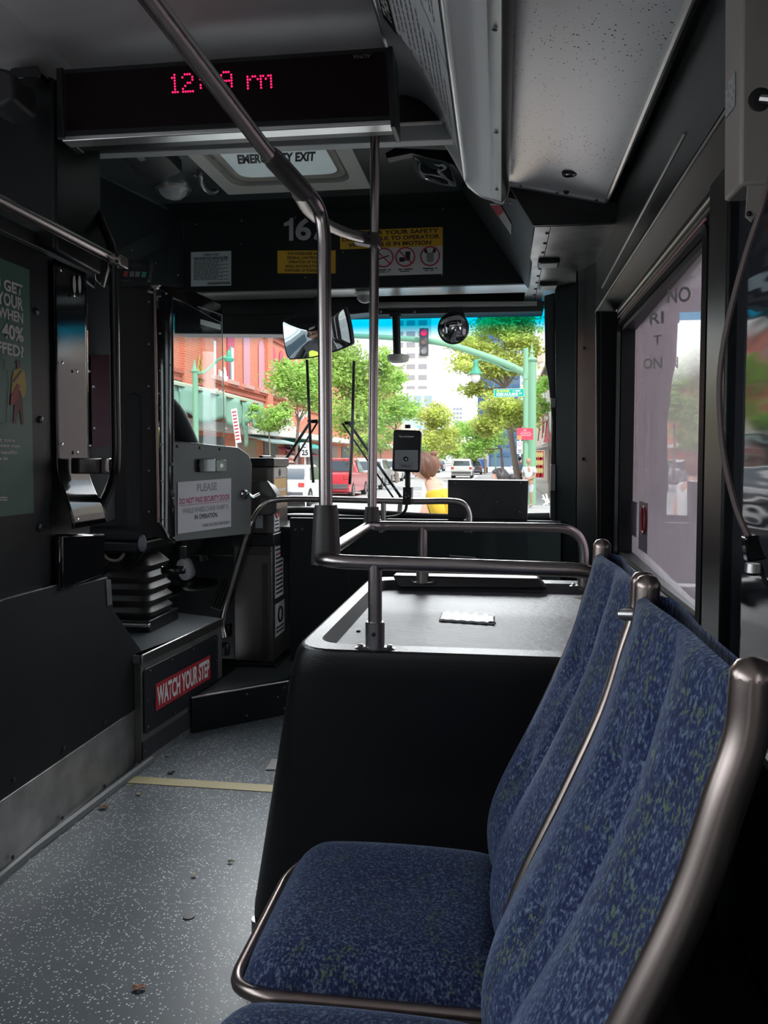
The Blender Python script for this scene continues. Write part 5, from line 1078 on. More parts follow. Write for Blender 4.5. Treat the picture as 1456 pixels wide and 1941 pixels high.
# dome cameras, mirrors
dc = thing('dome_camera', 'small clear dome camera fixed under the header underside', 'camera', P(693, 560, Y=4.0))
c = P(692, 556, Y=3.98); MB().lathe(c, (0, 0, -1), [(.052, 0), (.050, .012), (.046, .014)], 24).build('camera_base', white_pl, dc, smooth=True)
MB().lathe(c, (0, 0, -1), [(.046, .012), (.042, .030), (.026, .044), (.008, .050), (.001, .051)], 24).build('dome', mat('dome_glass', (.5, .5, .5), .06, .0, trans=.6), dc, smooth=True); MB().ell(c+V((0, 0, -.02)), .018).build('lens', black, dc, smooth=True)
pcm = thing('drop_camera', 'dome camera hanging on a black stalk in front of the windshield', 'camera', P(750, 680, Y=4.3))
YD = 4.28
MB().box(P(735, 583, Y=YD), P(765, 592, Y=YD+.06)).build('mount_plate', black, pcm, bevel=.003); MB().box(P(738, 590, Y=YD), P(761, 603, Y=YD+.05)).build('knuckle', black, pcm, bevel=.004)
MB().tube([P(751, 600, Y=YD+.02), P(753, 677, Y=YD+.02)], .022, 14).build('stalk', black, pcm, smooth=True)
c = P(755, 675, Y=YD+.02); MB().lathe(c, (0, 0, -1), [(.060, -.004), (.062, .004), (.056, .026), (.050, .030)], 24).build('camera_base', mat('cam_cream', (.42, .40, .36), .5), pcm, smooth=True)
MB().lathe(c, (0, 0, -1), [(.046, .028), (.036, .044), (.016, .054), (.001, .056)], 20).build('dome', mat('dome_glass', (0, 0, 0)), pcm, smooth=True)
for x in (722, 786): screws([P(x, 590, Y=4.24)], (0, -1, 0), pcm, .008)
mirror_f = mat('mirror_silver', (0, 0, 0))
rm = thing('round_mirror', 'round convex mirror with a black rim at the top of the windshield', 'mirror', P(859, 621, Y=4.25))
c = P(859, 622, Y=4.22); ax = (EYE+V((-.9, -.6, .1))-c).normalized()
MB().lathe(c-ax*.02, ax, [(.060, -.02), (.083, .0), (.0855, .014), (.079, .020)], 32).build('rim', rubber, rm, smooth=True)
MB().lathe(c-ax*.02, ax, [(.079, .018), (.065, .025), (.045, .031), (.022, .035), (.0005, .0365)], 32).build('mirror_face', mirror_f, rm, smooth=True)
MB().slab([P(848, 580, Y=4.28), P(878, 578, Y=4.28), P(882, 600, Y=4.28), P(850, 598, Y=4.28)], (0, .04, 0)).build('mount', black, rm, bevel=.004)
im = thing('interior_mirror', 'rounded rectangular driver mirror with a black frame hanging behind the aisle post', 'mirror', P(600, 640, Y=4.0))
cM = P(600, 631, Y=4.0); headp = nk+V((0, .03, .20)); nM = ((EYE-cM).normalized()+(headp-cM).normalized()).normalized()
# the frame's corners lie on the mirror's own plane
mc = [PP(x, y, cM, nM) for x, y in ((548, 682), (598, 677), (660, 656), (666, 640), (656, 590), (645, 582), (600, 588), (540, 606), (534, 622), (540, 668))]
cen = sum(mc, V())/len(mc); mcr = spline(mc+[mc[0]], 4)[:-1]
MB().slab([p-nM*.004 for p in mcr], -nM*.030).build('frame', rubber, im, bevel=.004)
inn = [cen+(p-cen)*.95 for p in mcr]; rows = [inn]+[[cen+(p-cen)*s_+nM*.012*(1-s_*s_) for p in inn] for s_ in (.8, .6, .4, .2)]
n = len(inn); MB().add([p for r_ in rows for p in r_]+[cen+nM*.0125], [(j*n+i, j*n+(i+1) % n, (j+1)*n+(i+1) % n, (j+1)*n+i) for j in range(4) for i in range(n)]+[(4*n+i, 4*n+(i+1) % n, 5*n) for i in range(n)]).build('mirror_face', mirror_f, im, smooth=True)
sx_ = P(600, 585, Y=4.08); MB().tube([cen-nM*.03, sx_+V((0, 0, -.03)), V((sx_.x, 4.08, zb+.002))], .012, 8).build('stem', black, im, smooth=True)
# ---------------------------------------------------------------- left side: advert case, gloss panel, partition, rail
XA = XP
ac = thing('advert_case', 'black wall panel on the left holding a green recruitment poster', 'panel', (XA, 2.4, 1.1))
PX_ = lambda x, y, d=0.: P(x, y, X=XA)+V((d, 0, 0))
ye = PX_(95, 700).y
MB().box((XA-.02, 1.5, .70), (XA, ye, PX_(95, 484).z)).build('backing_board', mat('case_black', (.008, .008, .010), .36, spec=.3, bump=.1, bscale=150), ac, bevel=.003)
MB().box((XA-.02, 1.5, PX_(95, 484).z+.004), (XA+.006, ye, PX_(95, 484).z+.05)).build('top_strip', mat('pillar_grey', (0, 0, 0)), ac, bevel=.004)
screws([PX_(68, 590, .001), PX_(76, 795, .001), PX_(74, 1000, .001)], (1, 0, 0), ac, .012, mat('knob_black', (.02, .02, .02), .3), 'round_fastener')
yp = PX_(58, 700).y; zt0 = PX_(58, 513).z; zb0 = PX_(63, 972).z
po = thing('recruitment_poster', 'dark green recruitment poster with pale slogan and a person in a yellow top', 'poster', (XA, yp-.3, 1.2))
q = quad((XA+.002, yp-.75, zb0), (XA+.002, yp, zb0), (XA+.002, yp-.75, zt0))
plate(q, mat('poster_green', (.035, .105, .075), .4), po, 'poster_sheet')
cream = mat('poster_cream', (.50, .46, .44), .5)
def lp_(x, y): 
    p = PX_(x, y, .003); return p
def ptext(s, xr, yt, yb_, wm):
    r0, r1 = lp_(xr, yb_), lp_(xr, yt); l0 = V((r0.x, r0.y-wm, r0.z)); text(s, l0, r0, V((r1.x, r0.y-wm, r0.z+(r1-r0).length)), cream, po, bold=.03)
ptext('DO YOU GET', 41, 541, 562, .30); ptext('ALL YOUR', 41, 575, 592, .25) if False else ptext('YOUR', 42, 566, 590, .125)
ptext('PAY WHEN', 41, 595, 615, .25) if False else ptext('WHEN', 42, 594, 614, .12)
ptext('40%', 43, 622, 650, .105); ptext('STAFFED?', 43, 657, 679, .22)
for k, (s, w_) in enumerate((('contract more', .14), ('government must', .16), ('and benefits', .12), ('we do.', .055))): ptext(s, (26, 36, 30, 14)[k], 832+11*k, 839+11*k, w_)
bars(quad(lp_(-30, 949), lp_(12, 949), lp_(-30, 941)), [(0, 1, .0, .35), (0, 1, .6, .35)], cream, po)
def fig(pts, m_, nm, off=.0032): MB().slab([P(x, y, X=XA+off) for x, y in pts], (.0006, 0, 0)).build(nm, m_, po)
fig([(31, 684), (37, 683), (39, 690), (37, 698), (32, 698)], mat('print_skin', (.16, .08, .06), .6), 'printed_head'); fig([(31, 684), (37, 683), (39, 688), (31, 688)], ink, 'printed_hair', .0042)
fig([(26, 702), (38, 698), (46, 704), (50, 735), (47, 752), (41, 754), (38, 740), (30, 742), (26, 750), (21, 745), (23, 715)], mat('print_yellow', (.40, .28, .07), .6), 'printed_shirt')
fig([(28, 742), (40, 740), (43, 775), (46, 803), (42, 805), (37, 778), (34, 778), (30, 803), (25, 800), (27, 775)], mat('print_leg', (.15, .05, .04), .6), 'printed_legs')
fig([(32, 728), (37, 730), (34, 755), (26, 768), (20, 768), (21, 750)], mat('print_red', (.30, .05, .05), .6), 'printed_bag', .0042); fig([(39, 702), (42, 703), (26, 725), (25, 721)], ink, 'printed_strap', .0042)
mb = MB(); mb.tube([lp_(x, y) for x, y in ((2, 676), (8, 680), (9, 692), (7, 698), (14, 704), (16, 730), (14, 745), (12, 800), (4, 804), (1, 800))], .0008, 4); mb.build('printed_outline', cream, po)
# gloss panel
gp = thing('gloss_side_panel', 'glossy black bent metal panel between the poster case and the driver partition', 'panel', (XA, 2.7, 1.2))
gpts = [PX_(99, 505), PX_(99, 995), PX_(188, 985), PX_(186, 930), PX_(168, 885), PX_(158, 860), PX_(158, 530)]
ya_, yb_ = PX_(99, 700).y, PX_(160, 700).y
zlo, zhi = PX_(99, 1003).z, PX_(99, 492).z
def gsurf(u, v):
    y = ya_+(yb_-ya_)*u; z = zlo+(zhi-zlo)*v; 
    k = max(0, 1-(v/.24)); k = min(1, k); x = XA+.01+.05*(math.sin(k*math.pi/2)**2 if k > 0 else 0)
    if k > 0: y = y+.03*k*u
    return V((x, y, z))
MB().box((XA-.04, ya_-.05, zlo-.3), (XA-.006, yb_+.03, zhi)).build('backing', black, gp)
MB().grid(gsurf, 14, 40).build('bent_sheet', gloss_black, gp, smooth=True, solid=.004)
screws([PX_(104, 512, .02), PX_(130, 560, .02), PX_(107, 688, .02), PX_(135, 704, .02), PX_(107, 842, .02), PX_(136, 858, .02), PX_(110, 985, .07)], (1, 0, 0), gp, .006, chrome, 'bolt')
MB().slab([PX_(101, 898, .06), PX_(150, 898, .06), PX_(150, 868, .06), PX_(101, 868, .06)], (.03, 0, 0)).build('lock_bracket', black, gp, bevel=.004)
MB().slab([PX_(144, 898, .09), PX_(160, 898, .09), PX_(158, 868, .09), PX_(144, 868, .09)], (.02, 0, 0)).build('lock_plate', steel, gp, bevel=.003)
MB().lathe(PX_(156, 884, .11), (.8, -.5, 0), [(.026, -.02), (.026, .008), (.022, .012), (.012, .012), (.011, .008)], 20).build('round_lock', charcoal, gp, smooth=True)
MB().slab([PX_(100, 1120), PX_(186, 1090), PX_(186, 1010), PX_(100, 1012)], (.03, 0, 0)).build('lower_housing', gloss_black, gp, bevel=.01)
dpn = thing('driver_side_panel', 'recessed dark panel with a maroon inset behind the black stanchion', 'panel', PX_(190, 800))
MB().slab([P(166, 520, Y=3.0), P(215, 545, Y=3.1), P(217, 985, Y=3.1), P(168, 1000, Y=3.0)], (0, .02, 0)).build('panel_sheet', black, dpn, bevel=.002)
MB().slab([P(173, 674, Y=2.99), P(207, 672, Y=3.05), P(210, 845, Y=3.05), P(176, 850, Y=2.99)], (0, -.004, 0)).build('inset_window', mat('inset_maroon', (.045, .012, .02), .25), dpn)
screws([P(170, 704, Y=2.985), P(178, 733, Y=2.985), P(172, 845, Y=2.985), P(180, 812, Y=2.985)], (0, -1, 0), dpn, .006)
# low partition
lpn = thing('low_partition', 'low matte black partition with a notched top edge along the left aisle', 'partition', (XA, 2.6, .25))
pts = [P(-60, 1490, X=XA+.02)]
top = [PX_(-60, 1155, .02), PX_(0, 1133, .02), PX_(124, 1100, .02), PX_(128, 1110, .02), PX_(194, 1093, .02), PX_(201, 1105, .02), PX_(205, 1155, .02), PX_(240, 1205, .02), PX_(268, 1243, .02), PX_(271, 1328, .02)]
zb1 = PX_(271, 1328, .02).z
lowp = [V((XA+.02, top[-1].y, zb1)), V((XA+.02, -3.0, zb1+.01))]
top2 = [V((XA+.02, -3.0, top[0].z))]+[V((XA+.02, p.y, p.z)) for p in top]
MB().slab(top2+[lowp[1]], (-.02, 0, 0)).build('board', mat('matte_black_board', (.008, .009, .011), .55, spec=.2, bump=.2, bscale=100, var=.2, vscale=5), lpn, bevel=.004)
MB().slab([PX_(190, 1098, .02), PX_(199, 1098, .02), PX_(202, 1145, .02), PX_(193, 1148, .02)], (.003, 0, 0)).build('worn_edge', scuffed, lpn)
kpz = thing('kick_plate', 'scuffed aluminium kick plate with rivets along the base of the left partition', 'panel', (XA, 2.6, 0))
MB().slab([(XA+.015, -3.0, .012), (XA+.015, 2.3, .012), (XA+.022, top[-1].y, .012), (XA+.022, top[-1].y, zb1), (XA+.015, -3, zb1+.01)], (-.015, 0, 0)).build('plate', scuffed, kpz, bevel=.001)
for pts in (((26, 1478), (121, 1418), (199, 1369), (264, 1325)), ((24, 1625), (118, 1550), (198, 1490), (267, 1440))): screws([P(x, y, X=XA+.023) for x, y in pts], (1, 0, 0), kpz, .007, mat('rivet_dark', (.07, .06, .06), .35, .8), 'rivet')
# upper left rail and stanchion
lr = thing('left_overhead_rail', 'bright steel overhead rail entering from the left to a clamp above the partition', 'handrail', P(215, 490, X=-1.3))
ra, rb = P(-60, 340, X=-1.3), P(214, 490, X=-1.3)
MB().tube([V((-1.3, -3, rb.z)), rb], .0175, 18).build('rail', pole_m, lr, smooth=True)
MB().slab([P(207, 476, Y=rb.y-.03), P(228, 482, Y=rb.y-.03), P(228, 503, Y=rb.y-.03), P(206, 500, Y=rb.y-.03)], (0, .06, 0)).build('clamp', steel, lr, bevel=.004)
screws([P(211, 482, Y=rb.y-.032), P(221, 484, Y=rb.y-.032), P(221, 495, Y=rb.y-.032)], (0, -1, 0), lr, .005, rubber, 'bolt')
stn = thing('black_stanchion', 'black coated stanchion bending down from the left rail clamp to the partition', 'pole', rb)
yy = rb.y; MB().tube(spline([P(176, 385, Y=yy+.1), P(196, 430, Y=yy+.05), P(214, 480, Y=yy), P(216, 560, Y=yy), P(219, 760, Y=yy), P(220, 870, Y=yy), P(214, 908, Y=yy+.02), P(196, 952, Y=yy+.12), P(186, 985, Y=yy+.2)], 8), .0155, 14).build('tube', mat('stanchion_black', (.012, .010, .010), .25), stn, smooth=True)
fan = thing('small_bracket_plate', 'small steel bracket plate beside the clamp on the left pillar', 'bracket', P(190, 500, Y=2.7))
MB().slab([P(180, 480, Y=2.68), P(206, 498, Y=2.68), P(206, 508, Y=2.68), P(196, 545, Y=2.68), P(180, 530, Y=2.68)], (0, .01, 0)).build('plate', steel, fan, bevel=.003)
screws([P(186, 515, Y=2.675), P(190, 535, Y=2.675)], (0, -1, 0), fan, .005)
MB_c = P(146, 537, X=XA+.014)
lg = thing('oval_emblem', 'small pale oval split emblem near the top of the glossy side panel', 'emblem', MB_c)
for dx in (-5, 5):
    c = P(146+dx, 539, X=XA+.016); MB().ell(c, (.001, .010, .030), 14, 10).build('emblem_half', cream, lg)
# ---------------------------------------------------------------- litter on the floor
def leafobj(px, py, s, m_, label, seed):
    rng = random.Random(seed); c = P(px, py, Z=.004); a0_ = rng.random()*6; n = 14
    pts = [c+V((math.cos(2*math.pi*k/n+a0_)*s*(1+.25*rng.uniform(-1, 1)), math.sin(2*math.pi*k/n+a0_)*s*.6*(1+.25*rng.uniform(-1, 1)), rng.uniform(0, s*.35))) for k in range(n)]
    o = MB().add(pts+[c+V((0, 0, s*.12))], [(k, (k+1) % n, n) for k in range(n)]).build('dry_leaf', m_, None, solid=.0012)
    return tag(o, label, 'leaf', 'dry leaf litter on the bus floor')
br = mat('leaf_brown', (.30, .13, .07), .7, bump=.6, bscale=200); tn = mat('leaf_tan', (.42, .34, .20), .7); gn = mat('leaf_green', (.22, .28, .10), .7); dk = mat('leaf_dark', (.03, .025, .02), .7)
leafobj(262, 1872, .016, br, 'orange brown curled dry leaf lying nearest the viewer on the floor', 1)
leafobj(195, 1530, .017, br, 'orange brown dry leaf on the floor near the kick plate', 2)
leafobj(199, 1497, .012, br, 'small brown leaf fragment against the foot of the kick plate', 3)
leafobj(368, 1659, .009, tn, 'tiny pale seed husk in the middle of the floor', 4)
leafobj(438, 1633, .009, gn, 'tiny green leaf scrap on the floor toward the wheel housing', 5)
leafobj(319, 1432, .012, tn, 'small tan leaf scrap beyond the yellow line near the driver step', 6)
leafobj(325, 1464, .016, dk, 'blackened leaf just beyond the yellow standee line', 7)
leafobj(463, 1443, .008, tn, 'tiny tan crumb beyond the yellow line toward the wheel housing', 8)
leafobj(263, 1505, .010, tn, 'small tan leaf scrap just before the yellow standee line', 9)
leafobj(247, 1488, .008, tn, 'tiny tan crumb at the left end of the standee line', 10)
c = P(358, 1737, Z=.001)
tag(MB().lathe(c, (0, 0, 1), [(.016, 0), (.015, .002), (.001, .0025)], 16).build('floor_stud', mat('stud_grey', (.12, .12, .12), .4), smooth=True), 'flat grey round stud set in the speckled floor', 'stud')
fl = thing('floor_strip', 'pale metal edge strip on the floor beside the wheel housing box', 'trim strip', P(512, 1458, Z=0))
MB().slab([P(504, 1460, Z=.001), P(530, 1460, Z=.001), P(530, 1440, Z=.001), P(515, 1440, Z=.001)], (0, 0, .004)).build('strip', alum, fl)
# ================================================================ THE STREET OUTSIDE
ZR, ZK = -.52, -.40         # road and sidewalk heights
road_m = mat('asphalt_pale', (.46, .46, .46), .8, bump=.3, bscale=8, var=.10, vscale=2)
struct('road', MB().box((-11.0, 4.9, ZR-.2), (2.0, 400, ZR)), road_m)
walk_m = mat('sidewalk_concrete', (.46, .44, .41), .8, var=.08, vscale=1.5)
struct('sidewalk_left', MB().box((-15.5, -40, ZR-.2), (-11.0, 400, ZK)), walk_m)
struct('sidewalk_right', MB().box((2.0, -40, ZR-.2), (9.0, 400, ZK)), walk_m)
struct('ground', MB().box((-400, -100, ZR-.4), (400, 700, ZR-.2)), mat('far_ground', (.30, .30, .28), .9))
struct('road_behind', MB().box((-11.0, -40, ZR-.2), (2.0, 4.9, ZR)), road_m)
line_m = mat('road_paint', (.80, .80, .78), .6)
for k, x in enumerate((-3.2, -6.8)):
    for j in range(7):
        tag(MB().box((x-.06, 14+j*9, ZR), (x+.06, 17+j*9, ZR+.006)).build('lane_dash', line_m), 'white painted lane dash on the road ahead', 'road marking', 'white lane dashes on the road')
for k in range(9):
    tag(MB().box((-10.4+k*1.35, 7.0, ZR), (-9.7+k*1.35, 10.0, ZR+.006)).build('crosswalk_bar', line_m), 'white crosswalk bar on the road in front of the bus', 'road marking', 'crosswalk bars')
# ---------------------------------------------------------------- brick building on the left
XB = -14.5
brick = bpy.data.materials.new('orange_brick'); brick.use_nodes = True; nt = brick.node_tree; b = nt.nodes['Principled BSDF']; b.inputs['Roughness'].default_value = .85
tc = nt.nodes.new('ShaderNodeTexCoord'); sp2 = nt.nodes.new('ShaderNodeSeparateXYZ'); cb = nt.nodes.new('ShaderNodeCombineXYZ')
ad = nt.nodes.new('ShaderNodeMath'); ad.operation = 'ADD'
nt.links.new(tc.outputs['Object'], sp2.inputs[0]); nt.links.new(sp2.outputs[0], ad.inputs[0]); nt.links.new(sp2.outputs[1], ad.inputs[1]); nt.links.new(ad.outputs[0], cb.inputs[0]); nt.links.new(sp2.outputs[2], cb.inputs[1])
bk2 = nt.nodes.new('ShaderNodeTexBrick'); bk2.inputs['Color1'].default_value = (.66, .20, .11, 1); bk2.inputs['Color2'].default_value = (.60, .165, .09, 1); bk2.inputs['Mortar'].default_value = (.66, .40, .33, 1)
bk2.inputs['Scale'].default_value = 2.2; bk2.inputs['Mortar Size'].default_value = .018; nt.links.new(cb.outputs[0], bk2.inputs[0]); nt.links.new(bk2.outputs[0], b.inputs['Base Color'])
bb = thing('brick_building', 'orange red brick building with arched pink windows along the left side of the street', 'building', (XB, 30, ZK))
ZT = 10.2
MB().box((XB-12, 22, ZK), (XB, 112, ZT)).build('wall', brick, bb)
trimb = mat('brick_trim', (.47, .13, .09), .8)
for z, h_, d_, nm in ((5.05, .16, .18, 'sill_cornice'), (4.72, .12, .10, 'sill_cornice'), (9.1, .18, .25, 'upper_cornice'), (9.6, .30, .40, 'upper_cornice'), (8.7, .10, .12, 'upper_cornice')):
    MB().box((XB, 22, z), (XB+d_, 112, z+h_)).build(nm, trimb, bb)
def yat(px): return P(px, 800, X=XB).y
for px in (352, 391, 507): 
    y = yat(px); MB().box((XB, y-.55, 2.5), (XB+.22, y+.55, 9.1)).build('pilaster', brick, bb)
for k in range(5): MB().box((XB, 62+k*9.5, 2.5), (XB+.2, 63+k*9.5, 9.1)).build('pilaster', brick, bb)
pinkw = mat('pink_shutter', (.62, .30, .36), .6); redf = mat('red_window_frame', (.55, .06, .12), .5); wpane = mat('far_glass', (.10, .14, .14), .15); whf = mat('white_frame', (.75, .72, .70), .5)
def win(y, w_, z0, z1, fill, sash):
    A_ = [V((XB+.03, y-w_/2, z0)), V((XB+.03, y+w_/2, z0))]+[V((XB+.03, y+w_/2*math.cos(a), z1-w_/2+w_/2*math.sin(a))) for a in [k*math.pi/8 for k in range(9)]]
    f = MB().slab(A_, (.04, 0, 0)).build('window', fill, bb)
    MB().box((XB, y-w_*.75, z0-.22), (XB+.25, y+w_*.75, z0)).build('window_sill', mat('sill_pink', (.62, .36, .32), .7), bb)
    if sash:
        MB().box((XB+.07, y-w_*.30, z0+.05), (XB+.09, y+w_*.30, z0+(z1-z0)*.62)).build('pane', wpane, f); MB().box((XB+.09, y-w_*.05, z0), (XB+.10, y+w_*.32, z0+(z1-z0)*.6)).build('curtain', whf, f)
for px, w_, fill, sash in ((403, 1.0, redf, 1), (437, 1.0, redf, 1), (467, 1.0, pinkw, 0), (495, 1.0, pinkw, 0), (517, 1.0, redf, 1), (533, .9, redf, 1), (548, .9, pinkw, 0), (562, .9, pinkw, 0), (574, .9, redf, 1), (585, .9, pinkw, 0)):
    win(yat(px), w_*1.1, 5.4, 8.35, fill, sash)
# ground floor: white ledge, awnings, shop openings
MB().box((XB, 30, 2.55), (XB+1.1, 112, 2.95)).build('canopy_ledge', mat('ledge_white', (.72, .70, .66), .7), bb)
for k, (a, b2, m_) in enumerate(((36, 40, (.10, .09, .08)), (42, 45.5, (.30, .20, .17)), (47, 50, (.12, .14, .12)), (52, 56, (.20, .05, .06)), (58, 62, (.10, .12, .11)), (64, 69, (.25, .18, .14)), (71, 76, (.08, .09, .09)))):
    MB().box((XB, a, ZK), (XB+.06, b2, 2.3)).build('shop_opening', mat('shop_dark_%s' % 'abcdefg'[k], m_, .5), bb)
ag = mat('awning_green', (.24, .42, .33), .7)
aw = thing('green_awning', 'faded green draped shop awning on the brick facade', 'awning', (XB+.8, 32, 2.6))
MB().slab([(XB, 26, 4.6), (XB+2.0, 26, 4.05), (XB+2.0, 40.5, 4.05), (XB, 40.5, 4.6)], (0, 0, .1)).build('roof_edge', mat('awning_edge', (.46, .55, .42), .7), aw)
MB().grid(lambda u, v: V((XB+1.95+.12*math.sin(u*46), 26.2+u*14.2, 4.05-v*(1.0+.35*abs(math.sin(u*11))))), 90, 6).build('drape', ag, aw, solid=.03, smooth=True)
for u in (.3, .85): MB().grid(lambda a, v: V((XB+1.9, 26+u*14+(a-.5)*1.1*(1-v*.6)+.1*math.sin(v*9), 4.0-v*2.2)), 4, 10).build('hanging_cloth', ag, aw, solid=.05, smooth=True)
a2_ = thing('teal_awning', 'teal shop awning under the white canopy ledge', 'awning', (XB+1, 52, 2.4)); MB().slab([(XB, 51, 2.5), (XB+1.7, 51, 1.85), (XB+1.7, 57, 1.85), (XB, 57, 2.5)], (0, 0, .08)).build('canvas', mat('awning_teal', (.06, .36, .32), .7), a2_)
a3_ = thing('pale_awning', 'pale blue green shop awning below the graffiti', 'awning', (XB+1, 43, 2.4)); MB().slab([(XB, 43, 2.5), (XB+1.8, 43, 2.05), (XB+1.8, 48.5, 2.05), (XB, 48.5, 2.5)], (0, 0, .08)).build('canvas', mat('awning_pale', (.45, .60, .58), .7), a3_)
a4_ = thing('maroon_awning', 'maroon shop awning on the brick building further along', 'awning', (XB+1, 58, 1.6)); MB().slab([(XB, 50, 1.9), (XB+1.5, 50, 1.35), (XB+1.5, 56, 1.35), (XB, 56, 1.9)], (0, 0, .08)).build('canvas', mat('awning_maroon', (.26, .05, .08), .7), a4_)
sg = thing('shop_sign_board', 'pinkish shop sign board below the white ledge', 'sign', (XB+1.2, 47, 1.6)); sq_ = quad(P(523, 877, X=XB+1.2), P(560, 877, X=XB+1.2), P(523, 862, X=XB+1.2)); plate(sq_, mat('shopsign_pink', (.62, .42, .38), .6), sg, th=.05); MB().tube([sq_(.1, 1), sq_(.1, 1)+V((-.3, 0, .9))], .02, 4).build('hanger_rod', metal_dark, sg); MB().tube([sq_(.9, 1), sq_(.9, 1)+V((-.3, 0, .9))], .02, 4).build('hanger_rod', metal_dark, sg); bars(sq_, [(.1, .9, .3, .3)], mat('shopsign_red', (.5, .08, .08), .6), sg, lift=.01)
# graffiti: white and black brush strokes on the wall
rng = random.Random(11); gw = mat('graffiti_white', (.80, .80, .80), .6); gk = mat('graffiti_black', (.08, .08, .12), .6)
def scrib(px0, py0, px1, py1, n_, m_, r_, name):
    mb = MB()
    for k in range(n_):
        cx0 = px0+(px1-px0)*(k+.5)/n_; w_ = (px1-px0)/n_*.55; h_ = (py1-py0)/2; cy0 = (py0+py1)/2
        pts = [P(cx0+w_*rng.uniform(-1, 1), cy0+h_*rng.uniform(-1, 1), X=XB+.06) for _ in range(5)]
        mb.tube(spline(pts, 5), r_, 4)
    mb.build(name, m_, bb)
scrib(446, 765, 474, 808, 5, gw, .10, 'graffiti'); scrib(448, 767, 472, 806, 5, gk, .06, 'graffiti'); scrib(478, 780, 560, 826, 12, gw, .10, 'graffiti'); scrib(390, 738, 425, 764, 6, gw, .09, 'graffiti'); scrib(413, 698, 430, 730, 5, gw, .07, 'graffiti'); scrib(374, 668, 388, 730, 3, mat('graffiti_yellow', (.5, .45, .1), .6), .035, 'graffiti'); scrib(560, 775, 585, 800, 4, gw, .07, 'graffiti')
MB().box((XB, yat(540)-.8, 3.2), (XB+.08, yat(540)+.8, 4.6)).build('boarded_window', mat('board_cream', (.55, .50, .38), .7), bb)
# ---------------------------------------------------------------- other buildings
def tower(name, label, px0, px1, pytop, Yd, col, rows, cols, winc, pybot=None, depth=None, sideface=True):
    a, b3 = P(px0, 860, Y=Yd), P(px1, 860, Y=Yd); zt_ = P((px0+px1)/2, pytop, Y=Yd).z
    zb2 = ZR if pybot is None else P((px0+px1)/2, pybot, Y=Yd).z
    t = thing(name, label, 'building', ((a.x+b3.x)/2, Yd, zb2)); dp_ = depth or abs(b3.x-a.x)*.8
    MB().box((a.x, Yd, zb2 if pybot is None else zb2), (b3.x, Yd+dp_, zt_)).build('wall', mat(name+'_wall_%d' % px0, col, .8), t)
    wm = mat(name+'_win_%d' % px0, winc, .3); fw = (b3.x-a.x)/cols; fh = (zt_-max(zb2, 1))/rows
    for r in range(rows):
        for c in range(cols):
            x0 = a.x+fw*(c+.15); z0 = max(zb2, 1)+fh*(r+.3)
            MB().box((x0, Yd-.15, z0), (x0+fw*.7, Yd, z0+fh*.42)).build('window', wm, t)
    return t
tower('hotel_tower', 'tall cream tower with rows of grey windows seen between the trees', 745, 812, 560, 240, (.72, .63, .54), 15, 3, (.30, .28, .30))
t = tower('office_podium', 'wide cream podium block at the foot of the cream tower', 700, 822, 738, 225, (.74, .68, .60), 3, 6, (.35, .45, .45), depth=14)
tower('glass_block', 'low pale blue glass block below the cream podium', 755, 800, 760, 205, (.45, .60, .70), 3, 4, (.25, .45, .60), depth=8)
tower('distant_tower', 'small pale distant tower between the street trees', 858, 876, 771, 420, (.62, .63, .66), 12, 3, (.30, .33, .38))
tower('slim_distant_tower', 'slim grey distant tower right of the small pale one', 905, 922, 700, 380, (.55, .57, .62), 14, 2, (.40, .43, .50))
tower('blue_glass_tower', 'dark blue glass tower behind the large tree on the right', 905, 985, 575, 170, (.10, .16, .24), 16, 5, (.05, .12, .22))
tower('striped_tower', 'pale striped tower next to the dark blue glass tower', 985, 1006, 590, 160, (.55, .62, .70), 24, 1, (.25, .35, .48))
tower('cream_corner_building', 'cream building high behind the green mast pole on the right', 1012, 1070, 655, 80, (.75, .66, .55), 5, 3, (.55, .45, .36), depth=14)
fr2 = thing('street_end_block', 'cream low rise block far down the left side of the street', 'building', (-14, 114, ZK)); MB().box((-26, 113, ZK), (-14.2, 200, 6.5)).build('wall', mat('low_cream', (.66, .56, .45), .8), fr2)
fr4 = thing('street_end_hall', 'pale grey building closing the far end of the street', 'building', (0, 300, ZR)); MB().box((-25, 300, ZR), (22, 310, 9)).build('wall', mat('end_grey', (.55, .55, .53), .8), fr4)
# right-hand shops with mural
XRB = 3.3
rb_ = thing('mural_shop_building', 'cream shop building with a white and green mural panel on the right sidewalk', 'building', (XRB, 40, ZK))
MB().box((XRB, 28, ZK), (XRB+10, 75, 7.6)).build('wall', mat('shop_cream', (.66, .57, .48), .8), rb_)
MB().slab([(XRB-1.2, 28, 5.6), (XRB, 28, 6.4), (XRB, 60, 6.4), (XRB-1.2, 60, 5.6)], (0, 0, .15)).build('roof_eave', mat('eave_tan', (.42, .33, .24), .8), rb_)
MB().box((XRB-.9, 28, 1.85), (XRB, 60, 2.0)).build('canopy', mat('canopy_grey', (.45, .45, .42), .7), rb_)
mural = MB().box((XRB-.95, 29, 2.0), (XRB-.90, 46, 4.9)).build('mural_panel', mat('mural_white', (.70, .76, .70), .7, var=.12, vscale=.6), rb_)
for ya_3, za_3 in ((31, 3.0), (34, 3.4)): MB().slab([(XRB-1.0, ya_3, za_3), (XRB-1.0, ya_3+1.2, za_3+.2), (XRB-1.0, ya_3+1.5, za_3+1.2), (XRB-1.0, ya_3+.6, za_3+1.0)], (.04, 0, 0)).build('mural_patch', mat('mural_green', (.30, .50, .30), .7), rb_)
scr_ = MB()
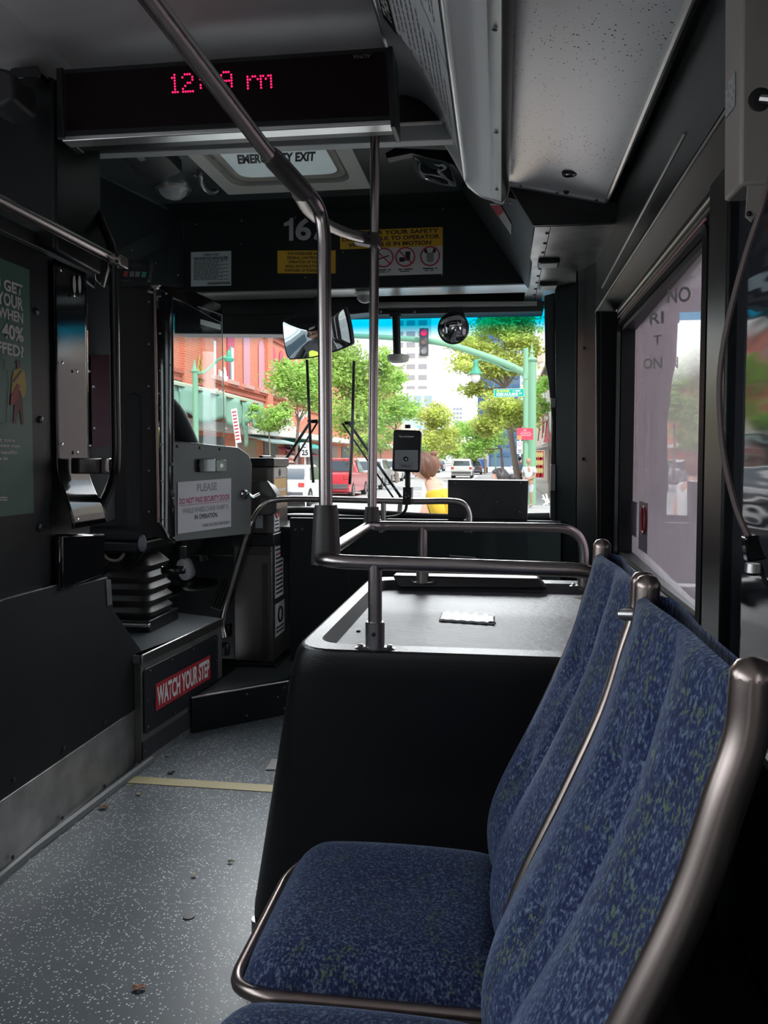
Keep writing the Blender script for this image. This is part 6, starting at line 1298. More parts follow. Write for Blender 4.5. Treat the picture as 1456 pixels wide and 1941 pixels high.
for pts in (((1024, 788), (1036, 786)), ((1026, 800), (1038, 797)), ((1030, 780), (1028, 830)), ((1024, 800), (1020, 835)), ((1037, 797), (1034, 828)), ((1031, 800), (1030, 820))): scr_.tube([P(*pts[0], X=XRB-1.0), P(*pts[1], X=XRB-1.0)], .045, 4)
scr_.build('painted_character', mat('mural_red', (.45, .16, .12), .7), rb_)
MB().slab([P(1030, 838, X=XRB-1.0), P(1036, 805, X=XRB-1.0), P(1048, 840, X=XRB-1.0)], (.04, 0, 0)).build('mural_red_patch', mat('mural_bright', (.62, .10, .12), .7), rb_)
for k in range(4): MB().box((XRB-.06, 30+k*7, ZK), (XRB-.01, 34+k*7, 1.8)).build('shop_opening', mat('opening_brown', (.20, .16, .12), .7), rb_)
rc = thing('red_patterned_cloth', 'red cloth with yellow pattern hanging at the shop front on the right sidewalk', 'cloth', P(1025, 905, Y=33))
MB().grid(lambda u, v: P(1016+14*u, 905-50*v, Y=32)+V((0, .1*math.sin(u*12), 0)), 16, 4).build('cloth_sheet', mat('cloth_red', (.62, .04, .06), .7), rc, solid=.02)
mb = MB()
for k in range(9): mb.ell(P(1018.5+4.5*(k % 3), 862+15*(k//3), Y=31.9), (.06, .01, .12), 6, 4)
mb.build('cloth_pattern', mat('cloth_yellow', (.80, .62, .25), .7), rc)
# ---------------------------------------------------------------- trees
leaf_y = bpy.data.materials.new('leaf_yellow_green')
def leafmat(name, col):
    m = bpy.data.materials.new(name); m.use_nodes = True; nt = m.node_tree; nt.nodes.clear()
    out = nt.nodes.new('ShaderNodeOutputMaterial'); d = nt.nodes.new('ShaderNodeBsdfDiffuse'); t = nt.nodes.new('ShaderNodeBsdfTranslucent'); mi = nt.nodes.new('ShaderNodeMixShader'); mi.inputs[0].default_value = .45
    tc = nt.nodes.new('ShaderNodeTexCoord'); n = nt.nodes.new('ShaderNodeTexNoise'); n.inputs['Scale'].default_value = 1.3; n.inputs['Detail'].default_value = 4; nt.links.new(tc.outputs['Object'], n.inputs[0])
    r = nt.nodes.new('ShaderNodeValToRGB'); r.color_ramp.elements[0].position = .35; r.color_ramp.elements[0].color = tuple(c*.62 for c in col)+(1,); r.color_ramp.elements[1].position = .65; r.color_ramp.elements[1].color = tuple(min(1, c*1.2) for c in col)+(1,)
    nt.links.new(n.outputs[0], r.inputs[0]); nt.links.new(r.outputs[0], d.inputs[0]); nt.links.new(r.outputs[0], t.inputs[0])
    nt.links.new(d.outputs[0], mi.inputs[1]); nt.links.new(t.outputs[0], mi.inputs[2]); nt.links.new(mi.outputs[0], out.inputs[0]); return m
bpy.data.materials.remove(leaf_y)
lm1 = leafmat('leaf_yellow_green', (.66, .74, .22)); lm2 = leafmat('leaf_mid_green', (.44, .62, .18)); lm3 = leafmat('leaf_fresh_green', (.50, .74, .22))
bark = mat('bark_grey', (.24, .19, .16), .9, bump=.5, bscale=6)
def tree(label, Yd, trunk, blobs, lm, nleaf, ls_, seed, cat='tree'):
    """trunk: pixels of the base and the fork; blobs: crown masses (px, py, rx px, ry px, dy m)"""
    rng = random.Random(seed); s = Yd/1490.; base = P(*trunk[0], Y=Yd); base.z = ZK-.02; fork = P(*trunk[1], Y=Yd)
    t = thing('street_tree', label, cat, base)
    MB().tube(spline([base, base.lerp(fork, .5)+V((.12*rng.uniform(-1, 1), 0, 0)), fork], 5), lambda u: (trunk[2])*(1-.35*u)*s, 8).build('trunk', bark, t, smooth=True)
    mbb = MB(); mb = MB()
    tot = sum(b[2]*b[3] for b in blobs)
    for (px, py, rx, ry, dy) in blobs:
        c = P(px, py, Y=Yd+dy); rr_ = V((rx*s, rx*s*.9, ry*s))
        mbb.tube(spline([fork, fork.lerp(c, .5)+V((0, 0, -.12*ry*s)), c], 4), lambda u: trunk[2]*.45*s*(1-.75*u), 6)
        sub = []
        for _ in range(max(5, int(rx*ry/40))):
            d = V((rng.gauss(0, 1), rng.gauss(0, 1), rng.gauss(0, 1))).normalized()*rng.uniform(.45, .95); q = V((c.x+d.x*rr_.x, c.y+d.y*rr_.y, c.z+d.z*rr_.z)); sub.append(q)
            if rng.random() < .5: mbb.tube([c.lerp(q, .1), q], .05*s*trunk[2], 4, caps=False)
        for _ in range(int(nleaf*rx*ry/tot)):
            q = rng.choice(sub); g = .24
            p = q+V((rng.gauss(0, g)*rr_.x, rng.gauss(0, g)*rr_.y, rng.gauss(0, g*.7)*rr_.z))
            a = V((rng.gauss(0, 1), rng.gauss(0, 1), rng.gauss(0, .6))).normalized(); b_ = a.orthogonal().normalized(); L = ls_*rng.uniform(.6, 1.3)
            o = len(mb.v); mb.v += [tuple(p), tuple(p+a*L*.5+b_*L*.28), tuple(p+a*L), tuple(p+a*L*.5-b_*L*.28)]; mb.f.append((o, o+1, o+2, o+3))
    mbb.build('branches', bark, t, smooth=True)
    me = bpy.data.meshes.new('foliage'); me.from_pydata(mb.v, [], mb.f); me.materials.append(lm); o = bpy.data.objects.new('foliage', me); COL.objects.link(o); o.parent = t; o.matrix_parent_inverse = parent_world(t).inverted()
    return t
tree('round crowned tree in front of the brick facade left of the aisle post', 42, ((563, 905), (566, 800), 4), [(560, 725, 48, 42, 0), (600, 700, 42, 42, 1), (595, 750, 40, 30, 0), (540, 705, 26, 26, 0)], lm3, 7000, .20, 1)
tree('low bushy tree hiding the graffiti on the brick wall', 38, ((505, 900), (510, 820), 2), [(510, 795, 38, 22, 0), (480, 770, 12, 12, 0), (538, 780, 22, 18, 0)], lm3, 3500, .15, 2)
tree('large yellow green tree between the two steel posts', 34, ((668, 900), (668, 800), 5), [(660, 700, 50, 45, 0), (690, 740, 55, 45, 1), (665, 790, 45, 38, -1), (730, 690, 35, 30, 1), (640, 660, 30, 26, 0)], lm2, 9000, .19, 3)
tree('yellow green tree right of the slim post below the cream tower', 52, ((752, 895), (750, 815), 3), [(745, 720, 28, 30, 0), (760, 775, 35, 28, 0), (725, 790, 30, 28, 0)], lm3, 4500, .24, 4)
tree('pale yellow tree in the middle of the street view', 66, ((822, 900), (825, 840), 3), [(822, 795, 30, 32, 0), (845, 830, 35, 30, 2), (808, 840, 28, 26, 0)], lm1, 5500, .28, 5)
tree('far green tree beyond the middle of the street', 100, ((868, 893), (868, 868), 2), [(868, 850, 22, 18, 0), (885, 856, 20, 14, 5), (850, 862, 20, 12, 0)], lm3, 2800, .34, 6)
tree('dense green tree behind the parked cars beside the card reader', 60, ((725, 900), (722, 850), 3), [(715, 830, 35, 28, 0), (690, 845, 30, 22, 0), (785, 855, 28, 20, 4)], lm2, 3500, .24, 12)
tree('tall spreading tree with layered crown behind the street sign', 40, ((985, 925), (958, 735), 6), [(955, 610, 62, 26, 0), (900, 650, 48, 22, 0), (985, 640, 42, 26, 0), (895, 690, 45, 20, -1), (960, 690, 52, 26, 0), (1005, 665, 22, 26, 0), (905, 735, 30, 16, 0)], lm1, 12000, .20, 7)
tree('bright tree under the street sign on the right', 36, ((1000, 930), (990, 820), 4), [(945, 770, 38, 26, 0), (985, 785, 34, 30, 0), (930, 800, 35, 24, 0), (1010, 760, 18, 30, 0)], lm1, 7000, .18, 8)
tree('smaller tree further down the right sidewalk', 58, ((955, 905), (950, 850), 3), [(925, 830, 35, 26, 0), (895, 815, 26, 22, 0), (900, 850, 28, 18, 0)], lm3, 4500, .24, 9)
tree('far green tree on the right beyond the second lights', 85, ((920, 895), (918, 865), 3), [(915, 858, 26, 14, 0), (890, 868, 18, 10, 0)], lm2, 2500, .30, 10)
tree('slim overhanging branch tree at the edge of the mural', 33, ((1042, 900), (1040, 790), 2), [(1030, 730, 14, 22, 0), (1026, 770, 12, 14, 0)], lm3, 1500, .16, 11)
# ---------------------------------------------------------------- signals, lamps, signs
green_p = mat('pole_green', (.22, .44, .28), .5)
green_d = mat('lamp_green', (.06, .34, .22), .5)
YG = 28.0; g = lambda x, y, Yd=YG: P(x, y, Y=Yd)
mp2 = thing('signal_mast', 'fluted pale green signal pole with a long curved mast arm reaching over the road', 'signal pole', V((g(1008, 900).x, YG, ZK)))
MB().tube([V((g(1008, 900).x, YG, ZK)), g(1008, 685)], .165, 12).build('pole', green_p, mp2, smooth=True)
MB().lathe(g(1008, 685), (0, 0, 1), [(.20, 0), (.22, .05), (.10, .12), (.05, .25), (.08, .32), (.03, .42), (.015, .65)], 12).build('finial', green_p, mp2, smooth=True)
MB().tube(spline([g(1004, 712), g(960, 690), g(900, 668), g(850, 653), g(800, 645), g(740, 640), g(680, 637), g(640, 636)], 6), lambda u: .13*(1-.35*u), 10).build('mast_arm', green_p, mp2, smooth=True)
MB().tube(spline([g(996, 700), g(965, 702), g(940, 690), g(915, 682), g(902, 684)], 5), .035, 8).build('lamp_arm', green_p, mp2, smooth=True)
MB().slab([g(998, 700), g(1012, 690), g(1012, 725), g(1000, 718)], (0, .15, 0)).build('gusset', green_p, mp2)
dark_h = mat('signal_housing', (.06, .07, .08), .5)
def signal(px, py, Yd, h, lit, label, s=1.0):
    w_ = .30*s; c = P(px, py, Y=Yd); t = thing('traffic_light', label, 'traffic light', c+V((0, 0, -h/2)))
    MB().box((c.x-w_/2, Yd-.12, c.z-h/2), (c.x+w_/2, Yd+.08, c.z+h/2)).build('housing', dark_h, t)
    cols = {0: ((1, .02, .10), (.12, .03, .03)), 1: ((1, .45, .02), (.18, .12, .10)), 2: ((.0, .9, .5), (.28, .26, .25))}
    for k in range(3):
        cc = V((c.x, Yd-.12, c.z+h/2-h*(k+.5)/3)); on = (k == lit)
        MB().lathe(cc, (0, -1, 0), [(w_*.40, 0), (w_*.36, .04), (w_*.2, .06), (.001, .065)], 16).build('lamp', mat('signal_on_%d' % k, cols[k][0], .4, emit=cols[k][0], es=1.6) if on else mat('signal_off_%d' % k, cols[k][1], .4), t, smooth=True)
        MB().tube([cc+V((w_*.44*math.cos(a), -.10, w_*.44*math.sin(a))) for a in [k2*math.pi/8 for k2 in range(9)]], .02*s, 5).build('visor', dark_h, t)
    return t
signal(804, 649, YG-.25, .95, 0, 'traffic light showing red on the mast arm right of the drop camera')
signal(863, 819, 75, 1.0, 1, 'far traffic light glowing amber above the street, left of the pair', 1.1)
signal(909, 822, 75, 1.0, 1, 'far traffic light glowing amber above the street, right of the pair', 1.1)
signal(894, 847, 120, 1.2, 2, 'small distant traffic light showing green, left of the far pair', 1.2)
signal(924, 848, 120, 1.2, 2, 'small distant traffic light showing green, right of the far pair', 1.2)
am = thing('distant_signal_arm', 'thin distant green signal arm with two amber lights hanging from it', 'signal pole', P(940, 900, Y=75)); MB().tube(spline([P(940, 905, Y=75), P(938, 830, Y=75), P(925, 819, Y=75), P(860, 818, Y=75)], 6), .08, 6).build('arm', green_p, am, smooth=True)
am = thing('distant_signal_arm', 'faintest green signal arm carrying the two green lights', 'signal pole', P(950, 900, Y=120)); MB().tube(spline([P(952, 895, Y=120), P(950, 855, Y=120), P(935, 847, Y=120), P(888, 844, Y=120)], 6), .10, 6).build('arm', green_p, am, smooth=True)
lm = thing('pendant_street_lamp', 'green bell shaped street lamp with a clear globe hanging from the mast arm', 'street lamp', g(902, 700))
MB().lathe(g(902, 681), (0, 0, -1), [(.05, 0), (.08, .08), (.10, .16), (.09, .22), (.13, .34), (.20, .46), (.24, .52), (.20, .53)], 16).build('shade', green_d, lm, smooth=True)
MB().ell(g(902, 681)+V((0, 0, -.62)), (.17, .17, .22), 14, 10).build('globe', mat('globe_white', (.75, .72, .68), .2), lm, smooth=True)
# slimmer pole with street name sign
sp3 = thing('sign_pole', 'slimmer pale green pole beside the signal mast carrying the street name sign', 'pole', V((g(997, 900).x, YG-.6, ZK)))
MB().tube([V((P(997, 900, Y=YG-.6).x, YG-.6, ZK)), P(997, 660, Y=YG-.6)], .09, 10).build('pole', green_p, sp3, smooth=True)
MB().box(P(993, 718, Y=YG-.7), P(1001, 708, Y=YG-.5)).build('bracket', green_p, sp3)
ss = thing('street_name_sign', 'green street name sign reading KEKAULIKE with yellow characters above', 'street sign', P(962, 745, Y=YG-.65))
q = quad(P(937, 752, Y=YG-.7), P(993, 751, Y=YG-.7), P(937, 738, Y=YG-.7)); plate(q, mat('sign_border_white', (.8, .8, .8), .5), ss, 'sign_border', th=.03, u0=-.01, u1=1.01, v0=-.05, v1=1.05, lift=-.002)
plate(q, mat('sign_green', (.0, .38, .27), .5), ss, 'sign_plate', th=.01, lift=.002); sw = mat('sign_text_white', (.9, .9, .9), .5)
txt(q, 'KEKAULIKE', .08, .80, .10, .50, sw, ss, bold=.03, lift=.006); txt(q, 'ST', .84, .94, .28, .48, sw, ss, bold=.02, lift=.006); txt(q, '< 1000', .62, .88, .62, .84, sw, ss, bold=.02, lift=.006); txt(q, '奇考利街', .08, .52, .56, .90, mat('sign_yellow', (.85, .75, .05), .5), ss, bold=.01, lift=.006)
rs = thing('red_information_sign', 'small red and orange sign with faint pale lines on the slimmer green pole', 'sign', P(995, 822, Y=YG-.7))
q = quad(P(980, 833, Y=YG-.75), P(1011, 834, Y=YG-.75), P(980, 811, Y=YG-.75)); plate(q, mat('info_red', (.75, .05, .10), .5), rs, th=.02); plate(q, mat('info_orange', (.80, .25, .10), .5), rs, 'orange_corner', u0=0, u1=.3, v0=0, v1=.35, lift=.004, th=.001); bars(q, [(.25, .85, .62, .05), (.2, .9, .48, .05), (.25, .85, .34, .05), (.42, .58, .78, .1)], mat('info_pink', (.9, .5, .5), .5), rs, lift=.006)
ps = thing('parking_sign', 'white sign with a crossed symbol below the red sign', 'sign', P(985, 845, Y=YG-.7))
q = quad(P(980, 860, Y=YG-.72), P(991, 860, Y=YG-.72), P(980, 836, Y=YG-.72)); plate(q, sw, ps, th=.02); MB().tube([q(.5+.3*math.cos(a), .76+.14*math.sin(a), .01) for a in [k*math.pi/6 for k in range(13)]], .008, 4).build('ring_symbol', red_ink, ps); bars(q, [(.15, .85, .25, .07), (.15, .85, .1, .07)], ink, ps, lift=.006)
# left lamp post with gooseneck
YL = 24
lp2 = thing('gooseneck_lamp_post', 'pale green lamp post with a curved arm left of the interior mirror', 'street lamp', V((P(372, 860, Y=YL).x, YL, ZK)))
MB().tube([V((P(372, 860, Y=YL).x, YL, ZK)), P(370, 700, Y=YL)], .09, 10).build('pole', green_p, lp2, smooth=True)
MB().lathe(P(369, 706, Y=YL), (0, 0, 1), [(.12, 0), (.14, .04), (.08, .10), (.05, .22), (.02, .40)], 10).build('finial', green_p, lp2, smooth=True)
MB().tube(spline([P(370, 707, Y=YL), P(385, 706, Y=YL), P(400, 695, Y=YL), P(414, 682, Y=YL), P(432, 675, Y=YL)], 6), .045, 8).build('arm', green_p, lp2, smooth=True)
MB().lathe(P(434, 668, Y=YL), (0, 0, -1), [(.03, -.08), (.07, 0), (.08, .14), (.16, .20), (.14, .28)], 12).build('lamp_head', green_d, lp2, smooth=True)
ns = thing('no_parking_sign', 'tall white sign with red lettering on a post in front of the graffiti', 'sign', P(447, 870, Y=22))
q = quad(P(447, 840, Y=22), P(457, 838, Y=22), P(438, 776, Y=22)); plate(q, sw, ns, th=.03); bars(q, [(.1, .9, .08+.1*k, .05) for k in range(9)], red_ink, ns, lift=.006)
MB().tube([V((P(450, 850, Y=22).x, 22.06, ZR)), P(447, 800, Y=22.06)], .03, 6).build('post', mat('post_grey', (.5, .5, .5), .5), ns)
sl_ = thing('speed_limit_sign', 'white speed limit 25 sign between the wiper arms', 'sign', P(576, 860, Y=26))
q = quad(P(569, 866, Y=26), P(587, 866, Y=26), P(569, 839, Y=26)); plate(q, sw, sl_, th=.03); txt(q, '25', .15, .85, .10, .50, ink, sl_, bold=.04, lift=.006); txt(q, 'SPEED', .15, .85, .80, .92, ink, sl_, lift=.006); txt(q, 'LIMIT', .15, .85, .60, .74, ink, sl_, lift=.006)
MB().tube([V((P(578, 860, Y=26).x, 26.1, ZR)), P(578, 850, Y=26.1)], .03, 6).build('post', MATS['post_grey'], sl_)
# ---------------------------------------------------------------- vehicles
tyre = mat('tyre', (.02, .02, .02), .7); cglass = mat('car_glass', (.05, .07, .09), .08, spec=.8); rimm = mat('wheel_rim', (.45, .45, .46), .3, .8)
def car(label, x, y, L, W, H, paint, kind='suv', heading=0, name='parked_car', cat='car', group=None, plate_c=(.8, .8, .8)):
    """rear of the car faces the camera at heading 0"""
    t = thing(name, label, cat, (x, y, ZR), group); R_ = Matrix.Rotation(heading, 3, 'Z')
    T = lambda a, b, c: V((x, y, ZR))+R_@V((a, b, c))
    low = [(0, .32), (.0, .62*H), (.04*L, .64*H), (L*.97, .58*H), (L, .42*H), (L, .25), (L*.9, .22), (.1*L, .22)]
    if kind == 'pickup': gh = [(.36*L, .60*H), (.40*L, .98*H), (.60*L, H), (.76*L, .60*H)]
    elif kind == 'sedan': gh = [(.10*L, .60*H), (.26*L, .96*H), (.55*L, H), (.76*L, .60*H)]
    else: gh = [(.01*L, .60*H), (.08*L, .95*H), (.16*L, H), (.58*L, H), (.76*L, .60*H)]
    def loft(prof, w0, w1, zs):
        hi = max(p[1] for p in prof); lo = min(p[1] for p in prof); n_ = len(prof); vs = []
        for s_ in (-1, 1):
            for (a, c) in prof: vs.append(T(s_*(w0+(w1-w0)*(c-lo)/(hi-lo)), a, c))
        return MB().add(vs, [tuple(range(n_)), tuple(range(2*n_-1, n_-1, -1))]+[(i, (i+1) % n_, n_+(i+1) % n_, n_+i) for i in range(n_)])
    loft(low, W*.48, W*.50, 0).build('body', paint, t, bevel=.06, seg=3)
    g_o = loft(gh, W*.48, W*.38, 0).build('greenhouse', paint, t, bevel=.05, seg=3)
    a0, a1 = gh[0], gh[1]; e = .03
    y0 = a0[0]+(a1[0]-a0[0])*.15-e; y1 = a0[0]+(a1[0]-a0[0])*.85-e; z0 = a0[1]+(a1[1]-a0[1])*.15; z1 = a0[1]+(a1[1]-a0[1])*.85
    MB().slab([T(-W*.40, y0, z0), T(W*.40, y0, z0), T(W*.35, y1, z1), T(-W*.35, y1, z1)], R_@V((0, .03, 0))).build('rear_window', cglass, t, bevel=.01)
    b0, b1 = gh[-1], gh[-2]
    for s_ in (-1, 1):
        ym0, ym1 = a0[0]+.10*L, b0[0]-.06*L; yt0, yt1 = a1[0]+.06*L, b1[0]-.02*L; zz0, zz1 = .63*H, .94*H
        MB().slab([T(s_*W*.475, ym0, zz0), T(s_*W*.475, ym1, zz0), T(s_*W*.405, yt1, zz1), T(s_*W*.405, yt0, zz1)], R_@V((s_*.015, 0, 0))).build('side_window', cglass, t)
        MB().box((0, 0, 0), (0, 0, 0)) if False else None
        tl = mat('tail_light', (.55, .05, .04), .3)
        MB().obox(T(s_*W*.42, -.01, .53*H), R_@V((W*.06, 0, 0)), R_@V((0, .02, 0)), V((0, 0, .05*H))).build('tail_light', tl, t, bevel=.01)
        MB().obox(T(s_*W*.40, L, .42*H), R_@V((W*.07, 0, 0)), R_@V((0, .02, 0)), V((0, 0, .05*H))).build('headlight', mat('headlight', (.8, .8, .8), .2), t, bevel=.01)
        for a in (.18*L, .80*L):
            c = T(s_*W*.45, a, .33); ax = R_@V((s_, 0, 0))
            wh = MB().lathe(c-ax*.02, ax, [(.33, -.1), (.34, 0), (.33, .10), (.23, .11), (.22, .09)], 20).build('wheel', tyre, t, smooth=True)
            MB().lathe(c-ax*.02, ax, [(.22, .08), (.20, .10), (.06, .11), (.02, .115)], 14).build('rim', rimm, wh, smooth=True)
    MB().obox(T(0, -.03, .30*H), R_@V((W*.45, 0, 0)), R_@V((0, .05, 0)), V((0, 0, .06*H))).build('rear_bumper', mat('bumper_dark', (.10, .10, .11), .5), t, bevel=.02)
    MB().obox(T(0, -.02, .47*H), R_@V((W*.10, 0, 0)), R_@V((0, .012, 0)), V((0, 0, .035*H))).build('number_plate', mat('plate_white', plate_c, .5), t)
    return t
pw, psil, pred, pblk, pgr = mat('paint_white', (.72, .72, .72), .25, coat=.6), mat('paint_silver', (.48, .50, .52), .28, .3, coat=.6), mat('paint_red', (.60, .03, .05), .25, coat=.6), mat('paint_black', (.05, .055, .06), .2, coat=.6), mat('paint_grey', (.22, .24, .26), .3, coat=.6)
xr_ = lambda px, Yd: P(px, 880, Y=Yd).x
car('white SUV driving ahead in the bus lane', xr_(875, 68), 68, 4.6, 1.85, 1.70, pw, name='driving_car')
car('dark car ahead beyond the white SUV', xr_(897, 84), 84, 4.4, 1.8, 1.5, pblk, 'sedan', name='driving_car')
bt = thing('box_truck', 'white and blue box truck far ahead in the lane', 'truck', (xr_(908, 95), 95, ZR)); xx = xr_(908, 95)
MB().box((xx-1.1, 95, .1), (xx+1.1, 100, 2.2)).build('cargo_box', pw, bt, bevel=.05); MB().box((xx-1.0, 94.9, .0), (xx+.9, 95, 1.1)).build('rear_gate', mat('truck_blue', (.05, .20, .60), .5), bt); MB().box((xx-1.0, 100, 0), (xx+1.0, 102, 1.8)).build('cab', pw, bt, bevel=.1)
for s_ in (-1, 1): MB().lathe((xx+s_*.9, 96.3, ZR+.4), (1, 0, 0), [(.4, -.12), (.4, .12)], 16).build('wheel', tyre, bt)
car('red pickup parked at the left kerb nearest the steel post', xr_(622, 33), 33, 5.2, 1.9, 1.75, pred, 'pickup')
car('white car behind the red pickup, showing its side', xr_(546, 28), 27, 4.5, 1.8, 1.5, pw, 'sedan', heading=.0)
car('silver grey SUV parked left of the slim post', xr_(672, 40), 40, 4.6, 1.85, 1.75, psil)
car('silver SUV parked behind the slim post further along', xr_(700, 48), 48, 4.6, 1.85, 1.7, psil)
car('white SUV parked under the card reader', xr_(728, 56), 56, 4.6, 1.85, 1.7, pw)
car('grey sedan parked beyond the white SUV', xr_(748, 66), 66, 4.5, 1.8, 1.5, pgr, 'sedan')
car('silver sedan parked in the far row at left', xr_(803, 80), 80, 4.5, 1.8, 1.5, psil, 'sedan')
car('white sedan parked in the far row beside the pedestrian head', xr_(815, 92), 92, 4.5, 1.8, 1.5, pw, 'sedan')
car('dark sedan at the far end of the parked row', xr_(828, 106), 106, 4.5, 1.8, 1.5, pblk, 'sedan')
car('white car beside the driver window, close on the left', -4.9, 6.5, 4.6, 1.85, 1.6, pw, 'sedan', heading=.05)
car('grey SUV stopped beside the bus on the left', -5.2, 1.0, 4.6, 1.85, 1.8, pgr)
# ---------------------------------------------------------------- wipers outside the windshield
for lab, a, b2, c2, e1, e2, e3 in (('wiper with a long blade left of the thick aisle post', (582, 682), (589, 850), (594, 915), (541, 872), (590, 797), (600, 798)), ('wiper with a long blade between the two steel posts', (671, 684), (667, 850), (663, 918), (760, 942), (660, 800), (650, 797))):
    wp = thing('windshield_wiper', lab, 'wiper', P(*b2, Y=4.62), 'windshield wipers')
    MB().tube([P(*a, Y=4.60), P(*b2, Y=4.62), P(*c2, Y=4.62)], .009, 8).build('blade', rubber, wp, smooth=True)
    MB().tube([P(*e1, Y=4.72), P(*e2, Y=4.66)], .009, 8).build('arm', black, wp, smooth=True)
    e_1 = P(*e1, Y=4.72); MB().tube([e_1, V((e_1.x, 4.66, .90)), V((e_1.x, 4.55, .84))], .014, 8).build('pivot', black, wp, smooth=True)
    off = 16 if e1[0] < 600 else -14
    MB().tube([P(e1[0]+off, e1[1]+2, Y=4.72), P(e2[0]+off*.8, e2[1]+2, Y=4.66)], .006, 8).build('arm', black, wp, smooth=True)
    MB().slab([P(e2[0]-8, e2[1]-1, Y=4.65), P(e2[0]+12, e2[1]-2, Y=4.65), P(e2[0]+12, e2[1]+5, Y=4.65), P(e2[0]-6, e2[1]+5, Y=4.65)], (0, .02, 0)).build('arm_bracket', black, wp)
# ---------------------------------------------------------------- pedestrians
def human(label, x, y, h, fx, fy, shirt, pants, hairm, hair, lean=0., step=0.0, skinm=None, sleeve_=True, arm='down', shorts=False):
    """standing or walking figure of height h facing (fx,fy)"""
    z0 = ZR if x < 2 and x > -11 else ZK
    if y > 25: z0 = ZK if x > .9 else ZR
    skinm = skinm or skin; f = V((fx, fy, 0)).normalized(); s = V((f.y, -f.x, 0)); up = V((0, 0, 1)); b0 = V((x, y, z0))
    t = thing('person', label, 'person', b0); k = h/1.75; pt = lambda a, b_, c: b0+s*a*k+f*(b_*k)+up*c*k
    lz = lambda z: lean*(z-.95)
    hipz = .93
    J = [(pt(0, 0, hipz), (.15*k, .11*k)), (pt(0, lz(1.15), 1.15), (.14*k, .10*k)), (pt(0, lz(1.38), 1.36), (.155*k, .10*k)), (pt(0, lz(1.5)+.01, 1.47), .052*k), (pt(0, lz(1.6)+.03, 1.55), .05*k)]
    Eg = [(0, 1), (1, 2), (2, 3), (3, 4)]
    for sg_ in (-1, 1):
        i0 = len(J); st_ = step*sg_
        J += [(pt(.10*sg_, .02, .88), .088*k), (pt(.10*sg_, st_*.5+.03, .50), .062*k), (pt(.10*sg_, st_*.9-.03*(sg_ < 0), .10), .042*k), (pt(.10*sg_, st_*.9+.14, .045), (.042*k, .03*k))]
        Eg += [(0, i0), (i0, i0+1), (i0+1, i0+2), (i0+2, i0+3)]
        i0 = len(J)
        if arm == 'down': el, ha = pt(.25*sg_, lz(1.1)-.02-st_*.2, 1.12), pt(.24*sg_, lz(.9)+.10-st_*.4, .90)
        else: el, ha = pt(.24*sg_, lz(1.1)+.0, 1.10), pt(.06*sg_, .24, 1.0)
        J += [(pt(.19*sg_, lz(1.4), 1.40), .058*k), (el, .042*k), (ha, .030*k)]; Eg += [(2, i0), (i0, i0+1), (i0+1, i0+2)]
        d = (ha-el).normalized(); sd2 = s*sg_
        jo = [(ha-d*.01, .026*k), (ha+d*.05*k, (.034*k, .018*k))]; ed = [(0, 1)]
        for qi in range(4):
            b_0 = ha+d*.08*k+f*(-.028+.018*qi)*k; i1 = len(jo); jo += [(b_0, .009*k), (b_0+d*(.05-.006*abs(qi-1.5))*k-sd2*.01*k, .008*k), (b_0+d*(.07-.006*abs(qi-1.5))*k-sd2*.025*k, .007*k)]; ed += [(1, i1), (i1, i1+1), (i1+1, i1+2)]
        i1 = len(jo); jo += [(ha+f*.035*k+d*.02*k, .010*k), (ha+f*.05*k+d*.055*k, .009*k)]; ed += [(0, i1), (i1, i1+1)]
        skinned('hand', skinm, jo, ed, t, 1)
    skinned('body', skinm, J, Eg, t)
    skinned('shirt', shirt, [(pt(0, 0, .98), (.175*k, .125*k)), (pt(0, lz(1.15), 1.15), (.165*k, .12*k)), (pt(0, lz(1.38), 1.36), (.175*k, .115*k)), (pt(.20, lz(1.4), 1.40), .078*k), (pt(.24, lz(1.2), 1.22), .066*k), (pt(-.20, lz(1.4), 1.40), .078*k), (pt(-.24, lz(1.2), 1.22), .066*k), (pt(0, lz(1.45), 1.44), .07*k)], [(0, 1), (1, 2), (2, 3), (3, 4), (2, 5), (5, 6), (2, 7)], t)
    zk = .50 if shorts else .12
    skinned('shorts' if shorts else 'trousers', pants, [(pt(0, 0, .92), (.17*k, .125*k)), (pt(.10, step*.3+.02, .70), .098*k), (pt(.10, step*.5+(.03), zk if shorts else .5), .082*k), (pt(-.10, -step*.3+.02, .70), .098*k), (pt(-.10, -step*.5+.03, zk if shorts else .5), .082*k)]+([] if shorts else [(pt(.10, step*.9, .12), .06*k), (pt(-.10, -step*.9, .12), .06*k)]), [(0, 1), (1, 2), (0, 3), (3, 4)]+([] if shorts else [(2, 5), (4, 6)]), t)
    for sg_ in (-1, 1): skinned('shoe', mat('shoe_grey', (.18, .17, .17), .6), [(pt(.10*sg_, step*sg_*.9-.04, .05), (.05*k, .045*k)), (pt(.10*sg_, step*sg_*.9+.10, .04), (.048*k, .035*k)), (pt(.10*sg_, step*sg_*.9+.17, .035), (.04*k, .025*k))], [(0, 1), (1, 2)], t)
    hf = (f+V((0, 0, -.35 if lean > .2 else -.05))).normalized()
    head(pt(0, lz(1.62)+.05, 1.655), hf, .105*k, t, skinm, hairm, hair, name='head')
    return t
light_skin = mat('skin_light', (.66, .38, .28), .55)
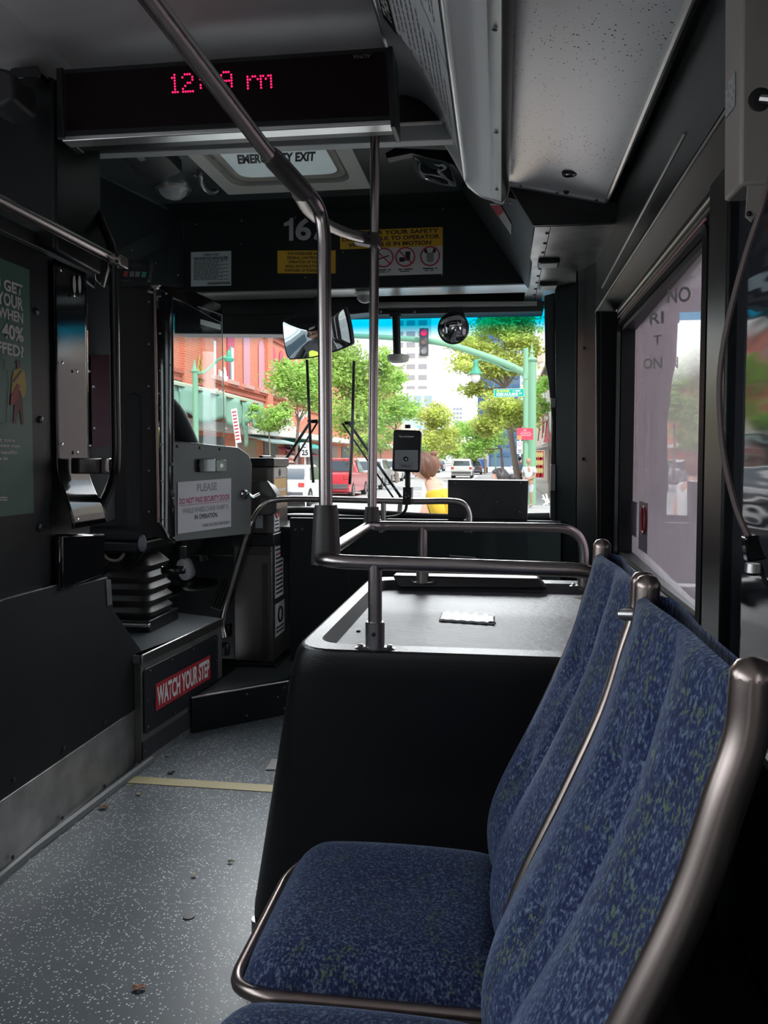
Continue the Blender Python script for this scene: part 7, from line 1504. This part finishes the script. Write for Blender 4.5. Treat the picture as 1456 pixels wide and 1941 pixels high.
hair_br = mat('hair_brown', (.13, .055, .03), .5, bump=1., bscale=90); hair_bk = mat('hair_black', (.035, .028, .03), .45, bump=1., bscale=90); hair_bl = mat('hair_auburn', (.20, .085, .045), .5, bump=1., bscale=90); hair_gy = mat('hair_grey', (.45, .42, .40), .6)
yel = mat('shirt_yellow', (.70, .45, .03), .8); navy = mat('cloth_navy', (.04, .05, .10), .8); khaki = mat('cloth_khaki', (.35, .32, .28), .8)
px_ = lambda px, Yd: P(px, 880, Y=Yd).x
human('brown haired pedestrian in a yellow top leaning forward, crossing before the bus', px_(866, 7.0), 7.0, 1.76, -1, .12, yel, navy, hair_br, 'short', lean=.38, step=.25, skinm=light_skin)
human('pedestrian with an auburn bun just behind the yellow top', px_(823, 9.6), 9.6, 1.76, -1, .3, mat('shirt_white', (.7, .7, .7), .8), navy, hair_bl, 'bun', step=.2, skinm=light_skin)
human('dark haired pedestrian with a ponytail behind the dash box', px_(956, 8.4), 8.4, 1.60, -1, -.2, mat('shirt_coral', (.6, .3, .25), .8), navy, hair_bk, 'pony', step=.2, skinm=light_skin)
human('bald man in a pale grey shirt and shorts standing by the green pole', px_(1003, 26.6)+.0, 26.6, 1.62, -.5, -1, mat('shirt_palegrey', (.55, .60, .62), .8), mat('shorts_grey', (.45, .47, .50), .8), hair_gy, None, arm='fold', skinm=skin, shorts=True)
human('distant pedestrian in blue far down the right sidewalk', px_(985, 45.0), 45.0, 1.7, 0, 1, mat('shirt_blue', (.15, .25, .45), .8), navy, hair_bk, 'short', skinm=skin)
# folding chair on the sidewalk
fc = thing('folding_stroller', 'white metal frame folded on the right sidewalk by the bus corner', 'frame', P(1040, 955, Y=22))
mb = MB(); 
for a, b3 in (((1029, 938), (1038, 957)), ((1035, 936), (1040, 953)), ((1030, 957), (1042, 950)), ((1028, 945), (1040, 948))): mb.tube([P(*a, Y=21), P(*b3, Y=21)], .02, 6)
mb.build('frame', sw, fc)
# outside opposite the right window: pale wall and sidewalk lit by the day
ow = thing('roadside_wall_building', 'pale building wall seen dimly through the filmed right window', 'building', (7.5, 4, ZK)); MB().box((7.5, -14, ZK), (12, 26, 3.6)).build('wall', mat('pale_wall', (.62, .52, .50), .8), ow)
